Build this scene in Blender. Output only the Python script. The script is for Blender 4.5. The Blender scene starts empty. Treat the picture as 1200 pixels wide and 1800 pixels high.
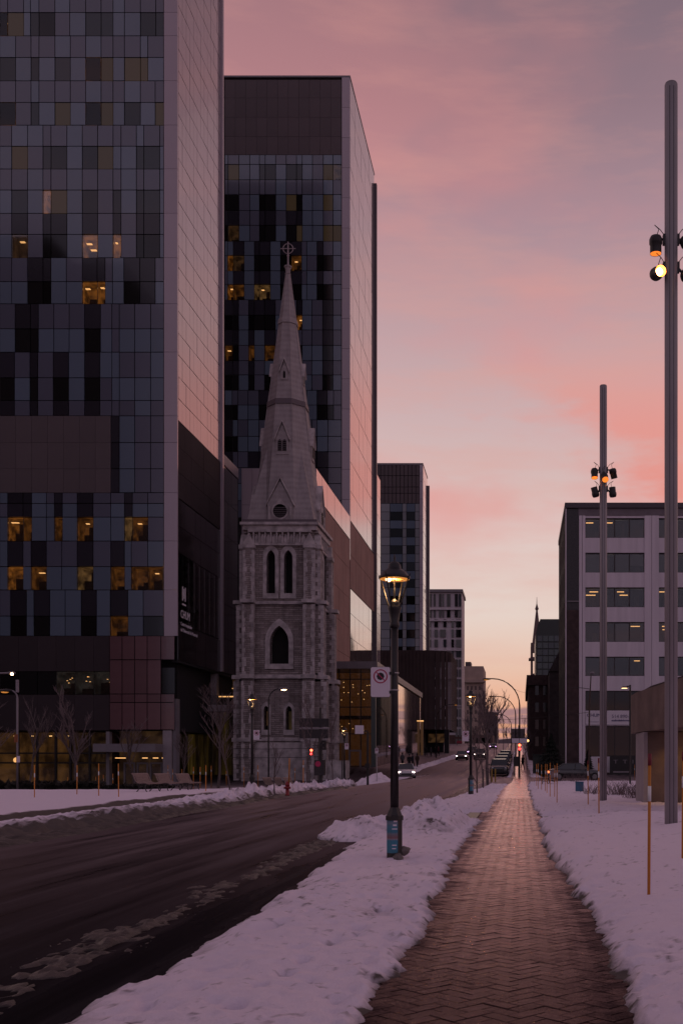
import bpy, math, random
import numpy as np
from mathutils import Vector, Matrix
random.seed(7)
SC = bpy.context.scene
COL = SC.collection

# ------------------------------------------------------------------ camera
CX, HY, F, EYE = 913.0, 1338.0, 1800.0, 1.58      # vanishing point, focal length (in photo pixels), eye height
cam_d = bpy.data.cameras.new('camera')
cam = bpy.data.objects.new('camera', cam_d); COL.objects.link(cam)
cam.location = (0, 0, EYE); cam.rotation_euler = (math.radians(90), 0, 0)
cam_d.sensor_fit = 'VERTICAL'; cam_d.sensor_height = 36; cam_d.lens = 36
cam_d.shift_x = -(CX - 600) / 1800; cam_d.shift_y = (HY - 900) / 1800
cam_d.clip_end = 6000; cam_d.clip_start = 0.1
SC.camera = cam
SC.cycles.use_denoising = True
SC.cycles.max_bounces = 6; SC.cycles.transparent_max_bounces = 10
SC.cycles.sample_clamp_indirect = 4
SC.view_settings.view_transform = 'Standard'; SC.view_settings.look = 'None'
SC.view_settings.gamma = 1; SC.view_settings.exposure = 0.0

# ------------------------------------------------------------------ world (dusk sky)
def lin(r, g, b):
    f = lambda c: ((c / 255 + .055) / 1.055) ** 2.4 if c > 10 else c / 255 / 12.92
    return (f(r), f(g), f(b), 1)

W = bpy.data.worlds.new('World'); SC.world = W; W.use_nodes = True
nt = W.node_tree; N = nt.nodes; L = nt.links; N.clear()
def wn(t, **k):
    n = N.new(t)
    for a, b in k.items(): setattr(n, a, b)
    return n
def wmath(op, a, b=None, clamp=False):
    n = wn('ShaderNodeMath', operation=op, use_clamp=clamp)
    for i, v in enumerate((a, b)):
        if v is None: continue
        if isinstance(v, (int, float)): n.inputs[i].default_value = v
        else: L.new(v, n.inputs[i])
    return n.outputs[0]
def wramp(fac, stops, interp='LINEAR'):
    n = wn('ShaderNodeValToRGB'); cr = n.color_ramp; cr.interpolation = interp
    while len(cr.elements) < len(stops): cr.elements.new(.5)
    for e, (p, c) in zip(cr.elements, stops): e.position = p; e.color = c
    L.new(fac, n.inputs[0]); return n.outputs[0]
def wmix(f, a, b):
    n = wn('ShaderNodeMix', data_type='RGBA')
    for i, v in ((0, f), (6, a), (7, b)):
        if isinstance(v, (int, float, tuple)): n.inputs[i].default_value = v
        else: L.new(v, n.inputs[i])
    return n.outputs[2]
tc = wn('ShaderNodeTexCoord'); sep = wn('ShaderNodeSeparateXYZ'); L.new(tc.outputs['Generated'], sep.inputs[0])
dx, dy, dz = sep.outputs
front = wramp(dz, [(0, lin(226, 158, 124)), (.05, lin(234, 174, 142)), (.09, lin(230, 192, 172)), (.14, lin(228, 208, 198)), (.21, lin(222, 202, 197)), (.26, lin(214, 187, 184)),
                   (.32, lin(204, 175, 176)), (.40, lin(190, 157, 162)), (.47, lin(169, 139, 149)), (.54, lin(146, 119, 129)), (.60, lin(128, 107, 118)), (.8, lin(114, 102, 118)), (1, lin(108, 100, 118))])
back = wramp(dz, [(0, lin(112, 108, 128)), (.12, lin(146, 136, 156)), (.35, lin(150, 138, 158)), (.7, lin(126, 118, 138)), (1, lin(108, 100, 118))])
fb = wmath('MULTIPLY_ADD', dy, .62); N[-1].inputs[2].default_value = .42; N[-1].use_clamp = True
sky = wmix(N[-1].outputs[0], back, front)
def wnoise(scale, loc, sc, detail=5, rough=.55, rot=(0, 0, 0)):
    m = wn('ShaderNodeMapping'); L.new(tc.outputs['Generated'], m.inputs[0])
    m.inputs['Scale'].default_value = sc; m.inputs['Location'].default_value = loc; m.inputs['Rotation'].default_value = rot
    n = wn('ShaderNodeTexNoise'); n.inputs['Scale'].default_value = scale; n.inputs['Detail'].default_value = detail
    n.inputs['Roughness'].default_value = rough; L.new(m.outputs[0], n.inputs[0]); return n.outputs[0]
# broad pink cloud sheets, higher up
c1 = wnoise(2.1, (1.35, .1, .55), (1.0, .6, 2.3), 5, .55, (0, math.radians(24), 0))
c1 = wramp(c1, [(.45, (0, 0, 0, 1)), (.62, (1, 1, 1, 1))], 'EASE')
band = wramp(dz, [(.10, (0, 0, 0, 1)), (.2, (.45, .45, .45, 1)), (.25, (.7, .7, .7, 1)), (.33, (.66, .66, .66, 1)), (.42, (.55, .55, .55, 1)), (.52, (.42, .42, .42, 1)), (.62, (.30, .30, .30, 1)), (1, (.15, .15, .15, 1))])
cf = wmath('MULTIPLY', wmath('MULTIPLY', c1, band), wmath('MULTIPLY_ADD', dy, .5), True)
N[-1].inputs[2].default_value = .0
mad = [n for n in N if n.bl_idname == 'ShaderNodeMath' and n.operation == 'MULTIPLY_ADD'][-1]; mad.inputs[2].default_value = .45; mad.use_clamp = True
# the high pink sheet thins out toward +X, a salmon bank lies low on that side
thin = wramp(wmath('MULTIPLY_ADD', dx, .5), [(0, (1, 1, 1, 1)), (1, (1, 1, 1, 1))]); N[-2].inputs[2].default_value = .5; N[-1].color_ramp.elements[0].position = .44; N[-1].color_ramp.elements[1].position = .60
N[-1].color_ramp.elements[1].color = (.45, .45, .45, 1)
hi = wramp(dz, [(.36, (0, 0, 0, 1)), (.5, (1, 1, 1, 1))])
cf = wmath('MULTIPLY', cf, wmix(hi, (1, 1, 1, 1), thin))
sky = wmix(wmath('MULTIPLY', cf, .95), sky, lin(228, 142, 138))
c5 = wnoise(3.2, (.2, .7, 1.9), (1.0, .8, 3.4), 6, .6, (0, math.radians(9), 0))
c5 = wramp(wmath('ADD', c5, wmath('MULTIPLY', dx, .55)), [(.42, (0, 0, 0, 1)), (.60, (1, 1, 1, 1))], 'EASE')
c5b = wramp(dz, [(.205, (0, 0, 0, 1)), (.245, (1, 1, 1, 1)), (.30, (.85, .85, .85, 1)), (.40, (0, 0, 0, 1))], 'EASE')
sky = wmix(wmath('MULTIPLY', wmath('MULTIPLY', c5, c5b), fb, True), sky, lin(229, 148, 138))
# fine wisps
c2 = wnoise(5, (0, 3, 0), (1.0, 1.0, 5.5), 6, .6, (0, math.radians(12), 0))
c2 = wramp(c2, [(.45, (0, 0, 0, 1)), (.75, (1, 1, 1, 1))])
c2b = wramp(dz, [(.03, (0, 0, 0, 1)), (.1, (.30, .30, .30, 1)), (.3, (.42, .42, .42, 1)), (.6, (.30, .30, .30, 1)), (1, (.1, .1, .1, 1))])
sky = wmix(wmath('MULTIPLY', c2, c2b), sky, lin(224, 158, 146))
# mauve cloud bank lying on the horizon
c3 = wnoise(6, (.3, 0, 0), (1, 1, 9), 5, .6)
lim = wmath('ADD', dz, wmath('MULTIPLY', wmath('SUBTRACT', c3, .5), .05))
c3f = wramp(lim, [(.047, (.9, .9, .9, 1)), (.056, (0, 0, 0, 1))])
sky = wmix(c3f, sky, lin(150, 116, 124))
c4 = wnoise(9, (2, .4, .1), (1, 1, 14), 3, .5)
c4 = wramp(c4, [(.56, (0, 0, 0, 1)), (.64, (1, 1, 1, 1))])
sky = wmix(wmath('MULTIPLY', wmath('MULTIPLY', c3f, c4), .75), sky, lin(236, 170, 130))
st = wn('ShaderNodeTexSky', sky_type='NISHITA'); st.sun_disc = False
st.sun_elevation = math.radians(1.0); st.sun_rotation = math.radians(4)
nis = wn('ShaderNodeVectorMath', operation='SCALE'); L.new(st.outputs[0], nis.inputs[0]); nis.inputs['Scale'].default_value = .0012
addn = wn('ShaderNodeVectorMath', operation='ADD'); L.new(sky, addn.inputs[0]); L.new(nis.outputs[0], addn.inputs[1])
bg = wn('ShaderNodeBackground'); L.new(addn.outputs[0], bg.inputs[0]); bg.inputs[1].default_value = 1.0
wo = wn('ShaderNodeOutputWorld'); L.new(bg.outputs[0], wo.inputs[0])
sun_d = bpy.data.lights.new('sun', 'SUN'); sun_d.energy = .06; sun_d.angle = math.radians(60); sun_d.color = (1, .62, .5)
sun = bpy.data.objects.new('sun', sun_d); COL.objects.link(sun)
sun.rotation_euler = (math.radians(86), 0, math.radians(176))

# ------------------------------------------------------------------ helpers
def wx(px, Y): return (px - CX) / F * Y
def wz(py, Y): return EYE + (HY - py) / F * Y
def smooth(a, b, x):
    t = min(1, max(0, (x - a) / (b - a))); return t * t * (3 - 2 * t)

MATS = {}
def mat(name, col, rough=.6, metal=0, spec=.5, noise=0, nscale=8, bump=0, bscale=30, emit=None, estr=0, coat=0, rand=0, stretch=(1, 1, 1), coords='Object'):
    if name in MATS: return MATS[name]
    m = bpy.data.materials.new(name); m.use_nodes = True; t = m.node_tree; b = t.nodes['Principled BSDF']
    b.inputs['Base Color'].default_value = (*col[:3], 1); b.inputs['Roughness'].default_value = rough
    b.inputs['Metallic'].default_value = metal; b.inputs['Specular IOR Level'].default_value = spec; b.inputs['Coat Weight'].default_value = coat
    tcn = t.nodes.new('ShaderNodeTexCoord'); mp = t.nodes.new('ShaderNodeMapping'); mp.inputs['Scale'].default_value = stretch
    t.links.new(tcn.outputs[coords], mp.inputs[0])
    src = None
    if noise:
        nz = t.nodes.new('ShaderNodeTexNoise'); nz.inputs['Scale'].default_value = nscale; nz.inputs['Detail'].default_value = 6
        t.links.new(mp.outputs[0], nz.inputs[0])
        mr = t.nodes.new('ShaderNodeMapRange'); mr.inputs[1].default_value = .3; mr.inputs[2].default_value = .7
        mr.inputs[3].default_value = 1 - noise; mr.inputs[4].default_value = 1 + noise; t.links.new(nz.outputs[0], mr.inputs[0])
        src = mr.outputs[0]
    if rand:
        oi = t.nodes.new('ShaderNodeObjectInfo'); mr = t.nodes.new('ShaderNodeMapRange')
        mr.inputs[3].default_value = 1 - rand; mr.inputs[4].default_value = 1 + rand; t.links.new(oi.outputs['Random'], mr.inputs[0])
        if src is None: src = mr.outputs[0]
        else:
            mm = t.nodes.new('ShaderNodeMath'); mm.operation = 'MULTIPLY'; t.links.new(src, mm.inputs[0]); t.links.new(mr.outputs[0], mm.inputs[1]); src = mm.outputs[0]
    if src is not None:
        vm = t.nodes.new('ShaderNodeVectorMath'); vm.operation = 'SCALE'; vm.inputs[0].default_value = col[:3]
        t.links.new(src, vm.inputs['Scale']); t.links.new(vm.outputs[0], b.inputs['Base Color'])
    if bump:
        nb = t.nodes.new('ShaderNodeTexNoise'); nb.inputs['Scale'].default_value = bscale; nb.inputs['Detail'].default_value = 5
        t.links.new(mp.outputs[0], nb.inputs[0]); bp = t.nodes.new('ShaderNodeBump'); bp.inputs['Strength'].default_value = bump
        bp.inputs['Distance'].default_value = .05; t.links.new(nb.outputs[0], bp.inputs['Height']); t.links.new(bp.outputs[0], b.inputs['Normal'])
    if emit:
        b.inputs['Emission Color'].default_value = (*emit[:3], 1); b.inputs['Emission Strength'].default_value = estr
    MATS[name] = m; return m

class MB:
    def __init__(s): s.v = []; s.f = []; s.mi = []
    def face(s, pts, m=0):
        i = len(s.v); s.v += [tuple(p) for p in pts]; s.f.append(tuple(range(i, i + len(pts)))); s.mi.append(m); return s
    def box(s, x0, x1, y0, y1, z0, z1, m=0):
        if x1 < x0: x0, x1 = x1, x0
        if y1 < y0: y0, y1 = y1, y0
        if z1 < z0: z0, z1 = z1, z0
        i = len(s.v); s.v += [(x0, y0, z0), (x1, y0, z0), (x1, y1, z0), (x0, y1, z0), (x0, y0, z1), (x1, y0, z1), (x1, y1, z1), (x0, y1, z1)]
        for f in ((0, 3, 2, 1), (4, 5, 6, 7), (0, 1, 5, 4), (1, 2, 6, 5), (2, 3, 7, 6), (3, 0, 4, 7)):
            s.f.append(tuple(i + k for k in f)); s.mi.append(m)
        return s
    def prism(s, poly, d0, d1, axis='y', m=0):
        """poly: 2D points CCW seen along -axis; extruded d0..d1 on axis"""
        def P(a, b, d): return (a, d, b) if axis == 'y' else ((d, a, b) if axis == 'x' else (a, b, d))
        n = len(poly); i = len(s.v)
        s.v += [P(a, b, d0) for a, b in poly] + [P(a, b, d1) for a, b in poly]
        A = tuple(range(i, i + n)); B = tuple(range(i + n, i + 2 * n))
        s.f.append(A[::-1] if axis == 'z' else A); s.f.append(B if axis == 'z' else B[::-1]); s.mi += [m, m]
        for k in range(n):
            q = (i + k, i + (k + 1) % n, i + n + (k + 1) % n, i + n + k)
            s.f.append(q if axis == 'z' else q[::-1]); s.mi.append(m)
        return s
    def tube(s, pts, rad, n=8, m=0, caps=True, ph=0):
        pts = [Vector(p) for p in pts]
        if isinstance(rad, (int, float)): rad = [rad] * len(pts)
        rings = []
        for k, p in enumerate(pts):
            d = (pts[min(k + 1, len(pts) - 1)] - pts[max(k - 1, 0)])
            if d.length < 1e-9: d = Vector((0, 0, 1))
            d.normalize(); ref = Vector((1, 0, 0)) if abs(d.x) < .9 else Vector((0, 1, 0))
            u = d.cross(ref).normalized(); w = d.cross(u)
            i = len(s.v); rings.append(i)
            for j in range(n):
                a = 2 * math.pi * j / n + ph; s.v.append(tuple(p + (u * math.cos(a) + w * math.sin(a)) * rad[k]))
        for k in range(len(pts) - 1):
            for j in range(n):
                a, b = rings[k], rings[k + 1]
                s.f.append((a + j, a + (j + 1) % n, b + (j + 1) % n, b + j)); s.mi.append(m)
        if caps:
            s.f.append(tuple(rings[0] + j for j in range(n))[::-1]); s.f.append(tuple(rings[-1] + j for j in range(n))); s.mi += [m, m]
        return s
    def lathe(s, prof, n=16, c=(0, 0, 0), m=0, ph=0):
        rings = []
        for r, z in prof:
            i = len(s.v); rings.append(i)
            for j in range(n):
                a = 2 * math.pi * j / n + ph; s.v.append((c[0] + r * math.cos(a), c[1] + r * math.sin(a), c[2] + z))
        for k in range(len(prof) - 1):
            for j in range(n):
                a, b = rings[k], rings[k + 1]; s.f.append((a + j, a + (j + 1) % n, b + (j + 1) % n, b + j)); s.mi.append(m)
        s.f.append(tuple(rings[0] + j for j in range(n))[::-1]); s.f.append(tuple(rings[-1] + j for j in range(n))); s.mi += [m, m]
        return s
    def sphere(s, c, r, n=10, m=0, sz=1):
        prof = [(max(1e-4, r * math.sin(math.pi * k / n)), -r * sz * math.cos(math.pi * k / n)) for k in range(n + 1)]
        return s.lathe(prof, n, c, m)
    def xform(s, M, start=0):
        for k in range(start, len(s.v)): s.v[k] = tuple(M @ Vector(s.v[k]))
        return s
    def mesh(s, name, mats):
        me = bpy.data.meshes.new(name); me.from_pydata(s.v, [], s.f)
        for m in (mats if isinstance(mats, (list, tuple)) else [mats]): me.materials.append(m)
        if any(s.mi): me.polygons.foreach_set('material_index', s.mi)
        me.update(); return me
    def build(s, name, mats, parent=None, smooth=False, local=False, label=None):
        me = s.mesh(name, mats)
        if smooth: me.polygons.foreach_set('use_smooth', [True] * len(me.polygons))
        return put(name, me, parent, local, label)
def put(name, me, parent=None, local=False, label=None, loc=None):
    o = bpy.data.objects.new(name, me); COL.objects.link(o)
    if parent:
        o.parent = parent
        if not local and parent.type == 'EMPTY': o.location = -parent.location
    if loc is not None: o.location = Vector(loc) + o.location
    if label: o['label'] = label
    return o
def thing(name, label, cat, loc=(0, 0, 0), rz=0, group=None):
    o = bpy.data.objects.new(name, None); COL.objects.link(o); o.location = loc; o.rotation_euler = (0, 0, rz); o.empty_display_size = .2
    return tag(o, label, cat, group)
def tag(o, label, cat, group=None):
    o['label'] = label; o['category'] = cat
    if group: o['group'] = group
    return o
def struct(o, kind='structure'): o['kind'] = kind; return o
def copy_tree(o, parent=None):
    c = o.copy(); COL.objects.link(c)
    if parent: c.parent = parent
    for ch in list(o.children): copy_tree(ch, c)
    return c
def dup(root, loc, rz, label, scale=None):
    c = copy_tree(root); c.location = loc; c.rotation_euler = (0, 0, rz); c['label'] = label
    if scale: c.scale = (scale,) * 3
    return c
def text_mb(body, size, depth=.01):
    cu = bpy.data.curves.new('lettering', 'FONT'); cu.body = body; cu.size = size; cu.extrude = depth; cu.resolution_u = 2
    o = bpy.data.objects.new('lettering', cu); COL.objects.link(o)
    dg = bpy.context.evaluated_depsgraph_get(); me = bpy.data.meshes.new_from_object(o.evaluated_get(dg))
    bpy.data.objects.remove(o); bpy.data.curves.remove(cu)
    mb = MB(); mb.v = [tuple(v.co) for v in me.vertices]; mb.f = [tuple(p.vertices) for p in me.polygons]; mb.mi = [0] * len(mb.f)
    bpy.data.meshes.remove(me); return mb

# ------------------------------------------------------------------ numpy noise
RNG = np.random.default_rng(3)
LAT = RNG.random((256, 256))
def vnoise(x, y):
    xi = np.floor(x).astype(int); yi = np.floor(y).astype(int); fx = x - xi; fy = y - yi
    fx = fx * fx * (3 - 2 * fx); fy = fy * fy * (3 - 2 * fy)
    a = LAT[xi % 256, yi % 256]; b = LAT[(xi + 1) % 256, yi % 256]; c = LAT[xi % 256, (yi + 1) % 256]; d = LAT[(xi + 1) % 256, (yi + 1) % 256]
    return (a * (1 - fx) + b * fx) * (1 - fy) + (c * (1 - fx) + d * fx) * fy
def fbm(x, y, o=4, g=.5):
    s = 0; a = 1; t = 0
    for k in range(o):
        s = s + a * vnoise(x * 2 ** k + 17 * k, y * 2 ** k + 31 * k); t += a; a *= g
    return s / t
def nsm(a, b, x):
    t = np.clip((x - a) / (b - a), 0, 1); return t * t * (3 - 2 * t)
def g(x, y):
    """ground height"""
    x = np.asarray(x, float); y = np.asarray(y, float)
    left = 1 - nsm(-15, -9, x)
    z = -.85 * np.clip((y - 45) / 55, 0, 1) * left * (1 - nsm(104, 125, y))
    t = np.clip(y - 90, 0, None)
    z = z + np.where(t < 20, .031 * t * t / 40, .031 * (t - 10)) * (1 - 0) - np.clip(y - 340, 0, None) * .028
    return z
def gz(x, y): return float(g(x, y))
def grid(name, xs, ys, hf, m, smooth=True, attr=None):
    X, Y = np.meshgrid(xs, ys); Z = hf(X, Y)
    nx, ny = len(xs), len(ys)
    v = np.stack([X, Y, Z], -1).reshape(-1, 3)
    idx = np.arange(nx * ny).reshape(ny, nx)
    q = np.stack([idx[:-1, :-1], idx[:-1, 1:], idx[1:, 1:], idx[1:, :-1]], -1).reshape(-1, 4)
    return v, q
def np_obj(name, v, q, m, smooth=True, cols=None, parent=None):
    me = bpy.data.meshes.new(name); me.vertices.add(len(v)); me.vertices.foreach_set('co', np.asarray(v, np.float32).ravel())
    me.loops.add(q.size); me.loops.foreach_set('vertex_index', q.ravel().astype(np.int32)); k = q.shape[1]
    me.polygons.add(len(q)); me.polygons.foreach_set('loop_start', np.arange(0, q.size, k, dtype=np.int32))
    me.polygons.foreach_set('use_smooth', np.full(len(q), smooth))
    me.update(calc_edges=True); me.validate(); me.materials.append(m)
    if cols is not None:
        a = me.attributes.new('dirt', 'FLOAT', 'POINT'); a.data.foreach_set('value', np.asarray(cols, np.float32).ravel())
    return put(name, me, parent)
# ------------------------------------------------------------------ ground materials
def node_mat(name):
    m = bpy.data.materials.new(name); m.use_nodes = True; MATS[name] = m
    return m, m.node_tree, m.node_tree.nodes['Principled BSDF']
def tnoise(t, vec, scale, detail=5, rough=.6):
    n = t.nodes.new('ShaderNodeTexNoise'); n.inputs['Scale'].default_value = scale; n.inputs['Detail'].default_value = detail; n.inputs['Roughness'].default_value = rough
    t.links.new(vec, n.inputs[0]); return n.outputs[0]
def tmap(t, sc, coords='Object', rot=(0, 0, 0)):
    a = t.nodes.new('ShaderNodeTexCoord'); b = t.nodes.new('ShaderNodeMapping'); b.inputs['Scale'].default_value = sc; b.inputs['Rotation'].default_value = rot
    t.links.new(a.outputs[coords], b.inputs[0]); return b.outputs[0]
def tramp(t, fac, stops):
    n = t.nodes.new('ShaderNodeValToRGB'); cr = n.color_ramp
    while len(cr.elements) < len(stops): cr.elements.new(.5)
    for e, (p, c) in zip(cr.elements, stops): e.position = p; e.color = c if len(c) == 4 else (*c, 1)
    t.links.new(fac, n.inputs[0]); return n.outputs[0]
def tmath(t, op, a, b):
    n = t.nodes.new('ShaderNodeMath'); n.operation = op
    for i, v in enumerate((a, b)):
        if isinstance(v, (int, float)): n.inputs[i].default_value = v
        else: t.links.new(v, n.inputs[i])
    return n.outputs[0]
def tbump(t, h, strength, dist, b):
    n = t.nodes.new('ShaderNodeBump'); n.inputs['Strength'].default_value = strength; n.inputs['Distance'].default_value = dist
    t.links.new(h, n.inputs['Height']); t.links.new(n.outputs[0], b.inputs['Normal'])

def wet_mix(t, b, col, rough, fac, tint, ior, gain, power):
    # damp mineral ground: matt base under a tinted glossy film weighted by fresnel
    out = [n for n in t.nodes if n.type == 'OUTPUT_MATERIAL'][0]; nrm = b.inputs['Normal'].links[0].from_socket
    df = t.nodes.new('ShaderNodeBsdfDiffuse'); gl_ = t.nodes.new('ShaderNodeBsdfGlossy'); fr = t.nodes.new('ShaderNodeFresnel'); mx_ = t.nodes.new('ShaderNodeMixShader')
    fr.inputs['IOR'].default_value = ior; gl_.inputs['Color'].default_value = (*tint, 1)
    t.links.new(col, df.inputs[0]); t.links.new(rough, gl_.inputs['Roughness'])
    for n in (df, gl_): t.links.new(nrm, n.inputs['Normal'])
    f_ = tmath(t, 'MULTIPLY', tmath(t, 'POWER', fr.outputs[0], power), gain)
    if fac is not None: f_ = tmath(t, 'MULTIPLY', f_, fac)
    f_ = tmath(t, 'MINIMUM', f_, .9)
    t.links.new(f_, mx_.inputs[0]); t.links.new(df.outputs[0], mx_.inputs[1]); t.links.new(gl_.outputs[0], mx_.inputs[2]); t.nodes.remove(b); t.links.new(mx_.outputs[0], out.inputs[0])
m, t, b = node_mat('asphalt_wet')
v1 = tmap(t, (1.7, .07, 1)); n1 = tnoise(t, v1, 1.3, 7, .68); n4 = tnoise(t, tmap(t, (1, .35, 1)), 1.1, 6, .7)
n2 = tnoise(t, tmap(t, (1, 1, 1)), 90, 3)
xs_n = t.nodes.new('ShaderNodeSeparateXYZ'); t.links.new(tmap(t, (1, 1, 1)), xs_n.inputs[0])
gut = tmath(t, 'ADD', tmath(t, 'ABSOLUTE', tmath(t, 'ADD', xs_n.outputs[0], 3.02), 0), tmath(t, 'MULTIPLY', tmath(t, 'SUBTRACT', n4, .5), .9))
gut = tramp(t, gut, [(.16, (1, 1, 1)), (.36, (0, 0, 0))])                                 # meltwater standing along the kerb
col = tramp(t, n1, [(.32, (.006, .006, .0075)), (.52, (.012, .0115, .014)), (.72, (.034, .031, .034))]); t.links.new(col, b.inputs['Base Color'])
rg = tramp(t, n1, [(.34, (.24,) * 3), (.5, (.48,) * 3), (.66, (.75,) * 3)])
rm_ = t.nodes.new('ShaderNodeMix'); rm_.data_type = 'FLOAT'; t.links.new(gut, rm_.inputs[0]); t.links.new(rg, rm_.inputs[2]); rm_.inputs[3].default_value = .16; t.links.new(rm_.outputs[0], b.inputs['Roughness'])
b.inputs['Specular IOR Level'].default_value = .30; b.inputs['Specular Tint'].default_value = (.95, .86, .95, 1)
tbump(t, tmath(t, 'ADD', n2, tnoise(t, tmap(t, (1, .25, 1)), 14, 4)), .40, .02, b)
wet_mix(t, b, col, rm_.outputs[0], None, (.96, .79, .82), 1.2, .52, 2.5)
ASPH = m

def dirt_mat(name, clean, dirty, rough=.75):
    m, t, b = node_mat(name)
    a = t.nodes.new('ShaderNodeAttribute'); a.attribute_name = 'dirt'
    n1 = tnoise(t, tmap(t, (1, 1, 1)), 5, 7, .65); n2 = tnoise(t, tmap(t, (1, 1, 1)), 38, 4, .7)
    f = tmath(t, 'ADD', a.outputs['Fac'], tmath(t, 'MULTIPLY', tmath(t, 'SUBTRACT', n1, .5), .7))
    f = tmath(t, 'ADD', f, tmath(t, 'MULTIPLY', tmath(t, 'SUBTRACT', n2, .5), .35))
    mid = tuple((c * .62 + d * .38) for c, d in zip(clean, dirty))
    c = tramp(t, f, [(.26, clean), (.58, mid), (.92, dirty)]); t.links.new(c, b.inputs['Base Color'])
    b.inputs['Roughness'].default_value = rough; b.inputs['Specular IOR Level'].default_value = .3
    n3 = tnoise(t, tmap(t, (1, 1, 1)), 140, 3, .7)
    tbump(t, tmath(t, 'ADD', tmath(t, 'ADD', tmath(t, 'MULTIPLY', n1, 1.5), n2), tmath(t, 'MULTIPLY', n3, .5)), .6, .035, b)
    return m
SNOW = dirt_mat('snow_crust', (.88, .775, .88), (.10, .082, .075))
SLUSH = dirt_mat('slush_brown', (.066, .052, .050), (.013, .011, .011), .45)

# paving
m, t, b = node_mat('wet_paver')
ge = t.nodes.new('ShaderNodeNewGeometry'); gs = t.nodes.new('ShaderNodeSeparateXYZ'); t.links.new(ge.outputs['Position'], gs.inputs[0])
def gmap(t, pos, sc):
    n = t.nodes.new('ShaderNodeMapping'); n.inputs['Scale'].default_value = sc; t.links.new(pos, n.inputs[0]); return n.outputs[0]
n1 = tmath(t, 'ADD', tmath(t, 'MULTIPLY', tnoise(t, gmap(t, ge.outputs['Position'], (1, .6, 1)), 1.6, 8, .74), .55), tmath(t, 'MULTIPLY', tnoise(t, gmap(t, ge.outputs['Position'], (.8, 2.6, 1)), 2.6, 6, .7), .45)); n2 = tnoise(t, ge.outputs['Position'], 130, 3); n4 = tnoise(t, ge.outputs['Position'], 6, 6, .7)
off = tmath(t, 'ABSOLUTE', tmath(t, 'ADD', gs.outputs[0], .16), 0)                     # trodden middle of the walk, gritty margins
edge = tramp(t, tmath(t, 'ADD', off, tmath(t, 'MULTIPLY', tmath(t, 'SUBTRACT', n4, .5), .9)), [(.40, (0, 0, 0)), (.82, (1, 1, 1))])
wet = tmath(t, 'ADD', tmath(t, 'ADD', n1, tmath(t, 'MULTIPLY', edge, .22)), tmath(t, 'MULTIPLY', tmath(t, 'SUBTRACT', tnoise(t, ge.outputs['Position'], 55, 4, .7), .5), .42))
col = tramp(t, wet, [(.3, (.020, .012, .012)), (.55, (.040, .022, .021)), (.85, (.026, .017, .016))]); t.links.new(col, b.inputs['Base Color'])
rg = tramp(t, wet, [(.38, (.06,) * 3), (.50, (.17,) * 3), (.62, (.34,) * 3), (.78, (.75,) * 3)]); t.links.new(rg, b.inputs['Roughness'])
sp_ = tramp(t, wet, [(.42, (1,) * 3), (.56, (.6,) * 3), (.74, (.16,) * 3)]); t.links.new(sp_, b.inputs['Specular IOR Level']); b.inputs['Specular Tint'].default_value = (1, .78, .82, 1)
tbump(t, tmath(t, 'ADD', tmath(t, 'MULTIPLY', n2, .7), tnoise(t, ge.outputs['Position'], 32, 4)), .55, .012, b)
wet_mix(t, b, col, rg, sp_, (1, .765, .75), 1.45, 2.7, 1.9)
PAVE = m
PAVE_JOINT = mat('wet_sand_joint', (.016, .012, .011), .4)

# far terrain and the road
ys = np.concatenate([np.linspace(-60, 0, 10), np.linspace(2, 340, 140), np.geomspace(350, 4000, 12)])
xs = np.concatenate([-np.geomspace(3000, 60, 10), np.linspace(-50, 50, 70), np.geomspace(60, 3000, 10)])
v, q = grid('road', xs, ys, lambda X, Y: g(X, Y), ASPH)
struct(np_obj('road', v, q, ASPH))

# sidewalk slab with herringbone pavers
SWZ = .055
def sw_l(Y): return -.86 - .16 * nsm(6, 17, np.asarray(Y, float)) + .45 * nsm(60, 75, np.asarray(Y, float))
def sw_r(Y): return .66 - .22 * nsm(8, 20, np.asarray(Y, float)) + .2 * nsm(60, 75, np.asarray(Y, float))
ysw = np.concatenate([np.linspace(2, 66, 90)]); slab = MB()
for a, c in zip(ysw[:-1], ysw[1:]):
    slab.face([(-1.5, a, gz(0, a) + .044), (1.0, a, gz(0, a) + .044), (1.0, c, gz(0, c) + .044), (-1.5, c, gz(0, c) + .044)])
sidewalk = struct(slab.build('sidewalk', PAVE_JOINT))
random.seed(11)
pl, pw = .22, .11
pav = []
c45 = math.sqrt(.5)
def herring(y0, y1):
    out = []
    # lattice in brick-aligned axes (a,b); the walk runs along the diagonal
    nmax = int((y1 + 4) / (pw * c45)) + 4
    for s in range(int(y0 / (pw * c45)) - 8, nmax + 8):
        for d in range(-60, 60):
            if (s + d) % 2: continue
            a = (s + d) // 2; bb = (s - d) // 2
            k = (a - bb) % 4
            if k == 0: r = (a, bb, a + 2, bb + 1)       # lying brick
            elif k == 3: r = (a, bb, a + 1, bb + 2)     # standing brick
            else: continue
            ca = (r[0] + r[2]) / 2 * pw; cb = (r[1] + r[3]) / 2 * pw
            X = (ca - cb) * c45; Y = (ca + cb) * c45
            out.append((X, Y, 0 if k == 0 else 1))
    return [p for p in out if y0 <= p[1] < y1]
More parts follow.
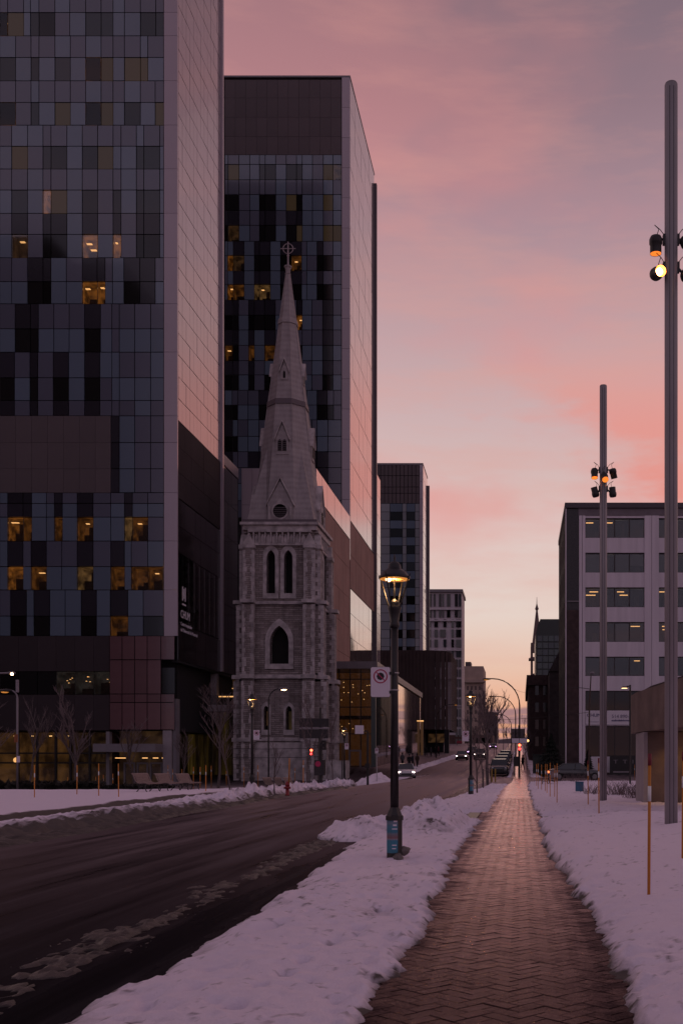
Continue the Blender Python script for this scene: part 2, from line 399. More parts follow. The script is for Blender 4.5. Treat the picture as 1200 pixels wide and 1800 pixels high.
def paver_mesh(mb, cx=0, cy=0, cz=0, rot=math.radians(45), tilt=(0, 0), gap=.004, ch=.003):
    hx, hy = pl / 2 - gap / 2, pw / 2 - gap / 2; st = len(mb.v)
    top = [(-hx + ch, -hy + ch), (hx - ch, -hy + ch), (hx - ch, hy - ch), (-hx + ch, hy - ch)]; bot = [(-hx, -hy), (hx, -hy), (hx, hy), (-hx, hy)]
    R = Matrix.Rotation(rot, 3, 'Z'); i = len(mb.v)
    for (x, y) in bot: mb.v.append((x, y, -ch))
    for (x, y) in top: mb.v.append((x, y, 0))
    for (x, y) in bot: mb.v.append((x, y, -.045))
    for k in range(i, len(mb.v)):
        p = Vector(mb.v[k]); p.z += p.x * tilt[0] + p.y * tilt[1]; p = R @ p; mb.v[k] = (p.x + cx, p.y + cy, p.z + cz)
    mb.f.append((i + 4, i + 5, i + 6, i + 7)); mb.mi.append(0)
    for k in range(4):
        mb.f.append((i + k, i + (k + 1) % 4, i + 4 + (k + 1) % 4, i + 4 + k)); mb.mi.append(0)
        mb.f.append((i + 8 + k, i + 8 + (k + 1) % 4, i + (k + 1) % 4, i + k)); mb.mi.append(0)
pm = [MB() for _ in range(2)]
paver_mesh(pm[0], rot=math.radians(45)); paver_mesh(pm[1], rot=math.radians(135))
pme = [x.mesh('paver', PAVE) for x in pm]
P = [p for p in herring(5.6, 42) if -1.35 < p[0] < .85]
P.sort(key=lambda p: p[1]); far = MB(); cnt = 0
for X, Y, k in P:
    if not (float(sw_l(Y)) - .12 < X < float(sw_r(Y)) + .12): continue
    zz = gz(0, Y) + SWZ + random.uniform(-.0022, .0022)
    tl = (random.uniform(-.009, .009), random.uniform(-.011, .011))
    if cnt < 298:
        o = put('paver', pme[k], sidewalk, loc=(X, Y, zz)); o.rotation_euler = (tl[0], tl[1], 0); cnt += 1
    else: paver_mesh(far, X, Y, zz, math.radians(45 if k == 0 else 135), tl)
struct(far.build('distant_pavers', PAVE, sidewalk), 'stuff')
fs = MB()
ysw2 = np.linspace(42, 420, 120)
for a, c in zip(ysw2[:-1], ysw2[1:]):
    sh = 0.0; l0, l1 = float(sw_l(a)), float(sw_l(c)); r0, r1 = float(sw_r(a)) + .1, float(sw_r(c)) + .1
    fs.face([(l0, a, gz(0, a) + .05), (r0, a, gz(0, a) + .05), (r1, c, gz(0, c) + .05), (l1, c, gz(0, c) + .05)])
fs.build('far_walk', PAVE, sidewalk)

# ------------------------------------------------------------------ snow
def snow_obj(name, xs, ys, hd, m=SNOW, cut=-.03):
    X, Y = np.meshgrid(xs, ys); h, d = hd(X, Y); Z = g(X, Y) + h
    nx, ny = len(xs), len(ys); idx = np.arange(nx * ny).reshape(ny, nx)
    q = np.stack([idx[:-1, :-1], idx[:-1, 1:], idx[1:, 1:], idx[1:, :-1]], -1).reshape(-1, 4)
    hf = h.ravel(); keep = hf[q].max(1) > cut; q = q[keep]
    used = np.unique(q); rm = np.full(nx * ny, -1); rm[used] = np.arange(len(used))
    vv = np.stack([X, Y, Z], -1).reshape(-1, 3)[used]
    return np_obj(name, vv, rm[q], m, True, d.ravel()[used])
def bank(d, H, w): return np.where(d > 0, H * (1 - np.exp(-np.maximum(d, 0) / w)), d * .8)
def dents(X, Y, L):
    s = 0
    for (a, b_, r, dep) in L: s = s - dep * np.exp(-(((X - a) / r) ** 2 + ((Y - b_) / (r * 1.5)) ** 2))
    return s
FOOT = []
random.seed(5)
for px, py, r, dp in [(455, 1732, .05, .08), (412, 1766, .06, .10), (532, 1690, .045, .06), (620, 1634, .06, .08), (570, 1655, .05, .05), (500, 1708, .07, .05), (345, 1735, .06, .05), (300, 1768, .05, .05), (490, 1625, .08, .05), (520, 1668, .07, .04), (585, 1770, .06, .05), (640, 1690, .05, .04)]:
    Y = (EYE - .13) * F / (py - HY); FOOT.append((wx(px, Y), Y, r, dp))
for k in range(60):
    y = random.uniform(6, 20); FOOT.append((random.uniform(-2.5, -1.3), y, random.uniform(.04, .09), random.uniform(.02, .06)))
def verge(X, Y):
    n1 = fbm(X * 2.2 + 5, Y * 1.6, 4) - .5; n2 = fbm(X * 7, Y * 7 + 9, 4, .6) - .5; n3 = fbm(X * 26, Y * 26, 3) - .5
    xl = -2.66 - .26 * nsm(10, 15, Y) - .15 * nsm(15, 18, Y)
    xr = sw_l(Y) + .05
    dr = xr - X + n1 * .30 + n2 * .09
    dl = X - xl + n1 * .34 + n2 * .10
    de = 26.0 - Y + n1 * 1.0
    d1 = np.minimum(np.minimum(dr, dl * .8), de)
    xl2 = -2.9 + .9 * nsm(40, 66, Y); xr2 = sw_l(Y) + .12
    d2 = np.minimum(np.minimum(xr2 - X + n1 * .3, X - xl2 + n1 * .5), np.minimum(Y - 30.6 + n1, 66 - Y + n1))
    d = np.maximum(d1, d2)
    h = bank(d, .15, .17) + np.where(d > 0, np.minimum(d * 4, 1) * (n1 * .09 + n2 * .055 + n3 * .032), 0)
    # lumpy edge along the walk
    h = h + np.where(d > 0, .03 * np.exp(-((dr - .15) / .14) ** 2) * (.5 + n2 * 3), 0)
    h = h + dents(X, Y, FOOT) * 1.7 * (d > .1)
    # the ploughed heap
    hx, hy = X + 2.05, Y - 23.6
    lump = fbm(X * 3.1, Y * 2.2, 4) - .5
    hp = .50 * np.exp(-((hx / .95) ** 2 + (hy / 2.5) ** 2) ** 1.25) + .40 * np.exp(-(((X + 3.45) / .62) ** 2 + ((Y - 21.6) / 1.3) ** 2) ** 1.6)
    hp = hp * (1 - nsm(-1.55, -1.05, X)); hp = hp * (1 + lump * .9) + (n2 * .12) * (hp > .08)
    h = np.where(hp > .06, np.maximum(h, 0) + hp - .02, h)
    dirt = np.clip(.95 - dr * 5.5, 0, .9) * (d1 >= d2) * (dr < .3) + np.clip(.45 - dl * 1.6, 0, .55) * (hp < .05) + .06 + .22 * nsm(.58, .74, fbm(X * 1.3 + 9, Y * 1.1 + 70, 4)) + .5 * nsm(.64, .76, fbm(X * 13 + 9, Y * 11, 3))
    dirt = dirt + np.where(hp > .06, .22 * np.clip(1 - hp * 1.6, 0, 1) + .05, 0) + np.clip(-(n1 + n2) * .3, 0, .2)
    return h, dirt
ys = np.concatenate([np.arange(4.5, 12, .032), np.arange(12, 30, .07), np.arange(30, 68, .2)])
struct(snow_obj('snow_verge', np.arange(-4.3, -.75, .033), ys, verge))

RD = []
random.seed(9)
for k in range(40): RD.append((random.uniform(.9, 4), random.uniform(6, 20), random.uniform(.05, .14), random.uniform(.01, .03)))
def field(X, Y):
    n1 = fbm(X * 1.7 + 50, Y * 1.3 + 8, 4) - .5; n2 = fbm(X * 6 + 3, Y * 6, 4, .6) - .5; n3 = fbm(X * 24, Y * 24 + 7, 3) - .5
    xl = sw_r(Y) - .03
    dl = X - xl + n1 * .24 + n2 * .08
    pth = np.abs(Y - (27.2 + .3 * (X - 1)) + n1 * .8) - 1.0                 # trodden path across
    pth = np.where(X > 4.0, 5, pth)
    d = np.minimum(dl, np.minimum(71 - Y + n1 * 2, 13.5 - X))
    H = .20 + .13 * nsm(8, 20, Y) * (1 - nsm(24, 26.5, Y)) + .05 * nsm(1.2, 3, X)
    h = bank(d, 1, .22) * H + np.where(d > 0, np.minimum(d * 3, 1) * (n1 * .10 + n2 * .036 + n3 * .020), 0)
    h = h + np.where(d > 0, .028 * np.exp(-((dl - .2) / .18) ** 2) * (.5 + n2 * 3.5), 0)
    h = np.where(d > 0, h * (.25 + .75 * nsm(-.4, .9, pth)) - (1 - nsm(-.6, .3, pth)) * .14 * (1 - nsm(1.2, 2.2, X)), h)
    h = h + dents(X, Y, RD) * (d > .2)
    dirt = np.clip(1.0 - dl * 5.5, 0, .95) * (dl < .25) + .05 + .16 * nsm(.58, .74, fbm(X * 1.1 + 90, Y * .9 + 7, 4)) + .45 * nsm(.64, .76, fbm(X * 13 + 9, Y * 11, 3)) + np.clip(-(n1 + n2) * .32, 0, .22) + .25 * (1 - nsm(-.3, .6, pth)) * (X < 3.2)
    return h, dirt
ys = np.concatenate([np.arange(4.5, 12, .036), np.arange(12, 27, .08), np.arange(27, 74, .25)])
xs = np.concatenate([np.arange(.25, 2.0, .036), np.arange(2.0, 5, .09), np.arange(5, 14, .3)])
struct(snow_obj('snow_field', xs, ys, field))

def plaza(X, Y):
    n1 = fbm(X * .9 + 20, Y * .7 + 3, 4) - .5; n2 = fbm(X * 3.2, Y * 3.2 + 40, 4, .6) - .5; n3 = fbm(X * 9, Y * 6, 3) - .5
    xr = -10.15 - .7 * nsm(20, 45, Y)
    dr = xr - X + n1 * .5 + n2 * .25
    ymax = np.where(X < -19, 55 + 0 * Y, 55 + 13 * nsm(-19, -15, X)) + n1 * 5
    d = np.minimum(dr, ymax - Y)
    h = bank(d, .22, .35) + np.where(d > 0, np.minimum(d, 1) * (n1 * .12 + n2 * .05), 0)
    h = h + np.where(d > 0, (.07 + .20 * nsm(32, 44, Y)) * np.exp(-((dr - .7) / .5) ** 2) * (.6 + n2 * 3 + n3 * 1.5), 0)
    tr = np.abs(X + 12.55 - .25 * np.sin(Y * .12) + n1 * .3)
    trench = (1 - nsm(.42, .75, tr)) * (1 - nsm(40, 54, Y)); tdirt = (1 - nsm(.6, 1.0, tr)) * (1 - nsm(40, 54, Y))
    h = h - trench * .24 + np.where((dr > 0) & (dr < 1.4), .22 * (fbm(X * 5 + 7, Y * 4, 4, .7) - .5), 0)
    dirt = np.clip(1.25 - dr * (1.0 + 1.6 * nsm(28, 40, Y)), 0, 1.0) * (dr < 1.25) * (1 - .35 * nsm(28, 40, Y)) + .08 + 1.1 * tdirt + np.clip(-(n1 + n2) * .35, 0, .25)
    dirt = dirt + np.where((dr < 1.6), np.clip(n3 * 1.5, 0, .5), 0)
    return h, dirt
ys = np.concatenate([np.arange(8, 40, .11), np.arange(40, 74, .25)])
xs = np.concatenate([-np.arange(42, 16, -.4), np.arange(-16, -9.2, .07)])
struct(snow_obj('snow_plaza', xs, ys, plaza))

# far snow banks along the kerb beyond the crossing, and one ploughed heap beside the crossing
def farbank(X, Y):
    n1 = fbm(X * .9, Y * .25 + 9, 4) - .5; n2 = fbm(X * 2.5, Y * 1.1, 4) - .5
    xc = -12.4 + .02 * (Y - 110)
    d = .8 - np.abs(X - xc) + n1 * .8
    h = bank(d, .55, .5) * nsm(104, 110, Y) * (.7 + n2 * 1.2)
    hp = .95 * np.exp(-(((X + 13.0) / 1.5) ** 2 + ((Y - 91) / 3.2) ** 2) ** 1.3) * (1 + n2)
    h = np.where(hp > .08, np.maximum(h, 0) + hp - .04, np.where(Y < 104, -.1, h))
    return h, .25 + np.clip(-n2, 0, .4)
struct(snow_obj('snow_far_kerb', np.arange(-16, -9, .18), np.concatenate([np.arange(84, 104, .3), np.arange(104, 230, .8)]), farbank))
def farside(X, Y):
    n1 = fbm(X * 1.2, Y * .3 + 19, 4) - .5
    d = np.maximum(.5 - np.abs(X - 1.55) + n1 * .6, (.22 - np.abs(X + 1.0)) + n1 * .3) 
    return bank(np.minimum(d, Y - 97), .25, .3), .3 + n1
struct(snow_obj('snow_far_walk', np.arange(-1.6, 2.6, .12), np.arange(96, 230, .8), farside))

# slush in the gutter of the near lane
def slush(X, Y):
    n1 = fbm(X * 1.5 + 3, Y * .55, 4) - .5; n2 = fbm(X * 9, Y * 6.0 + 4, 5, .7) - .5
    c = -3.50 - .25 * nsm(5, 20, Y); w = .30 + .12 * nsm(6, 3, Y)
    d = w - np.abs(X - c) + n1 * .75 + n2 * .95 - .17
    d = np.minimum(d, 21 - Y)
    return np.where(d > 0, .035 * (1 - np.exp(-d / .25)) + np.minimum(d * 2, 1) * n2 * .13, d * .5), .48 + np.clip(-n2 * 2.2, -.5, .5) + n1 * .5
struct(snow_obj('slush_ridge', np.arange(-4.6, -2.6, .035), np.concatenate([np.arange(5.5, 12, .05), np.arange(12, 22, .09)]), slush, SLUSH, -.01))
def slush2(X, Y):
    n1 = fbm(X * 1.5 + 43, Y * .4, 4) - .5; n2 = fbm(X * 5, Y * 4 + 4, 5, .72) - .5
    d = .35 - np.abs(X + 9.9 + .7 * nsm(20, 45, Y)) + n1 * .5 + n2 * .5; d = np.minimum(d, 62 - Y)
    return np.where(d > 0, .10 * (1 - np.exp(-d / .2)) + np.minimum(d * 2, 1) * n2 * .26, d * .5), .62 - n2 * 2
struct(snow_obj('slush_kerb', np.arange(-11.6, -9, .08), np.arange(12, 64, .14), slush2, SLUSH, -.01))
# worn lane line
lm = MB()
for y in np.arange(62, 230, 9.0):
    if 88 < y < 100: continue
    for k in range(4): lm.face([(-6.45, y + k * .9, gz(-6.4, y + k * .9) + .012), (-6.33, y + k * .9, gz(-6.4, y + k * .9) + .012), (-6.33, y + (k + 1) * .9, gz(-6.4, y + (k + 1) * .9) + .012), (-6.45, y + (k + 1) * .9, gz(-6.4, y + (k + 1) * .9) + .012)])
struct(lm.build('lane_marking', mat('worn_road_paint', (.22, .19, .19), .6, noise=.6, nscale=3)), 'structure')
# ------------------------------------------------------------------ building materials
PAN_A = mat('panel_slate_glass', (.108, .146, .198), .15, spec=.8, coat=.6, rand=.10, bump=.012, bscale=.8)
PAN_B = mat('panel_mauve_glass', (.094, .102, .142), .15, spec=.8, coat=.5, rand=.10, bump=.012, bscale=.8)
PAN_D = mat('panel_dark_glass', (.022, .021, .030), .14, spec=.6, coat=.2, rand=.25, bump=.012, bscale=.8)
WIN_D = mat('window_dark_glass', (.008, .008, .009), .06, spec=.6, rand=.5, bump=.01, bscale=.9)
WIN_T = mat('window_teal_glass', (.035, .044, .05), .08, spec=.7, rand=.3, bump=.01, bscale=.9)
WIN_O = mat('window_olive_glass', (.045, .04, .03), .08, spec=.7, rand=.3, bump=.01, bscale=.9, emit=(.5, .3, .12), estr=.03)
WIN_P = mat('window_pale_glass', (.15, .155, .15), .12, spec=.6, rand=.4)
CAV = mat('curtain_wall_cavity', (.012, .011, .013), .8)
WHITE_P = mat('panel_pale_glass', (.42, .36, .41), .22, spec=.6, coat=.25, noise=.06, nscale=.15, rand=.05)
PAN_F = mat('panel_far_slate', (.23, .245, .27), .2, spec=.8, coat=.5, rand=.12)
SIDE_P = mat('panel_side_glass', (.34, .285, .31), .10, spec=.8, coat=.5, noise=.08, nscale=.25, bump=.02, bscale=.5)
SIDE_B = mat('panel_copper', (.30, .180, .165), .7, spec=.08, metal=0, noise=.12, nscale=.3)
SIDE_D = mat('panel_black_glass', (.02, .016, .018), .12, spec=.6, noise=.2, nscale=.2)
SIDE_G = mat('mirror_glass', (.10, .085, .085), .04, spec=.8, coat=.8, bump=.02, bscale=.3)
LOUV = mat('brown_louvre', (.085, .064, .070), .55, noise=.12, nscale=.3, rand=.08)
LOUV2 = mat('charcoal_brown_panel', (.044, .034, .038), .7, spec=.15, noise=.15, nscale=.3, rand=.12)
PINK_REFL = mat('pink_reflection_glass', (.14, .072, .080), .12, spec=.7, coat=.6, noise=.15, nscale=.4, bump=.02, bscale=.6, rand=.12)  # pink reflection put into the glass colour itself
GREY_M = mat('grey_metal_trim', (.20, .18, .20), .45, noise=.1, nscale=1)
CONC = mat('pale_concrete', (.30, .265, .285), .7, noise=.12, nscale=1.2, bump=.1)
MULL = mat('black_mullion', (.010, .009, .010), .4)
def lit_mat(name, col, s, scale=.9):
    m, t, b = node_mat(name)
    n = tnoise(t, tmap(t, (1, 1, 1.3)), scale, 3, .6)
    c = tramp(t, n, [(.38, tuple(x * .12 for x in col)), (.50, tuple(x * .5 for x in col)), (.64, col)])
    b.inputs['Base Color'].default_value = (.08, .05, .03, 1); t.links.new(c, b.inputs['Emission Color']); b.inputs['Emission Strength'].default_value = s
    m.cycles.emission_sampling = 'NONE'; return m
ROOM_UNLIT = mat('unlit_room_dark', (.05, .03, .02), .8)
ROOM_W = lit_mat('lit_room_amber', (.56, .185, .028), .36)
ROOM_M = lit_mat('lit_room_dim', (.32, .11, .02), .28)
ROOM_C = lit_mat('lit_room_pale', (.42, .22, .075), .30)
ROOM_D = lit_mat('lit_room_faint', (.115, .055, .022), .40)
ROOM_L = lit_mat('lit_lobby', (.20, .088, .024), .36, .35)
LAMP_W = mat('ceiling_strip_warm', (1, .8, .5), .5, emit=(1, .50, .17), estr=1.5)
LAMP_S = mat('ceiling_spot_warm', (1, .8, .5), .5, emit=(1, .55, .2), estr=2.0)
for x in (LAMP_W, LAMP_S, WIN_O): x.cycles.emission_sampling = 'NONE'
m, t, b = node_mat('clear_window_pane'); t.nodes.remove(b); out = [n for n in t.nodes if n.type == 'OUTPUT_MATERIAL'][0]
tr = t.nodes.new('ShaderNodeBsdfTransparent'); gl = t.nodes.new('ShaderNodeBsdfGlossy'); gl.inputs['Roughness'].default_value = .03; mx = t.nodes.new('ShaderNodeMixShader')
tr.inputs[0].default_value = (.86, .86, .86, 1); lw = t.nodes.new('ShaderNodeFresnel'); lw.inputs['IOR'].default_value = 1.7
t.links.new(lw.outputs[0], mx.inputs[0]); t.links.new(tr.outputs[0], mx.inputs[1]); t.links.new(gl.outputs[0], mx.inputs[2]); t.links.new(mx.outputs[0], out.inputs[0])
GLASS = m

PANEL_CACHE = {}
def panel_mesh(w, h, d, m, name):
    k = (round(w, 3), round(h, 3), d, m.name)
    if k not in PANEL_CACHE:
        PANEL_CACHE[k] = MB().box(-w / 2, w / 2, 0, d, 0, h).mesh(name, m)
    return PANEL_CACHE[k]
def front_panel(root, name, m, x0, x1, z0, z1, Y, gap=.07, d=.12, proud=0.):
    w, h = x1 - x0 - gap, z1 - z0 - gap
    if w <= .02 or h <= .02: return None
    return put(name, panel_mesh(w, h, d, m, name), root, loc=((x0 + x1) / 2, Y - proud, z0 + gap / 2))
def lit_window(root, x0, x1, z0, z1, Y, room=ROOM_W, lamps=1, gap=.07, depth=1.6, frac=.75, lm=LAMP_W, plain=False):
    g2 = gap / 2; o = MB().box(x0 + g2, x1 - g2, Y + .03, Y + .06, z0 + g2, z1 - g2).build('window', GLASS, root)
    a, c, e, f, y0, y1 = x0 + g2, x1 - g2, z0 + g2, z1 - g2, Y + .10, Y + depth
    hh_ = f - e
    zs_ = e + hh_ * (0 if plain else random.uniform(.25, .6)); r = MB(); sp_ = a + (c - a) * random.uniform(.3, .9)
    r.face([(a, y1, zs_), (c, y1, zs_), (c, y1, f), (a, y1, f)]); r.face([(a, y0, f), (c, y0, f), (c, y1, f), (a, y1, f)])
    r.face([(a, y0, e), (a, y1, e), (a, y1, f), (a, y0, f)]); r.build('room', room, o)
    r = MB(); r.face([(a, y1, e), (c, y1, e), (c, y1, zs_), (a, y1, zs_)]); r.face([(a, y0, e), (c, y0, e), (c, y1, e), (a, y1, e)]); r.face([(c, y0, e), (c, y1, e), (c, y1, f), (c, y0, f)])  # lower wall, floor and one side painted dark as the room's unlit half
    plain or r.box(sp_, min(c, sp_ + (c - a) * .3), y1 - .5, y1 - .3, e, e + hh_ * random.uniform(.3, .85)); r.build('unlit_half_and_furniture', ROOM_UNLIT, o)
    w = c - a; hh = f - e
    for k in range(lamps):
        lx = a + w * random.uniform(.08, .5); lw_ = w * random.uniform(.2, .5)
        zz = e + hh * (frac - .22 * k * (lamps > 1)) 
        MB().box(lx, min(c - .02, lx + lw_), Y + .3 + .25 * k, Y + .55 + .25 * k, zz, zz + .065).build('ceiling_lamp', lm, o)
    return o
def side_cladding(root, X, y0, y1, z0, z1, rows, ncol, m, name='side_cladding', gap=.07, d=.14, row_z=None, sgn=1):
    """a receding wall of narrow panels facing +X (sgn=1)"""
    b = MB(); zs = row_z or [z0 + (z1 - z0) * k / rows for k in range(rows + 1)]
    for za, zb in zip(zs[:-1], zs[1:]):
        for c in range(ncol):
            ya = y0 + (y1 - y0) * c / ncol; yb = y0 + (y1 - y0) * (c + 1) / ncol; j = random.uniform(-.012, .012)
            b.box(X - sgn * d, X + j, ya + gap * .25, yb - gap * .25, za + gap / 2, zb - gap / 2)
    return struct(b.build(name, m, root), 'stuff')

# ------------------------------------------------------------------ hospital tower by the plaza
T1Y = 100.0
def X1(p): return wx(p, T1Y)
def Z1(p): return wz(p, T1Y)
T1X = X1(312)
G1 = -.95
t1 = thing('hospital_tower', 'tall glass hospital tower with slate and dark panels beside the snowy plaza', 'building', (X1(150), T1Y, G1))
core = MB(); core.box(X1(-60), T1X - .2, T1Y + 1.9, 114.3, Z1(1118), 103.2); core.box(X1(-60), X1(300), T1Y + 1.9, 140, Z1(1284), Z1(1118) - .01)
core.box(X1(-60), X1(-1), T1Y + .3, T1Y + 1.88, Z1(1284), 103.2); core.box(X1(-60), T1X - .16, 114.35, 121.4, Z1(1160), 36.0)
core.build('core', CAV, t1)
RA = [0, 14, 42, 54, 69, 97, 123, 151, 178, 199, 219, 247, 274, 288]
RB = [0, 28, 55, 69, 97, 124, 151, 178, 199, 219, 247, 260, 288]
RC = [0, 28, 55, 69, 97, 124, 151, 178, 199, 219, 247, 273, 288]
RD_ = [0, 21, 49, 76, 90, 118, 145, 172, 199, 213, 240, 253, 281, 288]
RE = [0, 21, 49, 76, 90, 117, 145, 171, 185, 198, 218, 246, 273, 288]
RF = [0, 27, 54, 68, 95, 122, 149, 177, 197, 210, 237, 265, 288]
RG = [0, 26, 53, 67, 94, 121, 149, 176, 197, 210, 237, 265, 288]
RH = [0, 14, 41, 56, 82, 96, 110, 136, 164, 195, 219, 233, 260, 288]
RI = [0, 14, 41, 55, 82, 109, 136, 164, 195, 219, 231, 260, 288]
RJ = [0, 19, 47, 60, 88, 115, 143, 170, 194, 225, 252, 288]
# (y top, y bottom, columns, {column index: kind})  kinds: d dark, t teal, o olive, L lit lamp, M dim room, D dark panel
rows1 = [
 (-132, -94, RC, ''), (-94, -54, RC, {3: 't', 5: 't', 7: 't'}), (-54, -16, RB, ''), 
 (-16, 22, RA, ''), (22, 63, RA, {0: 'L', 1: 'o', 3: 't', 4: 'd', 7: 't', 8: 't', 11: 't', 12: 't'}),
 (63, 101, RB, ''), (101, 142, RB, {0: 't', 2: 't', 4: 't', 6: 'L', 7: 'o', 9: 'o', 10: 'o'}),
 (142, 180, RC, ''), (180, 220, RC, {0: 'L', 2: 't', 4: 'o', 6: 'L', 7: 'o', 9: 't', 11: 'o'}),
 (220, 257, RD_, ''), (257, 297, RD_, {1: 'o', 3: 't', 4: 't', 6: 't', 7: 'o', 10: 't', 11: 't'}),
 (297, 334, RD_, ''), (334, 375, RD_, {1: 't', 3: 'L', 4: 'o', 6: 't', 8: 't', 10: 't', 11: 't'}),
 (375, 412, RD_, {1: 'D', 3: 'D', 4: 'D', 6: 'D', 8: 'D', 10: 'D', 11: 'D'}), (412, 453, RD_, {1: 'M', 3: 'd', 4: 'd', 6: 'L', 8: 'L', 10: 'd', 11: 'd'}),
 (453, 495, RE, {2: 'D', 3: 'D', 6: 'D', 7: 'D', 10: 'D', 11: 'D'}), (495, 534, RE, {2: 'd', 3: 'd', 6: 'L', 7: 'L', 10: 'd', 11: 'D'}),
 (534, 578, RF, {1: 'D', 2: 'D', 6: 'D'}), (578, 619, RF, {1: 'd', 2: 'd', 6: 'd'}),
 (619, 664, RG, {0: 'D', 2: 'D', 4: 'D', 6: 'D'}), (664, 704, RG, {0: 'd', 2: 'd', 4: 'd', 6: 'd'}), (704, 731, RG, {0: 'D', 2: 'D', 4: 'D', 6: 'D'}),
 (866, 885, RH, {1: 'D', 2: 'D', 5: 'D', 7: 'D', 10: 'D'}), (885, 909, RH, {1: 'D', 2: 'D', 5: 'D', 7: 'D', 10: 'D'}),
 (909, 951, RH, {1: 'L', 2: 'M', 5: 'L', 7: 'M', 10: 'L', 11: 'M'}),
 (951, 996, RI, {1: 'D', 3: 'D', 6: 'D', 8: 'D'}), (996, 1037, RI, {1: 'L', 3: 'M', 6: 'L', 8: 'L', 10: 'M', 11: 'L'}),
 (1037, 1083, RJ, {1: 'D', 3: 'D', 6: 'D', 8: 'D'}), (1083, 1118, RJ, {1: 'd', 3: 'd', 6: 'd', 8: 'M', 10: 't'}),
]
def run_rows(root, rows, Xf, Zf, Y, gap=.075):
    n = 0
    for ri, (ya, yb, cols, kinds) in enumerate(rows):
        kinds = kinds or {}; spandrel = not any(k in 'dtoLM' for k in kinds.values())
        for c in range(len(cols) - 1):
            x0, x1, z0, z1 = Xf(cols[c]), Xf(cols[c + 1]), Zf(yb), Zf(ya); k = kinds.get(c)
            if k == 'L': lit_window(root, x0, x1, z0, z1, Y, random.choice((ROOM_W, ROOM_M)) if yb < 300 else random.choice((ROOM_W, ROOM_W, ROOM_M, ROOM_C)), random.choice((0, 1, 1)) if x1 - x0 < 1.2 or yb > 880 else random.choice((1, 1, 2)), gap, frac=random.uniform(.45, .72) if yb < 300 else random.uniform(.62, .85))
            elif k == 'M': lit_window(root, x0, x1, z0, z1, Y, ROOM_M if yb > 480 else ROOM_D, 1 if random.random() < .4 else 0, gap)
            elif k in ('d', 't', 'o'): front_panel(root, 'window', {'d': WIN_D, 't': WIN_T, 'o': WIN_O}[k], x0, x1, z0, z1, Y, gap, .1, -.03)
            elif k == 'D': front_panel(root, 'cladding_panel', PAN_D, x0, x1, z0, z1, Y, gap)
            else: front_panel(root, 'cladding_panel', PAN_B if (spandrel and random.random() < .55) or random.random() < .12 else PAN_A, x0, x1, z0, z1, Y, gap, proud=random.uniform(-.004, .004))
random.seed(21)
run_rows(t1, rows1, X1, Z1, T1Y)
up = MB()
for j in range(9):
    for k in range(11): up.box(X1(26.2 * k) + .04, X1(26.2 * (k + 1)) - .04, T1Y, T1Y + .12, Z1(-134) + 2.14 * j + .04, Z1(-134) + 2.14 * (j + 1) - .04)
for j in range(9): up.box(X1(288.4), T1X, T1Y - .03, T1Y + .2, Z1(-172) + 2.14 * j + .02, Z1(-172) + 2.14 * (j + 1) - .02)
struct(up.build('upper_cladding', PAN_A, t1), 'stuff')
# mechanical floor: brown louvre field with glazed columns beside it
for k in range(7):
    a, c = 28 * k, min(195, 28 * (k + 1))
    for ya, yb in ((731, 778), (778, 824), (824, 866)): front_panel(t1, 'louvre_panel', LOUV, X1(a), X1(c), Z1(yb), Z1(ya), T1Y, .02)
for ya, yb in ((731, 778), (778, 824), (824, 866)):
    for a, c, mm in ((195, 210, PAN_D), (210, 237, PAN_A), (237, 265, PAN_B), (265, 288, PAN_B)): front_panel(t1, 'cladding_panel', mm, X1(a), X1(c), Z1(yb), Z1(ya), T1Y, .075)
# pale corner strip
zz = [-170, -132, -54, 22, 63, 142, 220, 297, 375, 453, 534, 619, 731, 778, 866, 951, 1037, 1118]
for ya, yb in zip(zz[:-1], zz[1:]): front_panel(t1, 'corner_panel', WHITE_P, X1(288.4), T1X + .02, Z1(yb), Z1(ya), T1Y, .03, .25, .03)
# receding side wall
zr = [Z1(737) + 2.14 * k for k in range(0, 33)]
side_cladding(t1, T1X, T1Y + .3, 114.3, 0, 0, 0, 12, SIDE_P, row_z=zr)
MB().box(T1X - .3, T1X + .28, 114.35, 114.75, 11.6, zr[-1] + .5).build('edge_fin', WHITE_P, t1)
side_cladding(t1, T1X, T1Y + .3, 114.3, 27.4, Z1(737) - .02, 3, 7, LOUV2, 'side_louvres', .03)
side_cladding(t1, T1X, 114.8, 121.4, 11.6, 35.0, 6, 5, SIDE_D, 'rear_cladding', .04)
MB().box(T1X - .3, T1X + .1, 114.8, 121.4, 35.02, 36.2).build('coping', GREY_M, t1)
side_cladding(t1, T1X, T1Y + .3, 114.3, 22.0, 27.3, 2, 8, SIDE_D, 'upper_side_glazing', .05)
# low side glazing: rooms with lights seen through the glass
sg = MB()
for k in range(8):
    ya = T1Y + .3 + 14.0 * k / 8; sg.box(T1X - .06, T1X - .02, ya + .04, ya + 1.71, 15.2, 21.95)
sg.build('side_glazing', GLASS, t1)
rm = MB().box(T1X - 1.6, T1X - 1.5, T1Y + .4, 114.2, 15.2, 21.9); rm.box(T1X - 1.5, T1X - .1, T1Y + .4, 114.2, 18.4, 18.6); rm.build('side_room', ROOM_D, t1)
ll = MB()
for (y, z, w) in [(101.2, 21.0, .6), (102, 20.4, 1.0), (102.8, 21.1, .9), (104, 20.6, .8), (103.1, 17.6, 1.2), (104.4, 17.1, .9), (107.4, 19.5, .25), (108, 19.5, .25), (110, 20.9, .5), (110.4, 17.2, .5), (107.2, 16.9, .25), (107.9, 16.9, .25), (101, 18.0, .3), (102.7, 16.4, .3), (105, 21.4, .3), (109, 18.0, .25)]:
    ll.box(T1X - .7, T1X - .5, y, y + w, z, z + .13)
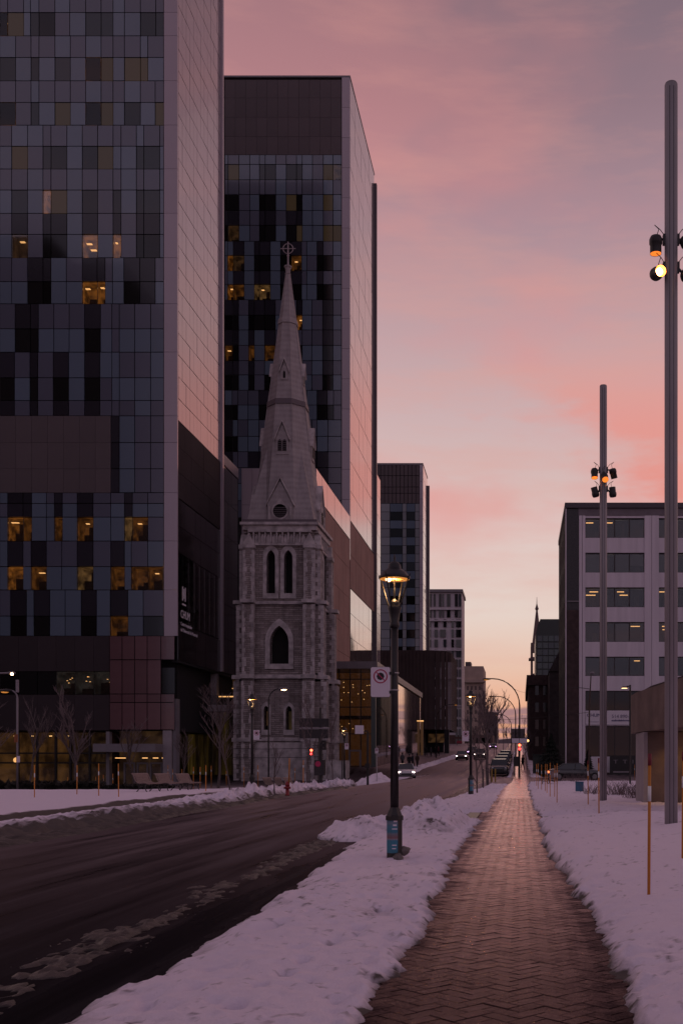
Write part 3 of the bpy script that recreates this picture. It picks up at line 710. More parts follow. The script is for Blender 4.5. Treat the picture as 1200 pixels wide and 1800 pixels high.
struct(ll.build('side_room_lamps', LAMP_S, t1), 'stuff')
side_cladding(t1, T1X, T1Y + .3, 114.3, 11.5, 15.1, 1, 8, SIDE_D, 'lower_side_cladding', .04)
MB().box(X1(300), T1X, T1Y + .3, 121.4, 11.25, 11.48).build('overhang_soffit', CAV, t1)
# hospital mark on the side glass: icon strokes, name and two small lines
LET = mat('white_lettering', (.75, .7, .75), .5)
def side_text(body, size, y, z, X, root, sx=1.0, name='lettering', m=LET):
    mb = text_mb(body, size); mb.xform(Matrix.Translation((X, y, z)) @ Matrix(((0, 0, 1, 0), (sx, 0, 0, 0), (0, 1, 0, 0), (0, 0, 0, 1)))); return mb.build(name, m, root)
ic = MB()
for k in range(3): ic.box(T1X + .02, T1X + .05, 101.4 + .38 * k, 101.62 + .38 * k, 17.5 + (.0 if k != 1 else .25), 18.9 - .2 * (k == 1))
ic.box(T1X + .02, T1X + .05, 101.62, 102.16, 18.0, 18.2); ic.box(T1X + .02, T1X + .05, 101.35, 102.45, 17.05, 17.22); ic.build('hospital_emblem', LET, t1)
side_text('CHUM', 1.15, 100.9, 15.75, T1X + .03, t1, .85); side_text('Centre hospitalier', .50, 100.9, 15.0, T1X + .03, t1, .95); side_text("de l'Université de Montréal", .50, 100.9, 14.4, T1X + .03, t1, .95)
# base: charcoal wall, strip window, glass box with a pink reflection in its colour
for k in range(6):
    a, c = 33 * k, min(193, 33 * (k + 1))
    front_panel(t1, 'base_panel', LOUV2, X1(a), X1(c), Z1(1180), Z1(1118), T1Y, .02); front_panel(t1, 'base_panel', LOUV2, X1(a), X1(c), Z1(1284), Z1(1221), T1Y, .02)
    if k < 3: front_panel(t1, 'window', WIN_D, X1(a), X1(c), Z1(1221), Z1(1180), T1Y, .08, .1, -.04)
    else:
        o = lit_window(t1, X1(a), X1(c), Z1(1221), Z1(1180), T1Y, lit_mat('lit_room_cool', (.05, .045, .04), .35) if 'lit_room_cool' not in MATS else MATS['lit_room_cool'], 0, .08)
        s = MB()
        for q_ in range(4):
            xx = X1(a) + random.uniform(.3, 1.5); z_ = Z1(random.uniform(1188, 1200)); s.box(xx, xx + .11, T1Y + .8, T1Y + .9, z_, z_ + .045)
        struct(s.build('ceiling_spots', LAMP_W, o), 'stuff')
RX = [194, 216, 238, 260, 284, 308]
for ya, yb in ((1118, 1160), (1160, 1220), (1220, 1235), (1235, 1283)):
    for i in range(5):
        if (ya, i) == (1160, 4): front_panel(t1, 'glazed_panel', WIN_D, X1(RX[i]), X1(RX[i + 1]), Z1(1220), Z1(1173), T1Y, .08); continue
        front_panel(t1, 'glazed_panel', PINK_REFL, X1(RX[i]), X1(RX[i + 1]), Z1(yb), Z1(ya), T1Y, .08, .12, .15)
# reflected-in-glass strip lights sit behind the glass box: visible lamps on the first floor ceiling
# ground floor: glazed lobby
for a, c in ((-40, 28), (28, 62), (62, 95), (95, 121), (121, 155), (155, 187)):
    for ya, yb in ((1286, 1324), (1324, 1341), (1341, 1385)):
        lit_window(t1, X1(a), X1(c), Z1(yb), Z1(ya), T1Y + .5, ROOM_L if a < 120 else (MATS.get('lit_room_low') or lit_mat('lit_room_low', (.07, .036, .014), .35)), 0, .16, 3.0, plain=True)
mg = MB()
for p in (28, 62, 95, 121, 155, 187): mg.box(X1(p) - .09, X1(p) + .09, T1Y + .35, T1Y + .62, G1, Z1(1284))
for p in (1324, 1341, 1385): mg.box(X1(-40), X1(187), T1Y + .38, T1Y + .6, Z1(p) - .06, Z1(p) + .06)
mg.build('lobby_mullions', MULL, t1)
sp = MB()
for p in (14, 45, 77, 92, 109): sp.box(X1(p), X1(p) + .2, T1Y + 1.2, T1Y + 1.4, Z1(1294), Z1(1294) + .08)
struct(sp.build('lobby_spots', LAMP_S, t1), 'stuff')
lb = MB().sphere((X1(20), T1Y + 1.0, Z1(1336)), .26, 10); lb.build('lobby_globe_lamp', LAMP_W, t1, True)
# entrance: canopy, column, portal frame and doors
MB().box(X1(180), X1(287), T1Y - 2.2, T1Y + .3, Z1(1322), Z1(1308)).build('entrance_canopy', GREY_M, t1)
MB().box(X1(287), X1(302), T1Y - .1, T1Y + .9, G1, Z1(1284)).build('corner_column', CONC, t1); MB().box(X1(303), X1(309), T1Y + .2, T1Y + 1.2, G1, Z1(1228)).build('corner_pier', GREY_M, t1)
MB().box(X1(187), X1(193), T1Y - .05, T1Y + .6, G1, Z1(1286)).build('portal_post', GREY_M, t1)
MB().box(X1(193), X1(287), T1Y + 2.5, T1Y + 2.6, G1, Z1(1284)).build('vestibule_wall', MATS.get('lit_room_low'), t1)
for a, c in ((213, 231), (236, 254), (259, 279)):
    d = MB().box(X1(a) + .08, X1(c) - .08, T1Y + .9, T1Y + .94, G1 + .1, Z1(1343)).build('entrance_door', GLASS, t1)
    f = MB(); f.box(X1(a) - .08, X1(a) + .1, T1Y + .85, T1Y + 1.0, G1, Z1(1340)); f.box(X1(c) - .1, X1(c) + .08, T1Y + .85, T1Y + 1.0, G1, Z1(1340)); f.box(X1(a) + .1, X1(c) - .1, T1Y + .85, T1Y + 1.0, Z1(1343), Z1(1340)); f.build('door_frame', GREY_M, d)
st_ = MB()
for p in (195, 205, 243, 262, 278): st_.box(X1(p), X1(p) + .5, T1Y + 1.1, T1Y + 1.2, Z1(1333), Z1(1333) + .07)
struct(st_.build('vestibule_lamps', LAMP_W, t1), 'stuff')
# recess under the overhang: terrace slab, columns, glazed walls with warm light
def XR(p, Y): return wx(p, Y)
wall = MB()
for k in range(8):
    a = -44 + 1.4 * k; wall.box(a + .05, a + 1.35, 120.9, 120.95, 8.6, 11.2)
wall.build('terrace_glazing', GLASS, t1); MB().box(-46, -31.8, 121.6, 121.7, 8.2, 11.3).build('terrace_room', ROOM_D, t1)
tl = MB()
for k in range(5): tl.box(-41.5 + .05 * k, -36.4, 117.5 - .9 * k, 117.7 - .9 * k, 11.02, 11.1)
for k in range(26):
    x = random.uniform(-41, -33); z = random.uniform(8.4, 10.6); tl.box(x, x + .1, 121.2, 121.3, z, z + .08)
struct(tl.build('terrace_lamps', LAMP_W, t1), 'stuff')
for p0, p1 in ((335, 350), (366, 381)): MB().box(wx(p0, 113), wx(p1, 113), 113, 113.8, 7.6, 11.24).build('terrace_column', CONC, t1)
MB().box(wx(312, 112), wx(424, 112), 112, 121.5, wz(1250, 112), wz(1239, 112)).build('terrace_slab', CONC, t1)
MB().box(wx(312, 112), wx(424, 112), 112.02, 112.06, wz(1239, 112), wz(1222, 112)).build('balustrade', GLASS, t1)
MB().box(wx(363, 112), wx(424, 112), 114.4, 114.5, wz(1223, 112), wz(1221, 112)).build('handrail_light', LAMP_W, t1)
low = MB()
for k in range(9):
    a = wx(312, 113.5) + k * .78; low.box(a + .03, a + .75, 113.4, 113.44, -1, wz(1250, 113.5))
low.build('undercroft_glazing', GLASS, t1)
m, t, b = node_mat('undercroft_curtain'); n1 = tnoise(t, tmap(t, (1.6, 1, .06)), 1.1, 4, .7)
c = tramp(t, n1, [(.45, (.003, .002, .001)), (.6, (.05, .03, .006)), (.72, (.15, .10, .02))]); t.links.new(c, b.inputs['Emission Color']); b.inputs['Emission Strength'].default_value = .55
b.inputs['Base Color'].default_value = (.03, .02, .01, 1); m.cycles.emission_sampling = 'NONE'
MB().box(wx(308, 115), wx(424, 115), 115, 115.1, -1, wz(1250, 115)).build('undercroft_curtain_wall', m, t1)
MB().box(X1(-60), X1(187), T1Y + 4, T1Y + 4.2, G1 - .3, Z1(1280)).build('lobby_back', CAV, t1)
MB().box(X1(-60), wx(424, 114), T1Y - 1, 122, G1 - .3, G1 - .02).build('plinth', CONC, t1)

# ------------------------------------------------------------------ hospital tower behind the steeple
T2Y = 147.0; PX = wx(615, T2Y)
def X2(p): return wx(p, T2Y)
def Z2(p): return wz(p, T2Y)
t2 = thing('hospital_tower', 'glass hospital tower with brown louvred top rising behind the stone steeple', 'building', (X2(505), T2Y, gz(-30, T2Y)))
MB().box(X2(330), PX - .2, T2Y + 1.9, 171.4, 0, Z2(137)).build('core', CAV, t2)
C1 = [395, 401, 420, 439, 456, 466, 484.5, 503, 521, 531, 549, 568, 585, 600]
C2 = [395, 400, 410, 429, 447, 456, 475, 493, 512, 530, 539, 557, 568, 585, 600]
C3 = [395, 409, 419.5, 437, 447, 465, 484, 503, 521, 531, 548, 567, 585, 600]
C4 = [395, 408, 418, 436, 455, 473, 491, 510, 520, 530, 539, 557, 575, 586, 600]
C5 = [395, 409, 418, 436, 455, 473, 491, 510, 530, 548, 557, 576, 600]
rows2 = [
 (272, 289, C1, ''), (289, 316, C1, {0: 't', 1: 'o', 4: 't', 5: 't', 7: 't', 8: 't', 11: 'o', 12: 'M'}),
 (316, 342, C1, ''), (342, 370, C1, {0: 'd', 1: 'd', 4: 'd', 5: 'd', 7: 'o', 8: 'd', 11: 'o'}),
 (370, 396, C1, {0: 'D', 1: 'D', 4: 'D', 5: 'D', 7: 'D', 8: 'D'}), (396, 424, C1, {0: 'd', 1: 'M', 4: 'd', 5: 'd', 7: 'd', 8: 'o', 11: 'o', 12: 'o'}),
 (424, 449, C2, {2: 'D', 4: 'D', 5: 'D', 7: 'D', 8: 'D', 11: 'D'}), (449, 476, C2, {1: 'L', 2: 'M', 4: 'd', 5: 'd', 7: 'd', 8: 'L', 11: 'd', 12: 'd'}),
 (476, 500, C2, {2: 'D', 4: 'D', 5: 'D', 7: 'D', 8: 'D', 11: 'D'}), (500, 527, C2, {1: 'L', 2: 'M', 4: 'L', 5: 'L', 7: 'd', 8: 'd', 11: 'd', 12: 'd'}),
 (527, 554, C3, {0: 'D', 1: 'D', 3: 'D', 4: 'D', 5: 'D', 8: 'D', 11: 'D'}), (554, 580, C3, {0: 'd', 1: 'd', 3: 'd', 4: 'd', 5: 'd', 7: 'L', 8: 'L', 11: 'D'}),
 (580, 607, C3, {0: 'D', 1: 'D', 3: 'D', 5: 'D', 11: 'D'}), (607, 634, C3, {0: 'L', 1: 'd', 3: 'L', 5: 'M', 8: 'd', 11: 't'}),
 (634, 659, C3, {0: 'D', 1: 'D', 3: 'D', 11: 'D'}), (659, 686, C3, {0: 'd', 1: 'd', 3: 'd', 5: 'd', 11: 'd'}),
 (686, 712, C4, {4: 'D', 11: 'D'}), (712, 738, C4, {0: 'd', 1: 'd', 4: 'd', 11: 'd', 12: 't'}), (738, 767, C5, {0: 'D'}), (767, 794, C5, {0: 'd', 1: 'd', 9: 'D'}), (794, 822, C5, {0: 'D', 3: 'D', 4: 'D', 9: 'D', 10: 'D'}),
 (822, 850, C5, {8: 'D', 9: 'D', 10: 'D'}), (850, 880, C5, {10: 'D'}), (880, 910, C5, {10: 'D'}),
]
random.seed(33)
run_rows(t2, rows2, X2, Z2, T2Y, .10)
for k in range(11):
    a, c = 395 + 18.6 * k, 395 + 18.6 * (k + 1)
    for ya, yb in ((140, 172), (172, 206), (206, 240), (240, 272)): front_panel(t2, 'louvre_panel', LOUV, X2(a), X2(c), Z2(yb), Z2(ya), T2Y, .03)
zz = list(range(136, 1000, 53))
for ya, yb in zip(zz[:-1], zz[1:]): front_panel(t2, 'corner_panel', WHITE_P, X2(600.5), PX + .02, Z2(yb), Z2(ya), T2Y, .04, .3, .04)
MB().box(X2(330), PX + .05, T2Y - .06, 171.6, Z2(136), Z2(133)).build('parapet_coping', GREY_M, t2)
topz = Z2(136); zb = wz(935, T2Y)
zr = [36.2 + (topz - 36.2) * k / 15 for k in range(16)]
side_cladding(t2, PX, T2Y + .35, 171.2, 0, 0, 0, 12, SIDE_P, row_z=zr, gap=.09)
MB().box(PX - .4, PX + .42, 171.25, 171.95, 10, topz - 1.5).build('edge_fin', mat('dark_edge_metal', (.10, .08, .10), .4), t2)
zt = wz(922, T2Y); 
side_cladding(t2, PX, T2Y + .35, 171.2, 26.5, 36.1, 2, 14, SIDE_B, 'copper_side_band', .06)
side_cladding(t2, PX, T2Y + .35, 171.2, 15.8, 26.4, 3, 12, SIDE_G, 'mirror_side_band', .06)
MB().box(PX - 3, PX - .2, T2Y + .35, 171.2, 1, 15.7).build('lower_wall', LOUV2, t2)
# podium joining the towers, pale front and copper side
pd = thing('hospital_podium', 'pale panelled podium with copper coloured flank between the steeple and glass tower', 'building', (PX - 5, 122.7, gz(-28, 123)))
PZ = wz(823, 122.7)
MB().box(-33.3, PX - .25, 123.0, 146.8, 0, PZ - .3).build('core', CAV, pd)
for k in range(7):
    for j in range(8):
        front_panel(pd, 'pale_panel', WHITE_P, -33.3 + k * (33.3 + PX) / 7, -33.3 + (k + 1) * (33.3 + PX) / 7, PZ - 4.4 * (j + 1), PZ - 4.4 * j, 122.7, .04, .25)
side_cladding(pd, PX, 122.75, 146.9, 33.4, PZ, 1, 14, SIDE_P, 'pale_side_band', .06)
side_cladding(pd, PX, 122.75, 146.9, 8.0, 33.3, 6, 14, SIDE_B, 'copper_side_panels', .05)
side_cladding(pd, PX, 172.0, 179.0, 10, wz(845, 179), 12, 4, SIDE_P, 'rear_side_panels', .06)
MB().box(PX - 12, PX - .2, 172.0, 178.9, 0, wz(845, 179)).build('rear_core', WHITE_P, pd)

# ------------------------------------------------------------------ third tower
T3Y = 260.0; X3c = wx(743, T3Y)
def X3(p): return wx(p, T3Y)
def Z3(p): return wz(p, T3Y)
t3 = thing('hospital_tower', 'slimmer far hospital tower with brown grid top above the curved dark building', 'building', (X3(700), T3Y, gz(-27, T3Y)))
MB().box(X3(640), X3c - .3, T3Y + .6, 273.5, 4, Z3(818)).build('core', CAV, t3)
for k in range(12):
    a, c = 655 + 6.85 * k, 655 + 6.85 * (k + 1)
    for ya, yb in ((817, 836), (836, 856), (856, 867), (867, 885)): front_panel(t3, 'louvre_panel', LOUV, X3(a), X3(c), Z3(yb), Z3(ya), T3Y, .14)
C = [655, 669, 685, 707, 714, 729, 737]
for j in range(18):
    ya = 885 + 14.8 * j
    for i in range(6):
        win = j % 2 == 1 and i in (2, 4); dk = i in (2, 4)
        front_panel(t3, 'window' if win else 'cladding_panel', WIN_T if win and j < 10 else (WIN_D if win else (PAN_A if dk else PAN_F)), X3(C[i]), X3(C[i + 1]), Z3(ya + 14.8), Z3(ya), T3Y, .12, .3)
for j in range(11): front_panel(t3, 'corner_panel', WHITE_P, X3(737.2), X3c + .02, Z3(817 + 30 * (j + 1)), Z3(817 + 30 * j), T3Y, .06, .4, .05)
side_cladding(t3, X3c, T3Y + .5, 272.6, 10, Z3(817), 20, 4, SIDE_P, gap=.12)
MB().box(X3c - .4, X3c + .5, 272.7, 273.6, 6, Z3(830)).build('edge_fin', MATS['dark_edge_metal'], t3)
MB().box(X3(640), X3c + .05, T3Y - .05, 273, Z3(817), Z3(814)).build('parapet_coping', GREY_M, t3)
# ------------------------------------------------------------------ stone steeple
m, t, b = node_mat('coursed_rubble')
vec = tmap(t, (1, 1, 1)); sx = t.nodes.new('ShaderNodeSeparateXYZ'); t.links.new(vec, sx.inputs[0])
cm = t.nodes.new('ShaderNodeCombineXYZ'); t.links.new(tmath(t, 'ADD', sx.outputs[0], sx.outputs[1]), cm.inputs[0]); t.links.new(sx.outputs[2], cm.inputs[1])
bk = t.nodes.new('ShaderNodeTexBrick'); t.links.new(cm.outputs[0], bk.inputs[0]); bk.inputs['Scale'].default_value = 1.0
bk.inputs['Brick Width'].default_value = 1.05; bk.inputs['Row Height'].default_value = .21; bk.inputs['Mortar Size'].default_value = .03; bk.inputs['Bias'].default_value = -.1
bk.inputs['Color1'].default_value = (.29, .25, .24, 1); bk.inputs['Color2'].default_value = (.45, .405, .395, 1); bk.inputs['Mortar'].default_value = (.22, .185, .18, 1)
nz = tmath(t, 'ADD', tmath(t, 'MULTIPLY', tnoise(t, vec, 1.1, 6), .55), tmath(t, 'MULTIPLY', tnoise(t, tmap(t, (1.6, 1.6, .15)), 1.0, 6, .7), .45)); mxn = t.nodes.new('ShaderNodeMix'); mxn.data_type = 'RGBA'; mxn.blend_type = 'MULTIPLY'; mxn.inputs[0].default_value = .8
t.links.new(bk.outputs[0], mxn.inputs[6]); t.links.new(tramp(t, nz, [(.36, (.42, .40, .41)), (.62, (1.15, 1.12, 1.12))]), mxn.inputs[7]); t.links.new(mxn.outputs[2], b.inputs['Base Color'])
b.inputs['Roughness'].default_value = .9; tbump(t, tmath(t, 'SUBTRACT', nz, bk.outputs['Fac']), .8, .08, b)
RUB = m
ASH = mat('dressed_limestone', (.45, .405, .41), .85, noise=.38, nscale=1.4, bump=.3, bscale=6)
m, t, b = node_mat('spire_stone')
vec = tmap(t, (1, 1, 1)); wv = t.nodes.new('ShaderNodeTexWave'); wv.bands_direction = 'Z'; wv.inputs['Scale'].default_value = .55; wv.inputs['Distortion'].default_value = .3; t.links.new(vec, wv.inputs[0])
nz = tmath(t, 'ADD', tmath(t, 'MULTIPLY', tnoise(t, vec, .9, 6), .5), tmath(t, 'MULTIPLY', tnoise(t, tmap(t, (2.2, 2.2, .16)), 1.2, 6, .7), .5)); c = tramp(t, tmath(t, 'ADD', tmath(t, 'MULTIPLY', wv.outputs[1], .10), nz), [(.3, (.24, .212, .218)), (.75, (.42, .38, .388))]); t.links.new(c, b.inputs['Base Color'])
b.inputs['Roughness'].default_value = .85; tbump(t, wv.outputs[1], .25, .03, b); SPI = m
VOID = mat('belfry_dark', (.006, .005, .005), .9)
LEAD = mat('lead_roof', (.12, .095, .11), .6)

KY = 109.0
def XK(p): return wx(p, KY)
def ZK(p): return wz(p, KY)
kx0, kx1 = XK(432), XK(553); ky0 = KY; ky1 = KY + (kx1 - kx0); kcx, kcy = (kx0 + kx1) / 2, (ky0 + ky1) / 2
KG = gz(kcx, KY) - .3
ch = thing('church_steeple', 'old stone church steeple with octagonal spire and iron cross before the glass towers', 'church', (kcx, kcy, KG))
def arch(w, h, n=7, cx=0, z0=0):
    """pointed arch outline, CCW in x,z; springing at h - .87w"""
    sp = h - .95 * w; r = w; pts = [(cx - w / 2, z0), (cx + w / 2, z0)]
    R = w * 1.05
    # arcs centred on opposite springers
    import math as _m
    c1x = cx + w / 2 - R; amax = _m.acos((cx - c1x) / R)
    for k in range(n + 1):
        a = amax * k / n; pts.append((c1x + R * _m.cos(a), z0 + sp + R * _m.sin(a)))
    c2x = cx - w / 2 + R
    for k in range(n, -1, -1):
        a = amax * k / n; q_ = (c2x - R * _m.cos(a), z0 + sp + R * _m.sin(a))
        if k < n: pts.append(q_)
    return pts
def wall_with_openings(mb, x0, x1, z0, z1, y, ops, depth):
    """front wall in the plane y with pointed openings cut out: strips between"""
    ops = sorted(ops, key=lambda o: min(p[0] for p in o)); xs_ = x0
    for o in ops:
        a = min(p[0] for p in o); c = max(p[0] for p in o); zb_ = min(p[1] for p in o); zt_ = max(p[1] for p in o)
        mb.face([(xs_, y, z0), (a, y, z0), (a, y, z1), (xs_, y, z1)])
        if zb_ > z0 + 1e-3: mb.face([(a, y, z0), (c, y, z0), (c, y, zb_), (a, y, zb_)])
        top = [p for p in o[1:]]                 # from lower right, over the apex, to left springer
        ring = [(p[0], p[1]) for p in top] + [(a, zb_)]
        # region above the arch
        ap = max(range(len(o)), key=lambda k: o[k][1])
        right = o[1:ap + 1]; left = o[ap:] + [o[0]]
        for s in range(len(right) - 1):
            p, q_ = right[s], right[s + 1]
            mb.face([(p[0], y, p[1]), (c, y, p[1]), (c, y, q_[1]), (q_[0], y, q_[1])]) if abs(p[0] - c) > 1e-6 or abs(q_[0] - c) > 1e-6 else None
        for s in range(len(left) - 1):
            p, q_ = left[s], left[s + 1]
            mb.face([(a, y, q_[1]), (q_[0], y, q_[1]), (p[0], y, p[1]), (a, y, p[1])]) if abs(p[0] - a) > 1e-6 or abs(q_[0] - a) > 1e-6 else None
        mb.face([(a, y, zt_), (c, y, zt_), (c, y, z1), (a, y, z1)])
        n = len(o)
        for s in range(n):
            p, q_ = o[s], o[(s + 1) % n]; mb.face([(p[0], y, p[1]), (p[0], y + depth, p[1]), (q_[0], y + depth, q_[1]), (q_[0], y, q_[1])])
        xs_ = c
    mb.face([(xs_, y, z0), (x1, y, z0), (x1, y, z1), (xs_, y, z1)])
def sides(mb, name, m, par, kind=None):
    # the south face's geometry placed on each of the four faces, one object a face
    for k in range(4):
        M = Matrix.Translation((kcx, kcy, 0)) @ Matrix.Rotation(math.pi / 2 * k, 4, 'Z') @ Matrix.Translation((-kcx, -kcy, 0)); d = MB()
        d.v = [tuple(M @ Vector(p)) for p in mb.v]; d.f = list(mb.f); d.mi = list(mb.mi); o = d.build(name, m, par)
        if kind: o['kind'] = kind
def four_sides(mb):
    """copy the south face's geometry round the shaft centre"""
    base_v, base_f = list(mb.v), list(mb.f)
    for k in (1, 2, 3):
        M = Matrix.Translation((kcx, kcy, 0)) @ Matrix.Rotation(math.pi / 2 * k, 4, 'Z') @ Matrix.Translation((-kcx, -kcy, 0)); i = len(mb.v)
        mb.v += [tuple(M @ Vector(p)) for p in base_v]; mb.f += [tuple(i + q_ for q_ in f) for f in base_f]; mb.mi += [0] * len(base_f)
    return mb
z_b, z_1, z_2, z_3 = KG, ZK(1190), ZK(1060), ZK(928)
L1 = arch(XK(483) - XK(468), ZK(966) - ZK(1043), cx=XK(476), z0=ZK(1043)); L2 = arch(XK(514) - XK(499), ZK(966) - ZK(1043), cx=XK(506.5), z0=ZK(1043))
A1 = arch(XK(508) - XK(475), ZK(1098) - ZK(1167), cx=XK(491), z0=ZK(1167))
S1 = arch(XK(472) - XK(464), ZK(1240) - ZK(1283), cx=XK(468), z0=ZK(1283)); S2 = arch(XK(514) - XK(503), ZK(1240) - ZK(1283), cx=XK(508), z0=ZK(1283))
mb = MB(); wall_with_openings(mb, kx0, kx1, z_b, z_1, ky0, [S1, S2], .9); four_sides(mb).build('lower_stage', RUB, ch)
mb = MB(); wall_with_openings(mb, kx0 + .05, kx1 - .05, z_1, z_2, ky0 + .05, [A1], .9); four_sides(mb).build('middle_stage', RUB, ch)
mb = MB(); wall_with_openings(mb, kx0 + .12, kx1 - .12, z_2, z_3, ky0 + .12, [L1, L2], .9); four_sides(mb).build('belfry_stage', RUB, ch)
MB().box(kx0 + .95, kx1 - .95, ky0 + .95, ky1 - .95, z_b, z_3 - .1).build('dark_interior', VOID, ch)
MB().box(XK(466.5), XK(469.5), ky0 + .6, ky0 + .7, ZK(1275), ZK(1250)).build('lit_lancet_window', ROOM_D, ch); MB().box(XK(505), XK(511), ky0 + .6, ky0 + .7, ZK(1282), ZK(1250)).build('lit_lancet_window', MATS['undercroft_curtain'], ch)
# arch surrounds (dressed stone hood moulds) with sills
def surround(o, y, grow, proud, name='arch_moulding'):
    cx_ = (o[0][0] + o[1][0]) / 2; zb_ = o[0][1]; mb = MB(); n = len(o)
    def gp(p):
        dx_ = p[0] - cx_; hw = (o[1][0] - o[0][0]) / 2; fz = max(0, (p[1] - zb_)) / (max(q_[1] for q_ in o) - zb_)
        return (cx_ + dx_ * (hw + grow) / hw, p[1] + grow * 1.5 * max(0, fz - .5) * 2)
    for k in range(1, n):
        p, q_ = o[k], o[(k + 1) % n]; P_, Q_ = gp(p), gp(q_); y0_ = y - proud
        mb.face([(p[0], y0_, p[1]), (P_[0], y0_, P_[1]), (Q_[0], y0_, Q_[1]), (q_[0], y0_, q_[1])])
        mb.face([(P_[0], y0_, P_[1]), (P_[0], y + .05, P_[1]), (Q_[0], y + .05, Q_[1]), (Q_[0], y0_, Q_[1])])
        mb.face([(p[0], y + .3, p[1]), (p[0], y0_, p[1]), (q_[0], y0_, q_[1]), (q_[0], y + .3, q_[1])])
    mb.box(o[0][0] - grow, o[1][0] + grow, y - proud - .08, y + .4, zb_ - .55, zb_)
    return mb
sides(surround(L1, ky0 + .12, .38, .12), 'arch_moulding', ASH, ch); sides(surround(L2, ky0 + .12, .38, .12), 'arch_moulding', ASH, ch)
sides(surround(A1, ky0 + .05, .5, .14), 'arch_moulding', ASH, ch); sides(surround(S1, ky0, .25, .1), 'arch_moulding', ASH, ch); sides(surround(S2, ky0, .25, .1), 'arch_moulding', ASH, ch)
for zc, pr, hh in ((ZK(1190), .35, .45), (ZK(1060), .32, .4), (ZK(1300), .25, .4)):
    mb = MB().box(kx0 - pr, kx1 + pr, ky0 - pr, ky1 + pr, zc - hh * .4, zc); mb.box(kx0 - pr * .55, kx1 + pr * .55, ky0 - pr * .55, ky1 + pr * .55, zc + .002, zc + hh * .5); mb.build('string_course', ASH, ch)
MB().box(kx0 - .3, kx1 + .3, ky0 - .3, ky1 + .3, KG - .5, ZK(1302) - .18).build('plinth', ASH, ch)
# corner buttresses: two at each corner, set off in stages, with quoins and gablets
def buttress(mb, q, cx_, w):
    st = [(z_b, z_1 - .5, 1.25), (z_1 - .5, z_2 - .3, .95), (z_2 - .3, ZK(962), .62)]
    for (za, zb_, pj) in st:
        mb.box(cx_ - w / 2, cx_ + w / 2, ky0 - pj, ky0 + .02, za, zb_)
        mb.prism([(ky0 - pj, zb_), (ky0 + .02, zb_), (ky0 + .02, zb_ + pj * .9)], cx_ - w / 2, cx_ + w / 2, 'x')
    return mb
bm_ = MB(); bw = 1.15
for cx_ in (kx0 + bw / 2 - .12, kx1 - bw / 2 + .12): buttress(bm_, None, cx_, bw)
sides(bm_, 'buttress_masonry', RUB, ch)
qm = MB(); z = z_b + .1; k = 0; random.seed(3)
while z < ZK(975):
    hq = random.choice((.42, .5, .56)); pj = 1.25 if z < z_1 - .7 else (.95 if z < z_2 - .6 else .62); near = any(abs(z + hq - zz_) < .5 for zz_ in (z_1, z_2))
    for cx_, s in ((kx0 + bw / 2 - .12, -1), (kx0 + bw / 2 - .12, 1), (kx1 - bw / 2 + .12, -1), (kx1 - bw / 2 + .12, 1)):
        lw_ = random.uniform(.18, .42); e = cx_ + s * bw / 2
        qm.box(e + s * .03, e - s * lw_, ky0 - pj - .035, ky0 - pj + (.55 if k % 2 == 0 else .3), z, z + hq - .03)
    z += hq; k += 1
struct(four_sides(qm).build('quoins', ASH, ch), 'stuff')
gm = MB()
for cx_ in (kx0 + bw / 2 - .12, kx1 - bw / 2 + .12):
    gm.box(cx_ - bw / 2 - .06, cx_ + bw / 2 + .06, ky0 - .72, ky0, ZK(965), ZK(958)); gm.prism([(cx_ - .62, ZK(958)), (cx_ + .62, ZK(958)), (cx_, ZK(938))], ky0 - .6, ky0 + .1, 'y')
    gm.box(cx_ - .70, cx_ + .70, ky0 - 1.3, ky0, ZK(1062), ZK(1056)); gm.box(cx_ - .74, cx_ + .74, ky0 - 1.42, ky0, ZK(1194), ZK(1187)); gm.box(cx_ - .74, cx_ + .74, ky0 - 1.42, ky0, ZK(1304), ZK(1297))
sides(gm, 'buttress_offsets', ASH, ch, 'stuff')
# corbel table and cornice
cb = MB()
for k in range(9):
    a = kx0 + .9 + (kx1 - kx0 - 1.8) * (k + .5) / 9
    cb.prism([(a - .22, ZK(955)), (a + .22, ZK(955)), (a + .22, ZK(945)), (a, ZK(938)), (a - .22, ZK(945))], ky0 - .06, ky0 + .13, 'y'); cb.box(a - .38, a - .24, ky0 - .3, ky0 + .13, ZK(955), ZK(936))
cb.box(kx0 + .3, kx1 - .3, ky0 - .34, ky0 + .13, ZK(936), ZK(930)); cb.box(kx0 + .7, kx1 - .7, ky0 - .2, ky0 + .13, ZK(959), ZK(955))
sides(cb, 'corbel_table', ASH, ch, 'stuff')
MB().box(kx0 - .25, kx1 + .25, ky0 - .25, ky1 + .25, z_3 - .25, z_3 + .25).box(kx0 - .5, kx1 + .5, ky0 - .5, ky1 + .5, z_3 + .252, ZK(919)).build('cornice', ASH, ch)
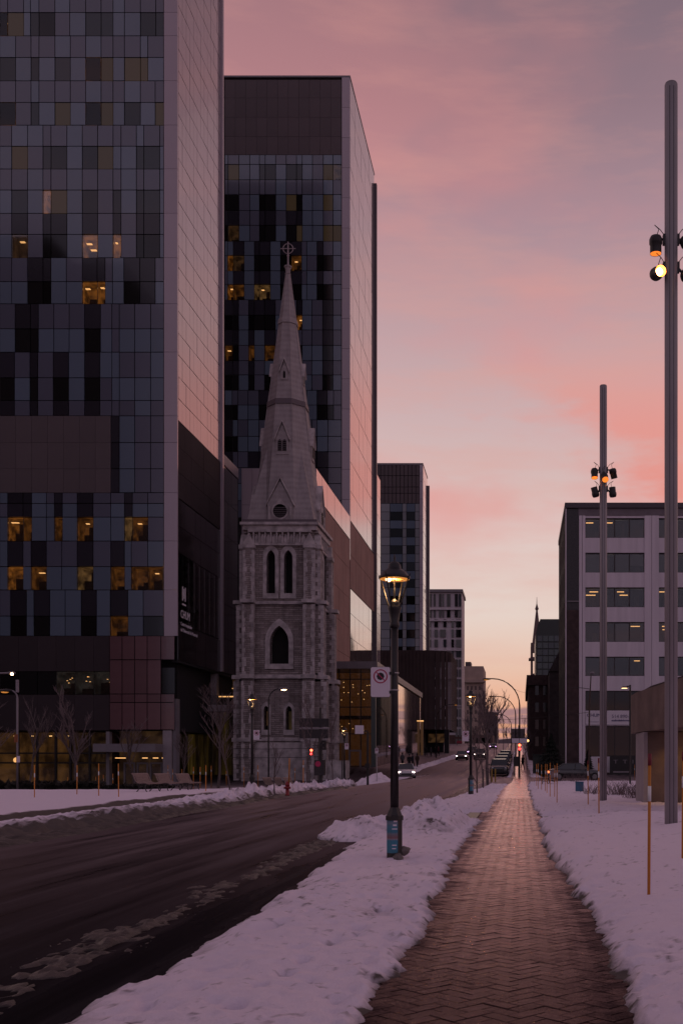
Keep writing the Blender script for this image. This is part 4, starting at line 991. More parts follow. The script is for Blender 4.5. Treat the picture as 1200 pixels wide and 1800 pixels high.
# broach spire
def ZC(p): return wz(p, kcy)
zs0 = ZK(919); hw = (kx1 - kx0) / 2 - .05
zt_ = ZC(480); r_t = .22
def ap(z): return 3.62 + (r_t - 3.62) * (z - zs0) / (zt_ - zs0)
def octa(z, a): 
    k = a / math.cos(math.pi / 8); return [(kcx + k * math.cos(math.pi / 8 + math.pi / 4 * i), kcy + k * math.sin(math.pi / 8 + math.pi / 4 * i), z) for i in range(8)]
mb = MB(); levels = [zs0, ZC(715), ZC(568), zt_]
for za, zb_ in zip(levels[:-1], levels[1:]):
    A, B = octa(za, ap(za)), octa(zb_, ap(zb_))
    for i in range(8): mb.face([A[i], A[(i + 1) % 8], B[(i + 1) % 8], B[i]])
mb.build('spire', SPI, ch)
bz = ZC(800); br = MB()
for sx_, sy_, i0 in ((1, 1, 0), (-1, 1, 2), (-1, -1, 4), (1, -1, 6)):
    c0 = (kcx + sx_ * hw, kcy + sy_ * hw, zs0); A = octa(zs0, ap(zs0)); tp_ = octa(bz, ap(bz)); apex = tuple((tp_[i0][k] + tp_[(i0 + 1) % 8][k]) / 2 for k in range(3)); e0, e1 = A[i0], A[(i0 + 1) % 8]
    br.face([e0, c0, apex]); br.face([c0, e1, apex])
br.build('broaches', SPI, ch)
MB().box(kx0 - .3, kx1 + .3, ky0 - .3, ky1 + .3, ZK(919) + .002, ZK(914)).build('spire_skirt', LEAD, ch)
rib = MB()
for i in range(8):
    rib.tube([octa(bz, ap(bz) + .02)[i], octa(zt_, r_t)[i]], [.07, .03], 5)
rib.build('spire_ribs', SPI, ch)
for zc in (ZC(716), ZC(568)):
    mb = MB()
    for (z0_, z1_, gr) in ((zc - .28, zc + .30, .12),):
        A, B = octa(z0_, ap(z0_) + gr), octa(z1_, ap(z1_) + gr); C_ = octa(z0_, ap(z0_) - .1); D_ = octa(z1_, ap(z1_) - .1)
        for i in range(8):
            j = (i + 1) % 8; mb.face([A[i], A[j], B[j], B[i]]); mb.face([B[i], B[j], D_[j], D_[i]]); mb.face([C_[i], C_[j], A[j], A[i]])
    mb.build('spire_band', LEAD if zc < ZC(600) else SPI, ch)
# lucarnes on four faces at three heights
def lucarne(zb_, w, h, gable, kind):
    """south-facing gabled dormer at height zb_"""
    yf = kcy - ap(zb_) - .08; zt2 = zb_ + h; bodym = MB(); yb = kcy - ap(zt2 + gable) + .2
    bodym.prism([(kcx - w / 2, zb_), (kcx + w / 2, zb_), (kcx + w / 2, zt2), (kcx, zt2 + gable), (kcx - w / 2, zt2)], yf, yb, 'y')
    rf = MB(); ov = .14
    for s in (-1, 1):
        a = (kcx + s * (w / 2 + ov), zt2 - ov * 1.4); c = (kcx, zt2 + gable + .22)
        rf.prism([a, (a[0], a[1] + .2), (c[0], c[1] + .2), c][::-s], yf - .15, yb, 'y')
    op = MB()
    if kind == 'round':
        n = 16; op.prism([(kcx + w * .28 * math.cos(2 * math.pi * k / n), zb_ + h * .60 + w * .28 * math.sin(2 * math.pi * k / n)) for k in range(n)], yf - .03, yf + .05, 'y')
    elif kind == 'pair':
        for s in (-1, 1): op.prism(arch(w * .3, h * .75, cx=kcx + s * w * .19, z0=zb_ + h * .22), yf - .03, yf + .05, 'y')
    else: op.prism(arch(w * .3, h * .8, cx=kcx, z0=zb_ + h * .2), yf - .03, yf + .05, 'y')
    lv = MB(); kk = 0; zz_ = zb_ + h * .25
    while kind != 'single' and zz_ < zb_ + h * .92: 
        wid = w * (.24 if kind == 'round' else .34); lv.box(kcx - wid, kcx + wid, yf - .07, yf - .035, zz_, zz_ + .05); zz_ += .2
    tr_ = MB()
    if kind == 'round':
        for s in (-1, 1): tr_.box(kcx + s * w * .42 - .1, kcx + s * w * .42 + .1, yf - .16, yf, zb_, zt2 - .3); 
        n = 14; o_ = [(kcx + w * .34 * math.cos(2 * math.pi * k / n), zb_ + h * .60 + w * .34 * math.sin(2 * math.pi * k / n)) for k in range(n)]; i_ = [(kcx + w * .275 * math.cos(2 * math.pi * k / n), zb_ + h * .60 + w * .275 * math.sin(2 * math.pi * k / n)) for k in range(n)]
        for k in range(n): j = (k + 1) % n; tr_.face([(i_[k][0], yf - .1, i_[k][1]), (o_[k][0], yf - .1, o_[k][1]), (o_[j][0], yf - .1, o_[j][1]), (i_[j][0], yf - .1, i_[j][1])])
        tr_.prism(arch(w * .34, h * .3, cx=kcx, z0=zt2 + .05), yf - .08, yf, 'y')
    for kk in range(4):
        M = Matrix.Translation((kcx, kcy, 0)) @ Matrix.Rotation(math.pi / 2 * kk, 4, 'Z') @ Matrix.Translation((-kcx, -kcy, 0))
        def cp(src, nm, mt, par):
            if not src.v: return None
            d = MB(); d.v = [tuple(M @ Vector(p)) for p in src.v]; d.f = list(src.f); d.mi = list(src.mi); return d.build(nm, mt, par)
        lo = cp(bodym, 'lucarne', SPI, ch); cp(rf, 'gable_coping', ASH, lo); cp(op, 'louvre_opening', VOID, lo); x = cp(lv, 'louvre_blades', LEAD, lo)
        if x: struct(x, 'stuff')
        cp(tr_, 'tracery', ASH, lo)
lucarne(zs0 + .1, 2.7, 1.9, 2.5, 'round'); lucarne(ZC(812), 1.35, 1.7, 1.6, 'pair'); lucarne(ZC(678), .8, 1.0, 1.0, 'single')
# capital and cross
MB().lathe([(.24, -.2), (.34, -.1), (.24, 0), (.3, .5), (.42, .62), (.42, .75), (.1, .85)], 8, (kcx, kcy, zt_)).build('spire_capital', SPI, ch)
IRON = mat('wrought_iron_grey', (.34, .29, .31), .5)
cr = MB(); zc = ZC(437); cr.tube([(kcx, kcy, zt_ + .7), (kcx, kcy, ZC(425))], [.10, .06], 6); cr.tube([(kcx - .82, kcy, zc), (kcx + .82, kcy, zc)], .055, 6); cr.sphere((kcx, kcy, zt_ + 1.9), .13, 6)
cr.tube([(kcx + .55 * math.cos(2 * math.pi * k / 20), kcy, zc + .55 * math.sin(2 * math.pi * k / 20)) for k in range(21)], .05, 5, caps=False); cr.build('cross', IRON, ch)
# low stone church base and steps beside it, glazed screen
MB().box(kx1 + .3, kx1 + 3.2, ky0 + .5, ky0 + 3, KG, KG + 2.4).build('side_porch', ASH, ch)

# ------------------------------------------------------------------ glazed pavilion next to the steeple
GY = 128.0; gx1 = wx(660, GY); gx0 = wx(560, GY); gz0 = gz(-15, GY) - .3; gzt = wz(1163, GY)
gp_ = thing('glass_pavilion', 'low glazed entrance pavilion with warm lights right of the steeple', 'building', ((gx0 + gx1) / 2, GY, gz0)); gp_['label'] = 'low glazed entrance pavilion with warm lights between steeple and street'
MB().box(gx0 - 2, gx1 + .25, GY - .4, 187, gzt - .9, gzt).build('roof_slab', GREY_M, gp_)
FR = mat('green_grey_frame', (.10, .13, .125), .4); 
for k, (a, c) in enumerate(((560, 596), (596, 615), (615, 634), (634, 652))):
    for ya, yb in ((1170, 1194), (1194, 1243), (1243, 1290), (1290, 1352)): MB().box(wx(a, GY) + .05, wx(c, GY) - .05, GY, GY + .05, max(gz0, wz(yb, GY)) + .05, wz(ya, GY) - .05).build('window', GLASS, gp_)
fm = MB()
for p in (596, 615, 634): fm.box(wx(p, GY) - .06, wx(p, GY) + .06, GY - .06, GY + .1, gz0, gzt - .92)
for p in (1194, 1243, 1290): fm.box(gx0, wx(652, GY), GY - .06, GY + .1, wz(p, GY) - .06, wz(p, GY) + .06)
fm.build('mullions', MULL, gp_); MB().box(wx(652, GY), gx1, GY - .1, GY + .5, gz0, gzt - .92).build('corner_post', FR, gp_)
WOOD_IN = mat('glowing_timber_lining', (.16, .07, .03), .6, noise=.4, nscale=3, stretch=(6, 6, .5), emit=(.35, .12, .03), estr=.09); WOOD_IN.cycles.emission_sampling = 'NONE'  # timber given a glow that stands for the lamplit interior
MB().box(gx0, gx1 - .6, GY + 5, GY + 5.2, gz0, gzt - 1).build('timber_back_wall', WOOD_IN, gp_); MB().box(gx0, gx1 - .3, GY + .2, GY + 5, wz(1262, GY), wz(1258, GY)).build('upper_floor', CAV, gp_)
MB().box(gx0, gx1 - .3, GY + .2, GY + 5, gz0, gz0 + .35).build('floor_slab', CAV, gp_)
sl = MB(); random.seed(8)
for k in range(24):
    px = random.uniform(590, 650); py = random.choice((1200, 1206, 1212, 1220, 1232, 1275, 1284)) + random.uniform(-3, 3); yy = GY + random.uniform(.6, 3); sl.box(wx(px, yy), wx(px, yy) + .09, yy, yy + .1, wz(py, yy), wz(py, yy) + .05)
struct(sl.build('ceiling_spots', LAMP_S, gp_), 'stuff')
n = 16
for k in range(n):
    ya = GY + .5 + (186 - GY) * k / n; yb = GY + .5 + (186 - GY) * (k + 1) / n
    MB().box(gx1 - .06, gx1, ya + .04, yb - .04, gz0 + .3, gzt - 1).build('side_window', SIDE_G if k > 4 else GLASS, gp_)
MB().box(gx1 - 3, gx1 - 2.9, GY + 5.3, 186, gz0, gzt - 1).build('inner_wall', WOOD_IN, gp_)
MB().box(gx0, gx1 - 2.95, GY + 5.3, 186, gz0, gzt - 1).build('rear_block', CAV, gp_)
dm = MB().box(wx(613, GY), wx(616, GY), GY - .3, GY - .1, gz0, wz(1318, GY)); dm.box(wx(632, GY), wx(635, GY), GY - .3, GY - .1, gz0, wz(1318, GY)); dm.box(wx(616, GY), wx(632, GY), GY - .3, GY - .1, wz(1321, GY), wz(1318, GY)); dm.build('door_portal', GREY_M, gp_)

# ------------------------------------------------------------------ curved brown building
BY = 200.0; cb_ = thing('curved_building', 'dark brown ribbed building with a rounded end above a black arcade', 'building', (wx(700, BY), BY, gz(-20, BY)))
RIBB = mat('dark_bronze_ribs', (.062, .045, .045), .9, spec=.08, noise=.15, nscale=.4); zt2 = wz(1143, BY); zb2 = wz(1282, BY); mb = MB()
path = [(wx(560, BY), BY)]; xe = wx(789, BY); rr = 4.5
for k in range(60): path.append((wx(560, BY) + (xe - rr - wx(560, BY)) * (k + 1) / 60, BY))
for k in range(1, 13): a = -math.pi / 2 + math.pi / 2 * k / 12; path.append((xe - rr + rr * math.cos(a), BY + rr + rr * math.sin(a)))
for k in range(1, 20): path.append((xe, BY + rr + k * 1.0))
for (p, q_), k in zip(zip(path[:-1], path[1:]), range(999)):
    d = Vector((q_[0] - p[0], q_[1] - p[1], 0)); nn = Vector((d.y, -d.x, 0)).normalized() * (.12 if k % 2 else 0)
    mb.face([(p[0] + nn.x, p[1] + nn.y, zb2), (q_[0] + nn.x, q_[1] + nn.y, zb2), (q_[0] + nn.x, q_[1] + nn.y, zt2), (p[0] + nn.x, p[1] + nn.y, zt2)])
mb.face([(p[0], p[1], zt2 - .05) for p in path] + [(path[0][0], path[-1][1], zt2 - .05)]); mb.face([(p[0], p[1], zb2) for p in path][::-1] + [(path[0][0], path[-1][1], zb2)]); mb.build('ribbed_wall', RIBB, cb_)
MB().box(wx(560, BY), wx(742, BY), BY + .5, BY + 18, gz(-18, BY) - .5, zb2 - .02).build('arcade_wall', CAV, cb_)
MB().box(wx(742, BY), wx(774, BY), BY + 8, BY + 8.2, gz(-18, BY), zb2 - .05).build('arcade_back', CAV, cb_); MB().box(wx(746, BY), wx(780, BY), BY + 7.8, BY + 7.9, wz(1304, BY), wz(1288, BY)).build('arcade_lit_ceiling', ROOM_D, cb_)
MB().box(wx(780, BY), wx(788, BY), BY + .5, BY + 2, gz(-14, BY) - .5, zb2 - .02).build('arcade_pier', CAV, cb_)

# ------------------------------------------------------------------ pale residence with slit windows
RY = 331.0; rs = thing('pale_apartment_block', 'pale slab block with tall slit windows beyond the curved brown building', 'building', (wx(780, RY), RY, gz(-20, RY)))
PALE = mat('pale_precast', (.54, .48, .52), .7, noise=.06, nscale=.3); xr = wx(811, RY)
MB().box(wx(735, RY), xr, RY + .4, 348, 3, wz(1040, RY)).build('wall', PALE, rs); MB().box(wx(735, RY), xr + .4, RY - .4, 349, wz(1041, RY), wz(1036, RY)).build('roof_slab', GREY_M, rs)
sm_ = MB()
random.seed(4)
yy = 1044
for j in range(15):
    hrow = 22 if j == 0 else 13.4; gaps = 17.5 if j else 26
    cols = [(746, 752), (754, 758), (762, 765), (771, 775), (777, 780), (785, 791), (799, 804), (806, 810)] if j < 2 else [(752, 757), (763, 769), (779, 784) if j % 3 else (773, 783), (793, 797) if j < 6 else (800, 804), (801, 810) if j < 6 else (806, 810)]
    if j == 1: hrow = 15
    for a, c in cols:
        o = MB().box(wx(a, RY), wx(c, RY), RY - .02, RY + .45, wz(yy + hrow, RY), wz(yy, RY)).build('window', WIN_P if random.random() < .55 else (WIN_T if random.random() < .6 else WIN_D), rs)
    yy += gaps if j != 1 else 19
for yy in (1070, 1090, 1142, 1192, 1240): MB().box(wx(735, RY), xr, RY - .25, RY + .42, wz(yy + 2, RY), wz(yy, RY)).build('floor_band', PALE, rs)
MB().box(wx(735, RY), xr, RY + .05, RY + .41, 3, wz(1292, RY)).build('shopfront_wall', mat('brick_ground_floor', (.10, .05, .045), .8, noise=.3, nscale=1), rs)

def block(name, label, Y, p0, p1, ptop, depth, m, wins=None, wm=None, zbase=None, side=None):
    r = thing(name, label, 'building', (wx((p0 + p1) / 2, Y), Y, gz(wx(p0, Y), Y)))
    zb_ = (zbase if zbase is not None else gz(wx(p0, Y), Y) - 3); MB().box(wx(p0, Y), wx(p1, Y), Y, Y + depth, zb_, wz(ptop, Y)).build('wall', m, r)
    if wins:
        for (a, c, ya, yb) in wins:
            MB().box(wx(a, Y), wx(c, Y), Y - .06, Y + .1, wz(yb, Y), wz(ya, Y)).build('window', wm or WIN_D, r)
    return r
BEI = mat('beige_stone', (.40, .30, .25), .85, noise=.12, nscale=.3)
b1 = block('beige_stone_building', 'beige stone block with rounded cornice behind the pale slab block', 420, 815, 849, 1171, 30, BEI, [(820 + 7 * i, 823 + 7 * i, 1206 + 14 * j, 1213 + 14 * j) for i in range(4) for j in range(7)], mat('sooty_window', (.10, .07, .065), .3))
MB().box(wx(815, 420), wx(852, 420), 418.6, 422, wz(1200, 420), wz(1195, 420)).build('cornice', BEI, b1); MB().box(wx(817, 420), wx(827, 420), 421, 430, wz(1171, 420), wz(1163, 420)).build('roof_hut', LOUV, b1)
b2 = block('grey_street_building', 'small grey building seen past the beige block at the street end', 520, 846, 873, 1252, 30, mat('grey_stucco', (.13, .10, .11), .8), [(852 + 6 * i, 855 + 6 * i, 1258 + 12 * j, 1264 + 12 * j) for i in range(3) for j in range(4)])
b3 = block('grey_street_building', 'low dark building beyond the arched street lamps', 620, 897, 922, 1281, 30, mat('grey_stucco_dark', (.10, .08, .085), .8), [(900 + 6 * i, 903 + 6 * i, 1287 + 9 * j, 1291 + 9 * j) for i in range(3) for j in range(3)])
b4 = block('terrace_house', 'low shopfront row under the beige block', 400, 812, 866, 1292, 16, mat('terrace_brick', (.13, .08, .075), .8, noise=.2, nscale=.5), [(816 + 10 * i, 822 + 10 * i, 1297, 1306) for i in range(5)])

# ------------------------------------------------------------------ right-hand office building
OY = 106.0
def XO(p): return wx(p, OY)
def ZO(p): return wz(p, OY)
of = thing('office_building', 'pale mauve office block with ribbon windows behind the two light poles', 'building', (XO(1100), OY, gz(8, OY)))
OFF = mat('mauve_precast', (.70, .63, .69), .65, noise=.10, nscale=.6, stretch=(3, 3, .2), bump=.12, bscale=3)
DBR = mat('dark_brick', (.060, .036, .036), .85, noise=.35, nscale=2, bump=.4, bscale=8)
zt3 = ZO(893); og = gz(6, OY) - .5
MB().box(XO(993), XO(1460), OY + 1.2, 124, og, zt3 - .05).build('core', CAV, of)
MB().box(XO(992), XO(1462), OY - .15, 124.4, ZO(893), ZO(884)).build('roof_edge', mat('roof_fascia', (.07, .055, .065), .5), of)
MB().box(XO(1016), XO(1460), OY + .05, OY + 1.18, ZO(906), ZO(893.2)).build('attic_band', mat('attic_panel', (.17, .14, .16), .6, noise=.2, nscale=1), of)
rowsO = [(910, 945), (971, 1006), (1032, 1067), (1093, 1128), (1154, 1188), (1214, 1249), (1276, 1330)]
bays = [(1028, 1132), (1157, 1262), (1287, 1392)]
prev = 906
random.seed(12)
for (ya, yb) in rowsO + [(1372, 1372)]:
    if ya > prev:
        for a, c in bays: MB().box(XO(a), XO(c), OY + .12, OY + 1.1, ZO(ya), ZO(prev)).build('spandrel', OFF, of)
    prev = yb
pier = [(1017, 1028), (1132, 1157), (1262, 1287), (1392, 1420)]
for a, c in pier: 
    MB().box(XO(a), XO((a + c) / 2) - .02, OY, OY + 1.15, og, ZO(906) - .01).build('pier', OFF, of); MB().box(XO((a + c) / 2) + .02, XO(c), OY, OY + 1.15, og, ZO(906) - .01).build('pier', OFF, of)
blind = mat('roller_blind', (.16, .155, .15), .8, rand=.35); ROOM_O = lit_mat('office_interior', (.085, .07, .045), .42, 1.6)
for r_, (ya, yb) in enumerate(rowsO):
    for a, c in bays:
        w4 = (c - a) / 4
        for i in range(4):
            x0, x1 = XO(a + w4 * i), XO(a + w4 * (i + 1)); kind = 'lit'
            if r_ in (5, 6): kind = 'dark'
            elif (r_, i) in ((1, 2), (1, 3), (4, 0), (1, 0)) or random.random() < .12: kind = 'blind'
            if kind == 'dark': front_panel(of, 'window', WIN_D, x0, x1, ZO(yb), ZO(ya), OY + .35, .07, .1)
            else:
                lamps = {0: (1, 1, 0, 3), 2: (2, 0, 2, 0)}.get(r_, (0, 0, 0, 1))[i] if a == 1028 else random.choice((0, 0, 0, 1, 2))
                o = lit_window(of, x0, x1, ZO(yb), ZO(ya), OY + .35, ROOM_O, 0, .07, .9)
                for k in range(lamps):
                    zz_ = ZO(ya + 6 + 5.5 * k); xx = x0 + random.uniform(.1, .6); MB().box(xx, min(x1 - .12, xx + random.uniform(.5, 1.2)), OY + .6 + .12 * k, OY + .72 + .12 * k, zz_ - .07, zz_).build('ceiling_lamp', LAMP_W, o)
                if kind == 'blind': MB().box(x0 + .06, x1 - .06, OY + .46, OY + .49, ZO(yb) + .05 + (.7 if random.random() < .3 else 0), ZO(ya) - .05).build('blind', blind, o)
        fr_ = MB()
        for i in range(5): fr_.box(XO(a + w4 * i) - .045, XO(a + w4 * i) + .045, OY + .28, OY + .42, ZO(yb), ZO(ya))
        fr_.box(XO(a), XO(c), OY + .281, OY + .419, ZO(ya) - .09, ZO(ya)); fr_.box(XO(a), XO(c), OY + .281, OY + .419, ZO(yb), ZO(yb) + .07); fr_.build('window_frame', mat('dark_bronze_frame', (.04, .032, .034), .5), of)
# brick strip at the corner, glossy black tiles above
MB().box(XO(995), XO(1017) - .01, OY + .1, OY + 1.15, og, ZO(1072)).build('brick_strip', DBR, of); MB().box(XO(995), XO(1017) - .01, OY + .12, OY + 1.15, ZO(1072) + .01, ZO(893.2)).build('tiled_strip', mat('black_mosaic', (.018, .015, .019), .3, noise=.8, nscale=7), of)
MB().box(XO(996), XO(1017) - .02, OY - .05, OY + 1.0, ZO(1058), ZO(1056)).build('strip_ledge', GREY_M, of)
MB().box(XO(993.4), XO(995) - .01, OY, 124, og, ZO(893.2)).build('side_wall', OFF, of)
sv = MB()
for k in range(5):
    for j in range(6): sv.box(XO(993.4) - .05, XO(993.4) + .1, 108 + 3.2 * k, 108.5 + 3.2 * k, ZO(930 + 62 * j), ZO(912 + 62 * j))
struct(sv.build('side_vents', MULL, of), 'stuff')
MB().box(XO(1017), XO(1460), OY - .02, OY + .3, og, ZO(1358)).build('plinth', DBR, of)
# banner with name and phone number
def front_text(body, size, x, z, Y, root, m, name='lettering', sx=1):
    mb = text_mb(body, size); mb.xform(Matrix.Translation((x, Y, z)) @ Matrix(((sx, 0, 0, 0), (0, 0, 1, 0), (0, 1, 0, 0), (0, 0, 0, 1)))); return mb.build(name, m, root)
bn = thing('banner', 'long white banner with CHUM and a phone number across the office wall', 'banner', (XO(1075), OY, ZO(1275)))
MB().box(XO(1029), XO(1135), OY - .03, OY + .1, ZO(1274), ZO(1250)).build('sheet', mat('banner_white', (.72, .66, .72), .7), bn)
BLU = mat('banner_navy', (.05, .035, .14), .6); BLG = mat('banner_blue_grey', (.16, .13, .22), .6)
front_text('CHUM', .50, XO(1030.5), ZO(1260), OY - .045, bn, BLU, sx=1.0); MB().box(XO(1034), XO(1052), OY - .045, OY - .035, ZO(1269.3), ZO(1268.6)).build('rule_line', BLG, bn)
front_text('514 890-8321', .50, XO(1074), ZO(1262), OY - .045, bn, BLG); fine = MB(); random.seed(6); px_ = 1074.0
while px_ < 1131:
    w_ = random.uniform(.7, 1.5); fine.box(XO(px_), XO(px_ + w_), OY - .045, OY - .035, ZO(1268), ZO(random.choice((1265.6, 1265.6, 1264.9)))); px_ += w_ + .45
struct(fine.build('unreadable_small_print', BLU, bn), 'stuff')
dk_ = thing('shop_hoarding', 'black hoarding with pale letters at the foot of the office block', 'hoarding', (XO(1090), OY - .5, og))
MB().box(XO(1070), XO(1122), OY - .6, OY - .5, og, ZO(1328)).build('board', MULL, dk_); front_text('T  T  I', .55, XO(1076), ZO(1342), OY - .63, dk_, mat('worn_letter', (.25, .22, .24), .7), sx=1.5); MB().box(XO(1076), XO(1104), OY - .63, OY - .61, ZO(1358), ZO(1355.5)).build('small_print', MATS['worn_letter'], dk_)

# ------------------------------------------------------------------ buildings further up the right side
db = block('dark_brick_house', 'dark brick building with heavy cornice past the office block', 150, 929, 994, 1190, 40, DBR, [(940 + 14 * i, 946 + 14 * i, 1205 + 30 * j, 1222 + 30 * j) for i in range(3) for j in range(4)], WIN_D)
MB().box(wx(925, 150), wx(985, 150), 149.4, 190, wz(1205, 150), wz(1187, 150)).build('cornice', DBR, db)
db2 = block('gabled_brick_house', 'narrow gabled brick house squeezed between dark brick building and office block', 140, 965, 992, 1180, 20, mat('sooty_brick', (.05, .04, .042), .9, noise=.3, nscale=1.5))
MB().prism([(wx(964, 140), wz(1180, 140)), (wx(993, 140), wz(1180, 140)), (wx(993, 140), wz(1135, 140)), (wx(984, 140), wz(1140, 140)), (wx(975, 140), wz(1158, 140))], 139.8, 160, 'y').build('gable', MATS['sooty_brick'], db2)
GRG = mat('green_glass', (.035, .055, .052), .15, spec=.7, rand=.3); gg = thing('green_glass_building', 'dark green glass building with sloped shoulder behind the far church spire', 'building', (wx(962, 300), 300, gz(8, 300)))
MB().prism([(wx(941, 300), 3), (wx(985, 300), 3), (wx(985, 300), wz(1088, 300)), (wx(949, 300), wz(1088, 300)), (wx(944, 300), wz(1100, 300)), (wx(941, 300), wz(1115, 300))], 300.3, 330, 'y').build('shell', mat('green_metal', (.03, .042, .04), .4), gg)
for j in range(6):
    for i in range(4): front_panel(gg, 'window', GRG if (i + j) % 3 else WIN_T, wx(943 + 10 * i, 300), wx(953 + 10 * i, 300), wz(1128 + 12 * j, 300), wz(1117 + 12 * j, 300), 300, .2, .25)
FY = 400; fx = wx(943, FY); fc = thing('church_spire', 'slender far church spire beside the green glass building', 'church', (fx, FY, gz(6, FY)))
def fzz(p): return wz(p, FY)
fr0 = wx(952, FY) - fx; DST = mat('dusky_stone', (.15, .105, .10), .85); 
tw = MB()
for s in (-1, 1):
    for q_ in (-1, 1): tw.box(fx + s * 2.0 - .45, fx + s * 2.0 + .45, FY + 2 + q_ * 2 - .45, FY + 2 + q_ * 2 + .45, 2, fzz(1135))
tw.box(fx - 2.4, fx + 2.4, FY - .4, FY + 4.4, 2, fzz(1184)); tw.box(fx - 2.6, fx + 2.6, FY - .6, FY + 4.6, fzz(1160), fzz(1155)); tw.box(fx - .15, fx + .15, FY - .2, FY + .2, fzz(1184), fzz(1135)); tw.box(fx - 2.4, fx + 2.4, FY - .4, FY + 4.4, fzz(1146), fzz(1130)); tw.build('tower', DST, fc)
MB().box(fx - 3.2, fx + 3.0, FY - .9, FY + 5, fzz(1160), fzz(1157)).build('balcony', DST, fc)
MB().lathe([(1.9, 0), (1.08, fzz(1100) - fzz(1132)), (.36, fzz(1072) - fzz(1132)), (.75, fzz(1069) - fzz(1132)), (.5, fzz(1066) - fzz(1132)), (.15, fzz(1060) - fzz(1132)), (.06, fzz(1048) - fzz(1132))], 8, (fx, FY + 2, fzz(1132))).build('spire', DST, fc)

# ------------------------------------------------------------------ concrete ventilation block in the snow
vt = thing('ventilation_block', 'raw concrete ventilation shaft with overhanging hood standing in the snow', 'shaft', (5.5, 34, 0))
RAW = mat('brown_raw_concrete', (.145, .102, .088), .85, noise=.3, nscale=1.2, bump=.25, bscale=8)
MB().box(4.12, 8.6, 33.0, 35.3, -.1, 2.52).build('shaft_wall', RAW, vt)
MB().box(3.98, 4.11, 32.95, 35.2, -.1, 2.52).build('edge_strip', CONC, vt)
MB().prism([(3.9, 34), (4.5, 27.6), (9.5, 27.6), (9.5, 36), (3.9, 36)], 2.54, 3.88, 'z').build('hood', RAW, vt)
MB().prism([(4.3, 33.6), (4.85, 28.1), (9.1, 28.1), (9.1, 35.6), (4.3, 35.6)], 3.885, 4.05, 'z').build('roof_cap', LOUV2, vt)
bl = MB()
for (x, z) in ((4.75, 1.55), (4.78, 1.25), (4.74, .95), (6.2, 1.55), (6.2, 1.0)): bl.box(x, x + .05, 32.98, 33.01, z, z + .05)
struct(bl.build('tie_holes', CAV, vt), 'stuff')
MB().lathe([(.14, 0), (.14, .05)], 12, (5.45, 32.3, 2.485)).build('soffit_lamp', mat('soffit_lamp_glow', (1, .7, .3), .5, emit=(1, .55, .18), estr=6), vt)
sd = bpy.data.lights.new('soffit_light', 'SPOT'); sd.energy = 26; sd.color = (1, .55, .2); sd.spot_size = math.radians(110); sd.spot_blend = .7; sd.shadow_soft_size = .12
so = bpy.data.objects.new('soffit_light', sd); COL.objects.link(so); so.parent = vt; so.location = Vector((5.0, 32.2, 2.45)) - vt.location; so.rotation_euler = (math.radians(12), 0, 0)
# ------------------------------------------------------------------ street furniture materials
BLK = mat('black_cast_iron', (.014, .012, .013), .45, noise=.3, nscale=6)
POLEM = mat('grey_galvanised', (.28, .26, .27), .5, metal=0, noise=.12, nscale=2, stretch=(1, 1, .3))
ORNG = mat('orange_stake', (.55, .20, .02), .6, rand=.15); STKW = mat('reflective_white', (.7, .7, .7), .4); STKR = mat('stake_red_tip', (.16, .01, .02), .6)
BULB = mat('sodium_bulb', (1, .8, .5), .5, emit=(1, .60, .28), estr=12); BULB2 = mat('lamp_underside_glow', (.9, .45, .12), .5, emit=(1, .36, .06), estr=.5)
LANT = mat('lantern_glass_tint', (.9, .8, .6), .1)
SIGNW = mat('sign_white', (.74, .66, .74), .45); SIGNR = mat('sign_red', (.42, .015, .09), .5); SIGNB = mat('sign_black', (.012, .01, .012), .5); ALU = mat('bare_aluminium', (.40, .38, .40), .4, metal=.5)
SIGNG = mat('sign_backing_grey', (.14, .125, .13), .6)

# ------------------------------------------------------------------ tall light poles with floodlights
def flood(root, at, aim, lit, tilt=0):
    """floodlight can hanging from an arm: at = centre of the can, aim = unit direction of its mouth"""
    d = Vector(aim).normalized(); M = Matrix.Translation(at) @ d.to_track_quat('Z', 'Y').to_matrix().to_4x4()
    b_ = MB().lathe([(.05, -.17), (.10, -.16), (.125, -.10), (.125, -.02), (.11, .0), (.11, .17)], 18); b_.f = b_.f[:-1]; b_.mi = b_.mi[:-1]
    can = b_.xform(M).build('floodlight', BLK, root, True)
    rf_ = MB().lathe([(.104, .165), (.102, .02)], 18); rf_.f = rf_.f[:-2]; rf_.mi = rf_.mi[:-2]; rf_.xform(M).build('reflector', BULB2 if lit else BLK, can, True)
    MB().lathe([(.098, .015), (.098, .022)], 18).xform(M).build('lamp_disc', BULB2 if lit else BLK, can)
    if lit == 2: MB().lathe([(.068, .03), (.07, .10), (.03, .13)], 12).xform(M).build('bulb', BULB, can)
    return can
